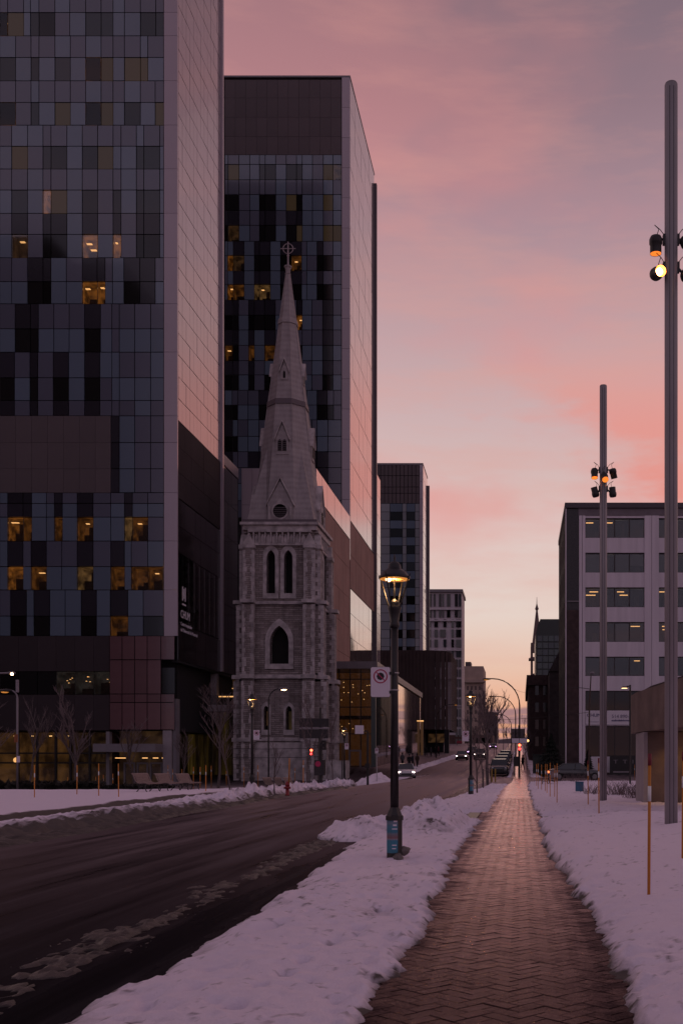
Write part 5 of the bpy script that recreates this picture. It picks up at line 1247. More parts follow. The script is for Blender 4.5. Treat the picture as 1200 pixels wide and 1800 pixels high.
def light_pole(label, px, Y, ztop, r, floods):
    X = wx(px, Y); p = thing('light_pole', label, 'light pole', (X, Y, 0), 0, 'tall floodlight poles in the snow')
    b_ = MB(); b_.tube([(X, Y, -.1), (X, Y, ztop - .02)], r, 28); b_.lathe([(r * .98, 0), (r * .9, .03), (.01, .04)], 28, (X, Y, ztop - .02)); b_.build('shaft', POLEM, p, True)
    s = MB()
    for a in (-75, -110): s.box(X + math.cos(math.radians(a)) * r - .004, X + math.cos(math.radians(a)) * r + .004, Y + math.sin(math.radians(a)) * r - .003, Y + math.sin(math.radians(a)) * r + .01, .1, ztop - .1)
    s.build('seam_slot', BLK, p)
    MB().lathe([(r + .03, 0), (r + .03, .03), (r + .005, .04)], 20, (X, Y, .05)).build('base_flange', POLEM, p)
    for (fx_, fz, aim, lit) in floods:
        at = Vector((X + fx_, Y - .05 if abs(fx_) > .05 else Y - r - .16, fz)); can = flood(p, at, aim, lit)
        s = 1 if fx_ > 0 else -1; arm = MB(); top = at - Vector(aim).normalized() * .12
        ex = X + s * r * .95 if abs(fx_) > .05 else X; ey = Y if abs(fx_) > .05 else Y - r * .9
        arm.tube([(ex, ey, fz + .13), top], .025, 6); arm.sphere(top, .05, 6); arm.box(ex - .04, ex + .04, ey - .05, ey + .05, fz + .03, fz + .22); arm.build('bracket', BLK, can)
        c = MB(); c.tube([(ex, ey, fz + .2), ((ex + at.x) / 2, ey, fz + .32), (at.x + s * .02, at.y, fz + .38), (at.x - s * .06, at.y, fz + .30), top], .008, 5); c.build('cable_loop', BLK, can)
    return p
Y1 = 19.6
light_pole('taller looking steel light pole at the snow edge with lit lens facing the walk', 1178.5, Y1, wz(148, Y1), .125,
    [(-.30, wz(433, Y1), (0, 0, -1), 1), (-.265, wz(482, Y1), (.25, -.9, -.18), 2), (.31, wz(433, Y1), (.3, -.25, -.9), 1), (.31, wz(482, Y1), (.3, .4, .85), 1)])
Y2 = 34.5
light_pole('grey steel light pole with five floodlights in front of the office block', 1059.5, Y2, wz(678, Y2), .122,
    [(-.30, wz(833, Y2), (0, -.25, -.95), 1), (.33, wz(833, Y2), (.25, .3, -.9), 0), (.02, wz(843, Y2), (.1, -.7, -.65), 1), (-.28, wz(866, Y2), (-.25, -.12, .95), 2), (.31, wz(866, Y2), (-.1, -.1, .98), 2)])

# ------------------------------------------------------------------ heritage street lamps
m, t, b = node_mat('lamp_poster')
v_ = tmap(t, (1, 1, 1)); sx = t.nodes.new('ShaderNodeSeparateXYZ'); t.links.new(v_, sx.inputs[0])
c = tramp(t, tmath(t, 'MULTIPLY', sx.outputs[2], 1 / .62), [(0, (.03, .17, .25)), (.30, (.035, .19, .28)), (.33, (.24, .22, .27)), (.36, (.20, .09, .10)), (.46, (.15, .17, .21)), (.5, (.03, .16, .24)), (.64, (.06, .20, .28)), (.72, (.16, .20, .26)), (.8, (.03, .17, .26)), (.9, (.12, .22, .3)), (1, (.04, .19, .28))])
t.links.new(c, b.inputs['Base Color']); b.inputs['Roughness'].default_value = .5
POST = m
def street_lamp(label, lit=True, poster=True):
    p = thing('street_lamp', label, 'street lamp', group='black heritage lamps along the street')
    k = math.pi / 8
    b_ = MB(); b_.lathe([(.122, -.15), (.122, .70), (.14, .705), (.14, .765), (.12, .78), (.085, .86), (.06, .90)], 8, ph=k); b_.build('pedestal', BLK, p, local=True)
    b_ = MB(); b_.lathe([(.062, .88), (.056, 2.6), (.052, 3.60)], 14); b_.build('post', BLK, p, True, True)
    b_ = MB(); b_.lathe([(.055, 3.56), (.072, 3.58), (.072, 3.63), (.062, 3.65), (.085, 3.80), (.10, 3.85), (.10, 3.88), (.07, 3.90), (.085, 3.93), (.05, 3.96), (.02, 4.0)], 14); b_.build('collar', BLK, p, True, True)
    h = MB(); h.lathe([(.225, 4.29), (.235, 4.30), (.235, 4.325), (.215, 4.34), (.17, 4.40), (.155, 4.405), (.11, 4.44), (.098, 4.445), (.092, 4.50), (.06, 4.54), (.02, 4.555), (.012, 4.57), (.02, 4.60), (.006, 4.66)], 24); h = h.build('lamp_hood', BLK, p, True, True)
    if lit:
        MB().lathe([(.218, 4.287), (.216, 4.291)], 20).build('hood_lining', BULB2, h, True, True)
        MB().sphere((-.09, -.04, 4.285), .042, 8).build('bulb', BULB, h, True, True)
    for q_ in range(4):
        a = math.pi / 4 + math.pi / 2 * q_ + .25
        MB().tube([(.088 * math.cos(a), .088 * math.sin(a), 3.85), (.235 * math.cos(a), .235 * math.sin(a), 4.30), (.27 * math.cos(a), .27 * math.sin(a), 4.36)], [.013, .011, .006], 6).build('lantern_strut', BLK, p, local=True)
    MB().tube([(0, 0, 3.95), (0, 0, 4.3)], .016, 6).build('gas_stem', BLK, p, local=True)
    if poster:
        o = MB(); R = .1235 * 1.0
        pts = [(R * math.cos(k + math.pi / 4 * i), R * math.sin(k + math.pi / 4 * i)) for i in range(8)]
        for i in (4, 5): 
            a_, c_ = pts[i], pts[(i + 1) % 8]; o.face([(a_[0], a_[1], .0), (c_[0], c_[1], .0), (c_[0], c_[1], .5), (a_[0], a_[1], .5)])
        po = put('poster', o.mesh('poster', POST), p, True); po.location = (0, 0, .22)
        a_, c_ = Vector((*pts[5], 0)), Vector((*pts[6], 0)); d = (c_ - a_); 
        r_ = MB(); 
        for j, (u0, u1, z0, z1) in enumerate([(.35, .9, .46, .50), (.25, .8, .40, .425), (.1, .9, .35, .365), (.1, .7, .06, .075), (.1, .8, .11, .125)]):
            A = a_ + d * u0; C_ = a_ + d * u1; off = Vector((d.y, -d.x, 0)).normalized() * .002
            r_.face([A + off + Vector((0, 0, z0)), C_ + off + Vector((0, 0, z0)), C_ + off + Vector((0, 0, z1)), A + off + Vector((0, 0, z1))])
        r_.build('poster_text_lines', SIGNW, po, local=True)
    return p
SZ = .10
lampA = street_lamp('black lamp post with blue poster standing in the snow verge by the ploughed heap'); lampA.location = (wx(693, 15.25), 15.25, .0); lampA.rotation_euler = (0, 0, math.radians(8))
lampB = dup(lampA, (wx(827, 44.2), 44.2, .08), .9, 'black lamp post with blue poster beside the wire fenced young trees')
lampC = dup(lampA, (wx(443, 46.3), 46.3, .08), .5, 'black lamp post on the far verge in front of the steeple'); 
lampD = dup(lampA, (wx(605, 75), 75, gz(wx(605, 75), 75) - .15), .3, 'black lamp post in front of the glazed pavilion')
for l in (lampC, lampD):
    for c_ in list(l.children):
        if c_.name.startswith('poster'):
            for d_ in list(c_.children): bpy.data.objects.remove(d_)
            bpy.data.objects.remove(c_)
for l, e in ((lampA, 22), (lampB, 22), (lampC, 22), (lampD, 22)):
    ld = bpy.data.lights.new('lantern_light', 'POINT'); ld.energy = e; ld.color = (1, .58, .25); ld.shadow_soft_size = .05
    lo = bpy.data.objects.new('lantern_light', ld); COL.objects.link(lo); lo.parent = l; lo.location = (0, 0, 4.18)

# ------------------------------------------------------------------ no-parking signs
def rrect(w, h, r, n=5):
    pts = []
    for (cx_, cy_, a0) in ((w / 2 - r, h / 2 - r, 0), (-w / 2 + r, h / 2 - r, 90), (-w / 2 + r, -h / 2 + r, 180), (w / 2 - r, -h / 2 + r, 270)):
        for k in range(n + 1): a = math.radians(a0 + 90 * k / n); pts.append((cx_ + r * math.cos(a), cy_ + r * math.sin(a)))
    return pts
def circ(r, n=24, cx_=0, cz=0): return [(cx_ + r * math.cos(2 * math.pi * k / n), cz + r * math.sin(2 * math.pi * k / n)) for k in range(n)]
def no_parking(label):
    s = thing('parking_sign', label, 'sign', group='no-parking signs clamped to the lamp posts')
    MB().prism(rrect(.30, .455, .03), -.004, .004, 'y').build('plate', SIGNG, s, local=True)
    MB().prism(rrect(.285, .44, .026), -.0065, -.0045, 'y').build('white_face', SIGNW, s, local=True)
    r_ = MB(); o_, i_ = circ(.105, 28, 0, .085), circ(.088, 28, 0, .085)
    for k in range(28): j = (k + 1) % 28; r_.face([(i_[k][0], -.0085, i_[k][1]), (o_[k][0], -.0085, o_[k][1]), (o_[j][0], -.0085, o_[j][1]), (i_[j][0], -.0085, i_[j][1])])
    a = math.radians(135); u = Vector((math.cos(a), 0, math.sin(a))); n_ = Vector((-u.z, 0, u.x)); c_ = Vector((0, -.0088, .085))
    r_.face([c_ + u * .1 + n_ * .007, c_ - u * .1 + n_ * .007, c_ - u * .1 - n_ * .007, c_ + u * .1 - n_ * .007]); r_.build('red_ring', SIGNR, s, local=True)
    MB().prism(circ(.058, 8, 0, .085), -.0078, -.0068, 'y').build('black_octagon', SIGNB, s, local=True)
    for z in (.13, -.15): MB().box(.13, .21, -.012, .012, z - .022, z + .022).build('clamp', BLK, s, local=True)
    return s
sA = no_parking('large no-parking sign clamped to the lamp post by the ploughed heap'); Ys = 15.25; sA.location = (wx(669.5, Ys), Ys - .06, wz(1199.5, Ys))
bands = MB()
for z in (wz(1184, Ys), wz(1214, Ys)): bands.lathe([(.066, 0), (.066, .016)], 14, (wx(693, Ys), Ys, z))
bands.build('steel_bands', ALU, lampA); lampA.children[-1].matrix_parent_inverse = lampA.matrix_basis.inverted(); [c_ for c_ in lampA.children if c_.name.startswith('steel_bands')][0].location = (0, 0, 0)
def sgn(px, py, Y, rz, label, s=1): return dup(sA, (wx(px, Y), Y - .09, wz(py, Y)), rz, label, s)
sgn(818, 1294, 44.1, 0, 'no-parking sign on the lamp post by the wire fenced trees'); sgn(452, 1292, 46.2, math.pi * 0, 'no-parking sign on the lamp post in front of the steeple')
sgn(609.5, 1312, 74.8, 0, 'no-parking sign on the lamp post before the glazed pavilion'); sgn(662, 1320, 88, 0, 'small no-parking sign on a thin post above the snow heap')
MB_ = MB().tube([(wx(662, 88), 88, gz(-12, 88)), (wx(662, 88), 88, wz(1313, 88))], .035, 6); tag(MB_.build('sign_post', ALU), 'thin post with small sign above the snow heap', 'post')

# ------------------------------------------------------------------ snow stakes
def stake(px, pt, pb, label, tip=True, hm=1.4, r=.016):
    Y = hm * F / (pb - pt); X = wx(px, Y); zt_ = wz(pt, Y); zb_ = min(wz(pb, Y), gz(X, Y) + .3) - .25
    s = thing('snow_stake', label, 'stake', (X, Y, zb_), 0, 'orange snow stakes marking the verges')
    lean = random.uniform(-.012, .012)
    MB().tube([(X, Y, zb_), (X + lean, Y, zt_)], r, 7).build('rod', ORNG, s, True)
    h = zt_ - wz(pb, Y)
    MB().tube([(X + lean * .7, Y, zt_ - h * .33), (X + lean * .8, Y, zt_ - h * .22)], r + .002, 7).build('reflective_band', STKW, s, True)
    if tip: MB().tube([(X + lean, Y, zt_ - .10), (X + lean, Y, zt_ + .02)], r + .004, 7).build('tip', STKR, s, True)
random.seed(2)
near = [(1139, 1328, 1572, 'tall orange snow stake with red tip in the snow before the concrete shaft'), (1198.5, 1324, 1508, 'orange snow stake cropped by the photo edge beside the tall light pole'),
        (1052, 1334, 1434, 'orange snow stake standing close to the second light pole'), (1033, 1338, 1416, 'orange snow stake just past the second light pole toward the blue box')]
for a in near: stake(*a)
ordn = ['first', 'second', 'third', 'fourth', 'fifth', 'sixth', 'seventh', 'eighth', 'ninth', 'tenth', 'eleventh', 'twelfth', 'thirteenth', 'fourteenth', 'fifteenth', 'sixteenth', 'seventeenth', 'eighteenth', 'nineteenth', 'twentieth']
for k, (px, pt, pb) in enumerate([(978, 1342, 1416), (974, 1345, 1409), (966, 1341, 1405), (960.7, 1343, 1400), (957.6, 1343, 1396), (951, 1344, 1394), (945, 1342, 1390), (942.5, 1343, 1386)]):
    stake(px, pt, pb, 'orange stake along the walk by the park bench, %s from the camera' % ordn[k], False, r=.014)
stake(1114.5, 1344, 1374, 'short looking orange stake by the black hoarding', False)
for k, (px, pt, pb) in enumerate([(48.5, 1375, 1408), (61, 1345, 1410), (119, 1366, 1402), (135.5, 1345, 1406), (169, 1365, 1397), (174, 1342, 1405), (182, 1362, 1393), (199, 1360, 1395), (209, 1342, 1406), (295.6, 1345, 1378), (304, 1352, 1382), (320, 1352, 1384), (340, 1348, 1385), (352, 1348, 1391), (362, 1345, 1399), (371.6, 1346, 1379), (398, 1355, 1381)]):
    stake(px, pt, pb, 'orange stake on the snowy plaza, %s counting from the lobby windows to the steeple' % ordn[k], False, r=.018 if pb - pt > 50 else .022)
for k, (px, pt, pb) in enumerate([(429, 1348, 1378), (453.7, 1345, 1381), (492, 1350, 1366), (518, 1350, 1376), (533, 1336, 1376)]):
    stake(px, pt, pb, 'orange stake before the steeple, %s counting toward the glazed pavilion' % ordn[k], False, r=.028)

# ------------------------------------------------------------------ benches
SLAT = mat('weathered_bench_slat', (.21, .15, .135), .7, noise=.2, nscale=4, stretch=(1, 8, 8))
def bench(label, L_=1.55):
    """faces +Y in its own frame"""
    s = thing('park_bench', label, 'bench', group='slatted park benches on the plaza')
    prof = [(.52, .40), (.45, .425), (.37, .43), (.29, .425), (.21, .42), (.13, .425), (.06, .45), (.0, .50), (-.045, .565), (-.08, .635), (-.11, .705), (-.135, .775), (-.165, .835), (-.215, .865)]
    for k, (y, z) in enumerate(prof):
        y2, z2 = prof[min(k + 1, len(prof) - 1)]; y1, z1 = prof[max(0, k - 1)]; a = math.atan2(z2 - z1, y2 - y1)
        b_ = MB().box(-L_ / 2, L_ / 2, -.032, .032, -.012, .012); b_.xform(Matrix.Translation((0, y, z)) @ Matrix.Rotation(a, 4, 'X')); b_.build('slat', SLAT, s, local=True)
    for x in (-L_ / 2 + .12, L_ / 2 - .12):
        f = MB(); f.tube([(x, .50, .385), (x, .3, .40), (x, .1, .40), (x, 0, .48), (x, -.1, .68), (x, -.16, .82)], .022, 6)
        f.tube([(x, .46, .385), (x, .40, .25), (x, .42, .1), (x, .50, 0)], .024, 6); f.tube([(x, .04, .42), (x, .10, .25), (x, .05, .1), (x, -.06, 0)], .024, 6); f.tube([(x, .41, .2), (x, .25, .28), (x, .09, .2)], .018, 6); f.build('cast_leg_frame', BLK, s, local=True)
    return s
bz_ = lambda X, Y: gz(X, Y) + .22
bx = [(wx(253, 48), 48.0), (wx(291, 50.5), 50.5), (wx(326, 53), 53.0)]
bnA = bench('')
bnA['label'] = 'slatted bench in the plaza snow, first of three, nearer the lobby windows'
bnA.location = (*bx[0], bz_(*bx[0]) - .04); bnA.rotation_euler = (0, 0, math.radians(-96))
dup(bnA, (*bx[1], bz_(*bx[1]) - .04), math.radians(-96), 'slatted bench in the plaza snow, middle of the three'); dup(bnA, (*bx[2], bz_(*bx[2]) - .04), math.radians(-96), 'slatted bench in the plaza snow, last of three, nearer the steeple')
dup(bnA, (wx(970, 62), 62, .12), math.radians(70), 'single slatted bench beside the orange stakes by the walk')
for k, px in enumerate((473, 491, 509)):
    dup(bnA, (wx(px, 66), 66, gz(wx(px, 66), 66) - .02), math.radians(-96), ['pale bench behind the lamp post before the steeple', 'pale bench before the steeple between two others', 'pale bench behind the red hydrant'][k])

# ------------------------------------------------------------------ hydrant, blue box, boulder-like snow clods
HYD = mat('hydrant_red', (.26, .012, .02), .45); hY = 44; hX = wx(505, hY)
hy = thing('fire_hydrant', 'red fire hydrant in the kerb snow with an orange marker', 'hydrant', (hX, hY, 0))
h0 = gz(hX, hY) + .1
MB().lathe([(.10, 0), (.10, .05), (.075, .07), (.075, .42), (.10, .43), (.10, .48), (.085, .52), (.05, .58), (.025, .60), (.025, .64)], 14, (hX, hY, h0)).build('barrel', HYD, hy, True)
MB().tube([(hX - .14, hY, h0 + .34), (hX + .14, hY, h0 + .34)], .05, 10).build('side_outlets', HYD, hy, True); MB().tube([(hX, hY - .13, h0 + .34), (hX, hY, h0 + .34)], .06, 10).build('front_outlet', HYD, hy, True)
MB().tube([(hX + .07, hY, h0 + .4), (hX + .09, hY, wz(1333, hY))], .03, 8).build('marker_rod', ORNG, hy, True)
bb = thing('utility_box', 'small blue box on a stand in the snow by the orange stakes', 'box', (wx(1018, 44), 44, 0)); bX = wx(1018, 44)
MB().box(bX - .17, bX + .17, 44, 44.25, wz(1391, 44), wz(1375, 44)).build('case', mat('faded_blue', (.035, .11, .19), .6, noise=.2, nscale=5), bb); MB().tube([(bX + .05, 44.1, -.1), (bX + .05, 44.1, wz(1391, 44))], .02, 6).build('stand', BLK, bb); MB().box(bX - .185, bX + .185, 43.98, 44.27, wz(1375, 44), wz(1374, 44)).build('lid', MATS['faded_blue'], bb)
CLOD = mat('dirty_ice', (.13, .11, .105), .7, noise=.4, nscale=12, bump=.5, bscale=20)
def clod(loc, s, label, seed):
    random.seed(seed); b_ = MB().sphere((0, 0, 0), 1, 8); b_.v = [tuple(Vector(p) * (1 + .35 * (random.random() - .5))) for p in b_.v]
    b_.v = [(p[0] * s[0] + loc[0], p[1] * s[1] + loc[1], p[2] * s[2] + loc[2]) for p in b_.v]; tag(b_.build('ice_chunk', CLOD, None, True), label, 'ice', 'dirty ice chunks around the lamp foot')
clod((wx(709, 15.3), 15.3, .24), (.10, .09, .07), 'dirty ice chunk pushed against the lamp foot', 1); clod((wx(699, 15.1), 15.1, .13), (.08, .08, .09), 'grey ice lump under the larger chunk at the lamp foot', 2)

# ------------------------------------------------------------------ bare trees
BARK = mat('winter_bark', (.11, .085, .085), .9, noise=.3, nscale=8); TWIG = mat('winter_twig', (.16, .12, .12), .9)
def bare_tree(label, X, Y, h, r, seed, spread=.5, twigs=5, levels=3, lean=0, group='bare winter trees along the street', z0=None, upright=.55, guard=None):
    random.seed(seed); z0 = (gz(X, Y) if z0 is None else z0) - .1; tr_ = thing('bare_tree', label, 'tree', (X, Y, z0), 0, group)
    trunk = MB(); crown = MB()
    def grow(p, d, L_, rad, lev):
        n = 3 if lev else 4; pts = [p]; q = p; dd = d
        for k in range(n):
            dd = (dd + Vector((random.uniform(-.14, .14), random.uniform(-.14, .14), random.uniform(-.02, .12)))).normalized(); q = q + dd * (L_ / n); pts.append(q)
        rr = [rad * (1 - .55 * k / n) for k in range(n + 1)]
        (trunk if lev < 2 else crown).tube(pts, rr, 6 if lev == 0 else (4 if lev == 1 else 3), caps=False)
        if lev >= levels: return
        nb = (twigs + 3) if lev == 0 else twigs
        for k in range(nb):
            f = random.uniform(.35 if lev == 0 else .2, 1); i = min(n - 1, int(f * n)); base = pts[i].lerp(pts[i + 1], f * n - i)
            a = random.uniform(0, 2 * math.pi); side = Vector((math.cos(a), math.sin(a), 0)); nd = (dd * upright + side * random.uniform(spread * .6, spread * 1.2) + Vector((0, 0, .25))).normalized()
            grow(base, nd, L_ * random.uniform(.42, .68) * (1.05 - .4 * f), max(.004, rad * (.5 if lev == 0 else .5)), lev + 1)
    grow(Vector((X, Y, z0)), Vector((lean, 0, 1)).normalized(), h * .72, r, 0)
    trunk.build('trunk', BARK, tr_, True); crown.build('crown', TWIG, tr_)
    return tr_
def tree_at(px, pb, pt, Y, label, seed, r=.06, **k):
    X = wx(px, Y); z0 = gz(X, Y); bare_tree(label, X, Y, wz(pt, Y) - z0, r, seed, z0=z0, **k)
tree_at(-22, 1400, 1205, 60, 'bare tree reaching in at the photo edge before the lobby', 1, .10, spread=.8)
tree_at(50, 1400, 1230, 70, 'thin bare tree before the lobby windows beside the grey lamp pole', 2, .07, spread=.35)
tree_at(136, 1400, 1205, 62, 'dense bare tree before the lobby columns', 3, .11, spread=.45, twigs=6)
tree_at(237, 1400, 1250, 78, 'bare young tree before the entrance doors', 4, .08, spread=.5)
tree_at(320, 1385, 1270, 74, 'small bare tree past the corner column', 5, .06, spread=.5)
tree_at(383, 1395, 1205, 72, 'spreading bare tree before the dark undercroft glazing', 6, .10, spread=.65, twigs=6)
tree_at(405, 1398, 1240, 46, 'slim staked bare sapling before the undercroft', 7, .04, spread=.5, twigs=4)
tree_at(483, 1393, 1300, 45, 'thin bare sapling between lamp post and hydrant', 8, .035, spread=.4, twigs=3)
tree_at(540, 1388, 1215, 56, 'bare sapling before the steeple buttress', 9, .04, spread=.45, twigs=4)
tree_at(584, 1382, 1240, 64, 'thin bare sapling before the pavilion windows', 10, .04, spread=.4, twigs=4)
tree_at(838, 1400, 1250, 47, 'bare sapling just past the lamp post with the wire fence', 11, .045, spread=.5, twigs=4)
tree_at(848, 1388, 1240, 60, 'bare sapling behind the first fenced sapling', 12, .05, spread=.5, twigs=4)
tree_at(857, 1384, 1200, 66, 'darker bare tree at the end of the snow verge', 13, .12, spread=.55, twigs=6)
ft = [(872, 150, 1195), (868, 190, 1230), (884, 230, 1240), (893, 270, 1265), (900, 310, 1282), (926, 120, 1262), (921, 160, 1275), (838, 260, 1270), (862, 300, 1275), (846, 350, 1282), (876, 330, 1280), (906, 360, 1290), (830, 230, 1265), (888, 400, 1285), (868, 420, 1280)]
nm = ['arching bare street tree above the parked cars', 'bare street tree behind the arching one', 'bare tree over the middle of the parked row', 'bare tree beyond the parked row', 'small bare tree near the street end', 'bare tree against the dark brick building', 'bare tree by the white street sign', 'bare tree before the pale slab block', 'bare tree before the beige block shops', 'bare tree below the beige cornice', 'bare tree before the small grey building', 'far bare tree under the arched lamps', 'bare tree beside the red awning', 'last bare tree on the rise', 'far bare tree by the grey building']
for (px, Y, pt), l_, k in zip(ft, nm, range(99)): tree_at(px, 0, pt, Y, l_, 40 + k, .055 if Y < 200 else .08, spread=.6, twigs=5, upright=.75)

# wire guard around the saplings
wf = thing('wire_tree_guard', 'low timber and wire guard rail around the saplings by the walk', 'railing', (wx(850, 52), 52, 0)); f = MB()
for (px, Y) in ((838, 46.5), (849, 56), (858, 64), (862, 66)): MB().tube([(wx(px, Y), Y, 0), (wx(px, Y), Y, 1.15)], .035, 6).build('post', BARK, wf)
MB().tube([(wx(828, 44), 44.4, 1.0), (wx(838, 46.5), 46.5, .55)], .02, 5).build('brace', BARK, wf); MB().tube([(wx(838, 46.5), 46.5, 1.05), (wx(849, 56), 56, 1.05), (wx(862, 66), 66, 1.05)], .015, 5).build('rail', BARK, wf)
yb_ = thing('bollard_pair', 'two yellow bollards at the end of the snow verge', 'bollard', (wx(866, 78), 78, 0))
for px in (864, 870): MB().lathe([(.05, 0), (.05, .95), (.03, 1.0)], 10, (wx(px, 78), 78, gz(-2, 78))).build('bollard', mat('bollard_yellow', (.36, .22, .03), .6), yb_)

# dry shrubs and hedge
def shrub(label, X, Y, w, h, seed, n=90, z0=0, m=TWIG):
    random.seed(seed); b_ = MB()
    for k in range(n):
        a = random.uniform(0, 2 * math.pi); x, y = X + random.gauss(0, w * .35), Y + random.gauss(0, .25); hh = h * random.uniform(.5, 1)
        b_.tube([(x, y, z0), (x + math.cos(a) * hh * .3, y + math.sin(a) * .15, z0 + hh * .6), (x + math.cos(a) * hh * .6, y + math.sin(a) * .2, z0 + hh)], [.008, .006, .003], 3, caps=False)
    s = thing('dry_shrub', label, 'shrub', (X, Y, z0), 0, 'dry winter shrubs in the snow'); b_.build('branches', m, s)
shrub('dry shrub between light pole and concrete shaft', wx(1095, 40), 40, 1.1, .75, 1, 170, .15); shrub('sparse dry shrub beside the second light pole', wx(1040, 42), 42, .5, .55, 2, 60, .15); shrub('dark dry shrub in front of the parked dark car', wx(1005, 68), 68, 3.0, .7, 3, 240, .1); shrub('dry shrub touching the concrete shaft', wx(1112, 37), 37, .4, .7, 4, 60, .15)
HED = mat('dark_winter_hedge', (.020, .018, .014), .9, noise=.5, nscale=6)
def hedge(label, x0, x1, Y, h, seed, m=HED, n=3200, dy=.7, z0=None):
    r_ = np.random.default_rng(seed); z0 = gz(x0, Y) if z0 is None else z0; c_ = np.stack([r_.uniform(x0, x1, n), Y + r_.uniform(-dy, dy, n), z0 + h * r_.random(n) ** .7 * (.7 + .3 * r_.random(n))], 1)
    a = r_.normal(size=(n, 3)) * .09; b2_ = r_.normal(size=(n, 3)) * .09; v = np.stack([c_ - a, c_ + b2_, c_ + a, c_ - b2_], 1).reshape(-1, 3); q = np.arange(n * 4).reshape(-1, 4)
    s = thing('hedge', label, 'hedge', ((x0 + x1) / 2, Y, z0)); o = np_obj('foliage', v, q, m, False, None, s); o.location = -s.location; MB().box(x0 + .1, x1 - .1, Y - dy * .7, Y + dy * .7, z0 - .3, z0 + h * .6).build('branch_mass', m, s)
hedge('low dark hedge along the edge of the plaza snow before the lobby', -34, wx(178, 60), 60, .62, 1); hedge('low dark planting before the entrance doors', wx(182, 66), wx(300, 66), 66, .35, 2, n=1200)
EVG = mat('dark_evergreen', (.014, .020, .014), .9, noise=.4, nscale=4)
def spruce(label, X, Y, h, w, seed):
    r_ = np.random.default_rng(seed); n = 2600; u = r_.random(n) ** .8; a = r_.uniform(0, 2 * np.pi, n); tier = np.abs(((1 - u) * 9) % 1 - .2); rad = w * u * (.45 + .55 * (1 - tier)) * r_.uniform(.6, 1, n); z0 = gz(X, Y)
    c_ = np.stack([X + rad * np.cos(a), Y + rad * np.sin(a), z0 + .4 + (h - .4) * (1 - u)], 1); d = np.stack([np.cos(a), np.sin(a), -.35 + 0 * a], 1) * .16; e = np.stack([-np.sin(a), np.cos(a), 0 * a], 1) * .07
    v = np.stack([c_ - d, c_ + e, c_ + d, c_ - e], 1).reshape(-1, 3); s = thing('spruce_tree', label, 'tree', (X, Y, z0)); o = np_obj('crown', v, np.arange(n * 4).reshape(-1, 4), EVG, False, None, s); o.location = -s.location; MB().tube([(X, Y, z0 - .1), (X, Y, z0 + h * .95)], [.12, .02], 7).build('trunk', BARK, s)
spruce('small dark spruce at the foot of the office block', wx(1033, 103), 103, 2.6, .75, 1); spruce('dark spreading evergreen before the narrow brick house', wx(968, 102), 102, 4.2, 2.2, 2)
gr = thing('garden_shed', 'dark green utility cabinet before the dark brick building', 'cabinet', (wx(950, 104), 104, 0)); MB().box(wx(936, 104), wx(966, 104), 104, 105.2, gz(2, 104), wz(1328, 104)).build('body', mat('dull_green', (.03, .04, .036), .7), gr); MB().box(wx(935, 104), wx(967, 104), 103.9, 105.3, wz(1328, 104), wz(1326, 104)).build('lid', MATS['dull_green'], gr)
MB().box(wx(951, 104) - .02, wx(951, 104) + .02, 103.97, 104, gz(2, 104) + .1, wz(1330, 104)).build('door_seam', MULL, gr)

# ------------------------------------------------------------------ arched street lights, signals, posts
def arch_lamp(label, px, Y, ptop, reach, pw=.09, lit=False, h=None, group='arched roadway lights'):
    X = wx(px, Y); zt_ = wz(ptop, Y); z0 = gz(X, Y); s = thing('street_light', label, 'street light', (X, Y, z0), 0, group)
    R = min(2.6, abs(reach)); sg = 1 if reach > 0 else -1; pts = [(X, Y, z0), (X, Y, z0 + (zt_ - R - z0) * .5), (X, Y, zt_ - R)]
    for k in range(1, 9): a = math.pi / 2 * k / 8; pts.append((X + sg * R * (1 - math.cos(a)), Y, zt_ - R + R * math.sin(a)))
    pts.append((X + sg * abs(reach), Y, zt_)); MB().tube(pts, [pw] * 3 + [pw * .75] * 9, 8).build('mast', BLK, s, True)
    e = X + sg * abs(reach); hd = MB().sphere((0, 0, 0), 1, 8); hd.v = [(p[0] * .42 + e + sg * .2, p[1] * .17 + Y, p[2] * .10 + zt_ - .03) for p in hd.v]; hd = hd.build('luminaire', BLK if not lit else GREY_M, s, True)
    b_ = MB().sphere((0, 0, 0), 1, 8); b_.v = [(p[0] * .24 + e + sg * .25, p[1] * .12 + Y, p[2] * .07 + zt_ - .10) for p in b_.v]; b_.build('lens', BULB2 if not lit else BULB, hd, True)
    return s
arch_lamp('tall arched street light beside the red signal', 912.5, 100, 1193, -3.0, .075); arch_lamp('second arched street light behind the tall one', 905.5, 145, 1224, -3.2, .08); arch_lamp('arched street light before the curved brown building', 766, 170, 1238, 3.0, .09); arch_lamp('far arched street light at the end of the street', 898, 230, 1256, -3.0, .10)
arch_lamp('lit arched street light before the steeple', 447 + 25, 84, 1210, 1.0, .06, True)
s = arch_lamp('plain grey street light pole with arm by the lobby windows', 31, 58, 1213, -.45, .06); 
MB().tube([(wx(31, 58), 58, wz(1195, 58)), (wx(31, 58), 58, wz(1217, 58))], .09, 8).build('pole_top', GREY_M, s)
for c_ in s.children:
    if c_.name.startswith('mast'): c_.data.materials[0] = GREY_M
MB().box(wx(33, 58), wx(38, 58), 57.8, 57.85, wz(1340, 58), wz(1329, 58)).build('small_plate', SIGNW, s); MB().box(wx(29, 58), wx(35, 58), 57.75, 57.8, wz(1305, 58), wz(1291, 58)).build('warning_plate', mat('rust_orange', (.22, .07, .02), .6), s)
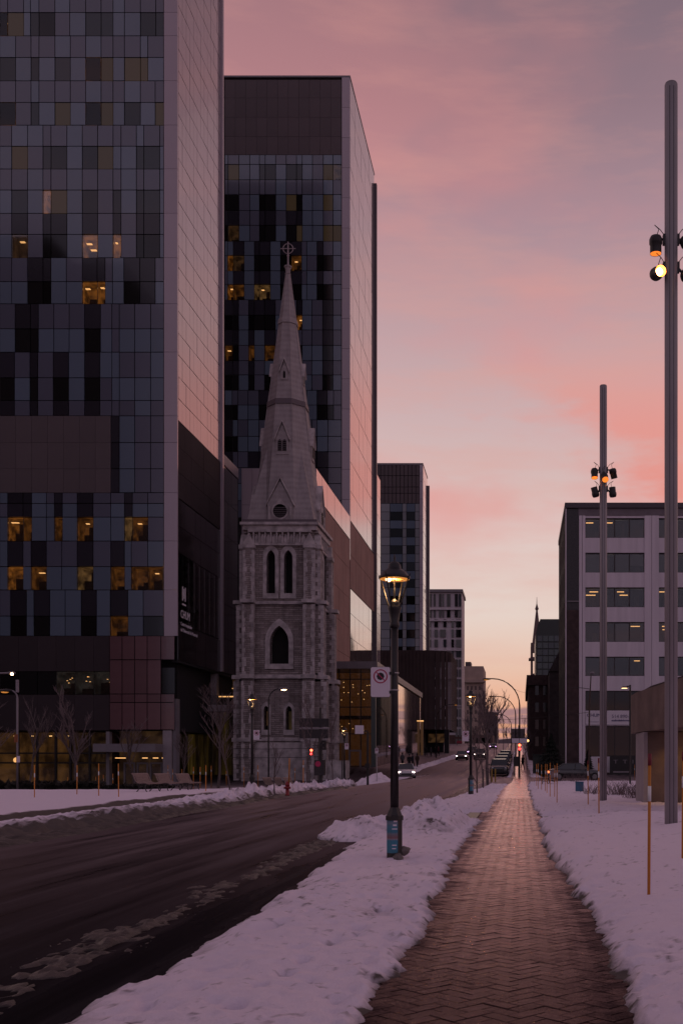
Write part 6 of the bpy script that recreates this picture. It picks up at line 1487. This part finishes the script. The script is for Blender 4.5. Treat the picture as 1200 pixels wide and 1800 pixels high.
ol = thing('street_light', 'lit street lamp head reaching in from the photo edge by the lobby', 'street light', (wx(-10, 62), 62, 0), 0, 'arched roadway lights'); MB().tube([(wx(-30, 62), 62, gz(-32, 62)), (wx(-30, 62), 62, wz(1190, 62)), (wx(-24, 62), 62, wz(1184, 62)), (wx(16, 62), 62, wz(1183, 62))], .06, 8).build('mast', GREY_M, ol)
b_ = MB().sphere((0, 0, 0), 1, 8); b_.v = [(p[0] * .25 + wx(21, 62), p[1] * .15 + 62, p[2] * .10 + wz(1183, 62)) for p in b_.v]; hd = b_.build('luminaire', GREY_M, ol, True); MB().sphere((wx(23, 62), 61.9, wz(1185, 62)), .09, 8).build('lens', BULB, hd, True)
pl_ = thing('path_light', 'black post light with glowing disc head before the office block', 'street light', (wx(1105, 60), 60, 0)); MB().tube([(wx(1106.5, 60), 60, 0), (wx(1106.5, 60), 60, wz(1204, 60))], .055, 8).build('mast', BLK, pl_)
MB().tube([(wx(1106.5, 60), 60, wz(1206, 60)), (wx(1099, 60), 60, wz(1207, 60))], .04, 6).build('arm', BLK, pl_); h_ = MB().lathe([(.20, 0), (.2, .03), (.12, .09), (.03, .1)], 16, (wx(1096.5, 60), 60, wz(1209.5, 60))).build('hood', BLK, pl_, True); MB().lathe([(.17, -.02), (.17, .0)], 14, (wx(1096.5, 60), 60, wz(1209.5, 60))).build('lens', mat('path_lens', (1, .7, .4), .5, emit=(1, .62, .3), estr=3), h_)
wl = thing('utility_post', 'slender brown utility post with a small disc head before the office block', 'post', (wx(1036, 80), 80, 0)); MB().tube([(wx(1034, 80), 80, 0), (wx(1035, 80), 80, wz(1240, 80)), (wx(1038, 80), 80, wz(1186, 80))], [.07, .06, .04], 8).build('mast', mat('rusty_pole', (.07, .045, .035), .7), wl); b_ = MB().sphere((0, 0, 0), 1, 8); b_.v = [(p[0] * .17 + wx(1040, 80), p[1] * .1 + 80, p[2] * .10 + wz(1183, 80)) for p in b_.v]; b_.build('camera_dome', GREY_M, wl, True); MB().tube([(wx(1035, 80), 80, wz(1211, 80)), (wx(1020, 80), 80, wz(1209, 80)), (wx(1000, 80), 80, wz(1209, 80))], .025, 6).build('side_arm', BLK, wl)

REDL = mat('signal_red_glow', (1, .1, .1), .5, emit=(1, .045, .04), estr=5); REDD = mat('signal_red_core', (1, .4, .2), .5, emit=(1, .12, .05), estr=6)
def signal(root, X, Y, z, n=3, lit=(0,), s=1.0):
    h = MB().box(X - .17 * s, X + .17 * s, Y - .12, Y + .12, z - .17 * s - .34 * s * (n - 1), z + .19 * s).build('signal_head', BLK, root)
    for k in range(n):
        zz_ = z - .34 * s * k; MB().lathe([(.13 * s, 0), (.10 * s, .03)], 14).xform(Matrix.Translation((X, Y - .13, zz_)) @ Matrix.Rotation(math.pi / 2, 4, 'X')).build('signal_lens', (REDD if k == 0 else REDL) if k in lit else mat('unlit_lens', (.02, .02, .02), .2), h)
        MB().tube([(X + .15 * s * math.cos(a), Y - .13, zz_ + .15 * s * math.sin(a)) for a in [math.pi * q_ / 8 for q_ in range(9)]], .02, 4).build('visor', BLK, h)
sgp = thing('signal_mast', 'black signal mast with two dark street boards and a red light before the steeple', 'signal', (wx(563, 60), 60, 0)); X = wx(563, 60); YS = 60
MB().tube([(X, YS, gz(X, YS) - .1), (X, YS, wz(1300, YS)), (X, YS, wz(1244, YS))], [.12, .11, .06], 10).build('mast', BLK, sgp); MB().box(wx(527, YS), wx(578, YS), YS - .1, YS - .02, wz(1278, YS), wz(1263, YS)).build('street_board', SIGNB, sgp); MB().box(wx(527, YS), wx(577, YS), YS - .1, YS - .02, wz(1298, YS), wz(1282, YS)).build('street_board', SIGNB, sgp); MB().box(wx(527, YS), wx(579, YS), YS - .12, YS - .01, wz(1281.5, YS), wz(1279, YS)).build('board_rail', GREY_M, sgp)
signal(sgp, wx(548.5, YS), YS - .1, wz(1319, YS), 2, (0, 1), .6); MB().box(wx(549, YS), X, YS - .04, YS + .04, wz(1312, YS), wz(1310, YS)).build('arm', BLK, sgp); signal(sgp, wx(569, YS), YS, wz(1306, YS), 2, (), .8); MB().box(wx(536, YS), wx(545, YS), YS - .06, YS - .03, wz(1313, YS), wz(1300, YS)).build('back_plate', SIGNG, sgp)
MB().box(wx(553, YS), wx(571, YS), YS - .2, YS + .2, wz(1363, YS), wz(1336, YS)).build('control_cabinet', BLK, sgp); MB().lathe([(.17, 0), (.15, .02)], 14).xform(Matrix.Translation((wx(560, YS), YS - .22, wz(1343, YS))) @ Matrix.Rotation(math.pi / 2, 4, 'X')).build('round_sticker', SIGNR, sgp)
sg2 = thing('signal_mast', 'signal mast with double red light and white street board at the crossing', 'signal', (wx(912, 98), 98, 0)); YS = 97
MB().tube([(wx(912, YS), YS, gz(0, YS)), (wx(912, YS), YS, wz(1275, YS))], .11, 8).build('mast', BLK, sg2); signal(sg2, wx(912.5, YS), YS - .25, wz(1310, YS), 2, (0, 1), 1.0); MB().box(wx(899, YS), wx(926, YS), YS - .1, YS - .05, wz(1306, YS), wz(1298, YS)).build('street_board', SIGNW, sg2); MB().sphere((wx(927, YS), YS, wz(1302, YS)), .12, 8).build('amber_lamp', LAMP_S, sg2, True)
MB().box(wx(902, YS), wx(911, YS), YS - .3, YS - .1, wz(1347, YS), wz(1330, YS)).build('control_cabinet', BLK, sg2); MB().tube([(wx(904, YS), YS - .2, gz(0, YS)), (wx(904, YS), YS - .2, wz(1330, YS))], .06, 6).build('cabinet_post', BLK, sg2)
sg3 = thing('sign_post', 'black post with white plates before the pavilion corner', 'sign', (wx(646, 72), 72, 0)); YS = 72; MB().tube([(wx(646, YS), YS, gz(wx(646, YS), YS) - .1), (wx(646, YS), YS, wz(1286, YS))], .08, 8).build('post', BLK, sg3); MB().box(wx(624, YS), wx(639, YS), YS - .05, YS, wz(1290, YS), wz(1275, YS)).build('white_plate', SIGNW, sg3); MB().box(wx(638, YS), wx(646, YS), YS - .03, YS + .02, wz(1286, YS), wz(1284, YS)).build('arm', BLK, sg3); MB().box(wx(642, YS), wx(650, YS), YS - .2, YS + .1, wz(1350, YS), wz(1342, YS)).build('push_button_box', BLK, sg3)
gw = thing('grey_board_post', 'grey notice board on a post by the lamp before the pavilion', 'sign', (wx(602, 78), 78, 0)); MB().box(wx(596, 78), wx(612, 78), 78, 78.05, wz(1306, 78), wz(1287, 78)).build('board', SIGNG, gw); MB().tube([(wx(601, 78), 78.05, -.6), (wx(601, 78), 78.05, wz(1290, 78))], .04, 6).build('post', BLK, gw)
tb = thing('lit_column', 'slim glowing bollard column by the black arcade', 'light column', (wx(741, 185), 185, gz(-17, 185))); MB().box(wx(739, 185), wx(743, 185), 185, 185.4, gz(-17, 185), wz(1268, 185)).build('shaft', mat('lit_timber_column', (.25, .16, .09), .6, emit=(.6, .28, .1), estr=.05), tb); MB().box(wx(738.5, 185), wx(743.5, 185), 184.9, 185.5, wz(1268, 185), wz(1266.5, 185)).build('lamp_cap', LAMP_W, tb)
aw = thing('red_awning', 'small red awning over a shop door past the arcade', 'awning', (wx(807, 300), 300, gz(-18, 300))); MB().prism([(wx(802, 300), wz(1307, 300)), (wx(812, 300), wz(1307, 300)), (wx(811, 300), wz(1302, 300)), (wx(803, 300), wz(1302, 300))], 299, 300.5, 'y').build('canopy', mat('awning_red', (.28, .03, .05), .7), aw); MB().box(wx(803, 300), wx(803.6, 300), 299, 299.2, gz(-18, 300), wz(1307, 300)).build('post', BLK, aw)
# overhead wires
WIRE = mat('black_wire', (.02, .018, .02), .6)
def wire(label, a, c_, sag):
    a, c_ = Vector(a), Vector(c_); pts = [a.lerp(c_, k / 12) - Vector((0, 0, sag * 4 * (k / 12) * (1 - k / 12))) for k in range(13)]; tag(MB().tube(pts, .014, 4).build('overhead_wire', WIRE), label, 'wire', 'wires across the street')
wire('wire slung from the tall arched light to the dark brick building', (wx(885, 100), 100, wz(1196, 100)), (wx(932, 150), 149, wz(1215, 150)), .6); wire('wire crossing the street before the curved brown building', (wx(700, 120), 120, wz(1262, 120)), (wx(1035, 80), 80, wz(1252, 80)), .5)
wire('upper wire in front of the steeple base', (wx(400, 62), 62, wz(1316, 62)), (wx(563, 60), 60, wz(1314, 60)), .05); wire('lower wire in front of the steeple base', (wx(400, 62), 62, wz(1331, 62)), (wx(563, 60), 60, wz(1330, 60)), .05)
# ------------------------------------------------------------------ cars
TYRE = mat('tyre_rubber', (.012, .012, .012), .8); CGLASS = mat('car_glass', (.012, .012, .014), .05, spec=.8); HEADL = mat('headlight_glow', (1, .9, .9), .3, emit=(1, .80, .74), estr=9); HEADP = mat('headlight_violet', (1, .6, 1), .3, emit=(.85, .45, 1), estr=6); HEADO = mat('headlight_off', (.5, .48, .48), .15, spec=.8); TAILR = mat('tail_lamp_red', (.25, .01, .01), .3, emit=(1, .05, .02), estr=.25); TAILON = mat('tail_lamp_lit', (.5, .05, .02), .3, emit=(1, .18, .05), estr=3); PLATE = mat('licence_plate', (.5, .5, .5), .5)
RIM = mat('alloy_rim', (.25, .24, .25), .35, metal=.6)
def car(label, kind, paint, head, loc, rz, group, tail=None):
    """local frame: front toward -Y, length along Y"""
    s = thing('parked_car' if 'parked' in label else 'moving_car', label, 'car', loc, rz, group)
    L_, Wd, H = (4.6, 1.82, 1.44) if kind == 'sedan' else (4.6, 1.86, 1.70)
    hood = .82 if kind == 'sedan' else .98; belt = .90 if kind == 'sedan' else 1.05
    f, r_ = -L_ / 2, L_ / 2
    def section(y, w, z0, z1, n=6): return None
    # body: lofted cross sections along Y (half width, bottom, top, shoulder inset)
    secs = [(f, .60, .32, hood - .22), (f + .12, .80, .22, hood - .10), (f + .5, Wd / 2 - .02, .18, hood), (f + 1.35, Wd / 2, .18, belt), (0, Wd / 2, .18, belt + .02), (r_ - 1.1, Wd / 2, .18, belt + .05), (r_ - .35, Wd / 2 - .03, .20, belt + .04), (r_ - .08, .80, .28, belt - .02), (r_, .72, .36, belt - .15)]
    b_ = MB(); rings = []
    for (y, hw_, z0, z1) in secs:
        ring = [(-hw_ * .9, z0), (-hw_, z0 + .12), (-hw_, z1 - .22), (-hw_ * .95, z1 - .06), (-hw_ * .8, z1), (0, z1 + .02), (hw_ * .8, z1), (hw_ * .95, z1 - .06), (hw_, z1 - .22), (hw_, z0 + .12), (hw_ * .9, z0)]
        i = len(b_.v); b_.v += [(x, y, z) for x, z in ring]; rings.append(i)
    n = 11
    for a, c_ in zip(rings[:-1], rings[1:]):
        for k in range(n): b_.f.append((a + k, a + (k + 1) % n, c_ + (k + 1) % n, c_ + k)); b_.mi.append(0)
    b_.f.append(tuple(rings[0] + k for k in range(n))[::-1]); b_.f.append(tuple(rings[-1] + k for k in range(n))); b_.mi += [0, 0]
    body = b_.build('body', paint, s, True, True)
    # greenhouse
    if kind == 'sedan': cab = [(f + 1.25, .74, belt - .05, belt), (f + 2.0, .64, belt - .05, H - .03), (.35, .63, belt - .05, H), (r_ - 1.25, .62, belt - .05, H - .06), (r_ - .55, .70, belt - .03, belt + .06)]
    else: cab = [(f + 1.15, .78, belt - .05, belt), (f + 1.8, .68, belt - .05, H - .05), (.3, .68, belt - .05, H), (r_ - .5, .66, belt - .05, H - .05), (r_ - .12, .74, belt - .03, belt + .05)]
    g_ = MB(); top = MB(); R_ = []
    for (y, hw_, z0, z1) in cab:
        i = len(g_.v); g_.v += [(-hw_ * 1.14, y, z0), (-hw_, y, z1 - .02), (hw_, y, z1 - .02), (hw_ * 1.14, y, z0)]; R_.append(i)
    for a, c_ in zip(R_[:-1], R_[1:]):
        for k in range(3): g_.f.append((a + k, a + k + 1, c_ + k + 1, c_ + k)); g_.mi.append(0)
    g_.build('windows', CGLASS, s, False, True)
    for a, c_ in zip(cab[1:-2], cab[2:-1]): top.face([(-a[1] * .98, a[0], a[3]), (a[1] * .98, a[0], a[3]), (c_[1] * .98, c_[0], c_[3]), (-c_[1] * .98, c_[0], c_[3])])
    for sg_ in (-1, 1):
        top.tube([(sg_ * cab[0][1] * 1.1, cab[0][0], cab[0][3]), (sg_ * cab[1][1], cab[1][0], cab[1][3])], .035, 5); top.tube([(sg_ * cab[-2][1], cab[-2][0], cab[-2][3]), (sg_ * cab[-1][1] * 1.08, cab[-1][0], cab[-1][3])], .045, 5); top.tube([(sg_ * cab[1][1], cab[1][0], cab[1][3]), (sg_ * cab[-2][1], cab[-2][0], cab[-2][3])], .04, 5); top.tube([(sg_ * .70, .1, H - .05), (sg_ * .80, .15, belt)], .035, 5)
    top.build('roof', paint, s, False, True)
    for sx_ in (-1, 1):
        for y in (f + .85, r_ - .85):
            w = MB().lathe([(.33, -.1), (.335, -.06), (.335, .06), (.33, .1)], 18).xform(Matrix.Translation((sx_ * (Wd / 2 - .10), y, .33)) @ Matrix.Rotation(math.pi / 2, 4, 'Y')).build('wheel', TYRE, s, local=True)
            MB().lathe([(.2, -.105), (.2, .105)], 14).xform(Matrix.Translation((sx_ * (Wd / 2 - .10), y, .33)) @ Matrix.Rotation(math.pi / 2, 4, 'Y')).build('rim', RIM, w)
        hl = MB().sphere((0, 0, 0), 1, 8); hl.v = [(p[0] * .17 + sx_ * .62, p[1] * .09 + f + .12, p[2] * .08 + hood - .20) for p in hl.v]; hl.build('headlight', head, s, True, True)
        MB().box(sx_ * .50, sx_ * .78, r_ - .07, r_ + .015, belt - .28, belt - .12).build('tail_lamp', tail or TAILR, s, local=True)
        mr_ = MB().sphere((0, 0, 0), 1, 6); mr_.v = [(p[0] * .10 + sx_ * (Wd / 2 + .08), p[1] * .06 + f + 1.6, p[2] * .07 + belt + .06) for p in mr_.v]; mr_.build('wing_mirror', paint, s, True, True)
    MB().box(-.5, .5, f - .012, f + .05, .36, hood - .30).build('grille', MULL, s, local=True); MB().box(-.75, .75, f + .0, f + .2, .26, .33).build('bumper_intake', MULL, s, local=True); MB().box(-.26, .26, r_ - .02, r_ + .012, .55, .67).build('licence_plate', PLATE, s, local=True); MB().box(-.7, .7, r_ - .2, r_ + .03, .32, .50).build('rear_bumper', MULL, s, local=True)
    return s
def paint(n, c_): return mat('car_paint_' + n, c_, .25, spec=.6, coat=.8)
gp2 = 'cars coming down the street'
car('silver sedan with one bright headlight driving past the snow heap', 'sedan', paint('silver', (.55, .52, .54)), HEADL, (wx(708, 97), 97 + 2.3, gz(-10.5, 97)), math.radians(8), gp2)
car('dark red car with both headlights on beyond the crossing', 'sedan', paint('red', (.10, .02, .02)), HEADL, (wx(810, 155), 157.3, gz(-8.5, 156)), 0, gp2)
car('dark car with violet headlights behind the red one', 'suv', paint('grey', (.05, .045, .05)), HEADP, (wx(829, 178), 180, gz(-7, 179)), 0, gp2)
car('dark car partly hidden by the lamp post with dim lights', 'suv', paint('charcoal', (.03, .028, .03)), HEADL, (wx(842, 158), 160, gz(-6.2, 160)), 0, gp2)
car('far car with a violet light by the parked row', 'sedan', paint('grey', (.05, .045, .05)), HEADP, (wx(866, 240), 242, gz(-5.2, 242)), 0, gp2)
gp3 = 'cars parked in a row by the walk'
for k, (Y, lab, kd, pt_) in enumerate([(103, 'black parked suv at the front of the row beside the walk', 'suv', ('black', (.010, .009, .010))), (109.5, 'dark parked sedan second in the row beside the walk', 'sedan', ('charcoal', (.03, .028, .03))), (116, 'grey parked suv third in the row beside the walk', 'suv', ('grey', (.05, .045, .05))), (123, 'parked sedan fourth in the row beside the walk', 'sedan', ('black', (.010, .009, .010))), (130, 'dark parked suv fifth in the row beside the walk', 'suv', ('charcoal', (.03, .028, .03))), (138, 'parked car sixth in the row beside the walk', 'sedan', ('grey', (.05, .045, .05))), (147, 'parked car seventh in the row beside the walk', 'suv', ('black', (.010, .009, .010))), (157, 'last visible parked car in the row beside the walk', 'sedan', ('silver', (.28, .26, .27)))]):
    c_ = car(lab, kd, paint(*pt_), HEADO, (-2.05, Y, gz(-2, Y)), 0, gp3)
    c_.rotation_euler = (math.radians(-1.6) * 0, 0, 0)
car('dark parked sedan with a lit lamp on the side street before the office block', 'sedan', paint('charcoal', (.03, .028, .03)), HEADO, (wx(1012, 84), 84, gz(5, 84)), math.radians(90), 'car on the side street', TAILON)

# ------------------------------------------------------------------ people at the crossing
def person(label, X, Y, h, coat, legs, rz, seed, stride=.12):
    z0 = gz(X, Y); s = thing('person', label, 'person', (X, Y, z0), rz, 'people on the pavement'); k = h / 1.75
    vs = [(0, 0, .95), (0, 0, 1.15), (0, .01, 1.40), (0, 0, 1.50), (0, -.01, 1.60), (0, -.01, 1.70),          # pelvis .. head
          (.19, 0, 1.40), (.24, .03, 1.14), (.23, -.06, .92), (-.19, 0, 1.40), (-.24, -.03, 1.14), (-.23, .08, .92),
          (.09, 0, .90), (.10, -stride, .50), (.10, -stride * .6, .07), (.10, -stride * .6 - .14, .04), (-.09, 0, .90), (-.10, stride * .6, .50), (-.10, stride * 1.6, .08), (-.10, stride * 1.6 - .14, .04)]
    es = [(0, 1), (1, 2), (2, 3), (3, 4), (4, 5), (2, 6), (6, 7), (7, 8), (2, 9), (9, 10), (10, 11), (0, 12), (12, 13), (13, 14), (14, 15), (0, 16), (16, 17), (17, 18), (18, 19)]
    rad = [.17, .165, .17, .065, .105, .08, .085, .065, .045, .085, .065, .045, .105, .075, .05, .05, .105, .075, .05, .05]
    me = bpy.data.meshes.new('person_body'); me.from_pydata([tuple(Vector(v) * k) for v in vs], es, []); o = bpy.data.objects.new('body', me); COL.objects.link(o)
    sk = o.modifiers.new('skin', 'SKIN'); sv_ = me.skin_vertices[0].data
    for i, r_ in enumerate(rad): sv_[i].radius = (r_ * k, r_ * k * (.75 if i < 3 else 1)); sv_[i].use_root = (i == 0)
    sb = o.modifiers.new('sub', 'SUBSURF'); sb.levels = 1; sb.render_levels = 1
    dg = bpy.context.evaluated_depsgraph_get(); m2 = bpy.data.meshes.new_from_object(o.evaluated_get(dg)); bpy.data.objects.remove(o)
    m2.materials.clear(); m2.materials.append(coat); m2.materials.append(legs); m2.materials.append(mat('skin_dusk', (.30, .19, .15), .7))
    for p in m2.polygons:
        zc = p.center.z / k; p.material_index = 1 if zc < .80 else (2 if 1.52 < zc < 1.66 and p.center.y < -.01 else 0); p.use_smooth = True
    put('body', m2, s, True)
    MB().sphere((0, .01 * k, 1.70 * k), .105 * k, 10, sz=1.05).build('hat', legs, s, True, True)
CO = [mat('coat_black', (.012, .011, .013), .9), mat('coat_navy', (.02, .022, .035), .9), mat('coat_red', (.16, .02, .03), .9), mat('coat_grey', (.10, .09, .10), .9), mat('coat_brown', (.06, .04, .03), .9)]
for k, (px, Y, c_, l_, lab) in enumerate([(719, 122, 0, 1, 'person in black coat standing by the pavilion glass'), (725, 124, 1, 0, 'person in navy coat in the group by the pavilion glass'), (733, 123, 4, 0, 'person in brown coat in the group by the pavilion glass'), (748, 178, 0, 0, 'person in black at the arcade with a pale bag'), (757, 176, 3, 0, 'person in grey coat walking by the arcade'), (765, 175, 0, 1, 'person in dark coat at the arcade nearer the snow bank'), (770, 180, 2, 0, 'person in red coat at the arcade by the snow bank'), (707, 126, 3, 0, 'person in pale grey coat beside the pavilion mullion'), (918, 118, 0, 0, 'person in black walking away past the red signal')]):
    person(lab, wx(px, Y), Y, 1.72 + .03 * (k % 4), CO[c_], CO[l_], k * 1.3, k)

# ------------------------------------------------------------------ unseen city block behind the viewer, shaped to darken the tower glass reflection
bk_ = thing('unseen_city_block', 'unseen dark city block shaped to be mirrored in the hospital glass', 'building', (-130, -60, 0)); MB().box(-190, -100, -90, -60, -1, 128).build('wall', mat('unseen_block_masonry', (.05, .045, .05), .8), bk_); MB().box(-150, -120, -88, -62, 128, 136).build('unseen_roof_block', MATS['unseen_block_masonry'], bk_)
# hill far up the street
hl = MB(); xs_ = np.linspace(-900, 900, 60); hts = [18 + 26 * math.exp(-((x + 40) / 130) ** 2) + 8 * math.sin(x * .021) for x in xs_]
for (x0, h0), (x1, h1) in zip(zip(xs_[:-1], hts[:-1]), zip(xs_[1:], hts[1:])): hl.face([(x0, 1600, -30), (x1, 1600, -30), (x1, 1750, h1), (x0, 1750, h0)]); hl.face([(x0, 1750, h0), (x1, 1750, h1), (x1, 2000, -30), (x0, 2000, -30)])
struct(hl.build('hill', mat('dusky_hill', (.09, .07, .08), .9)))
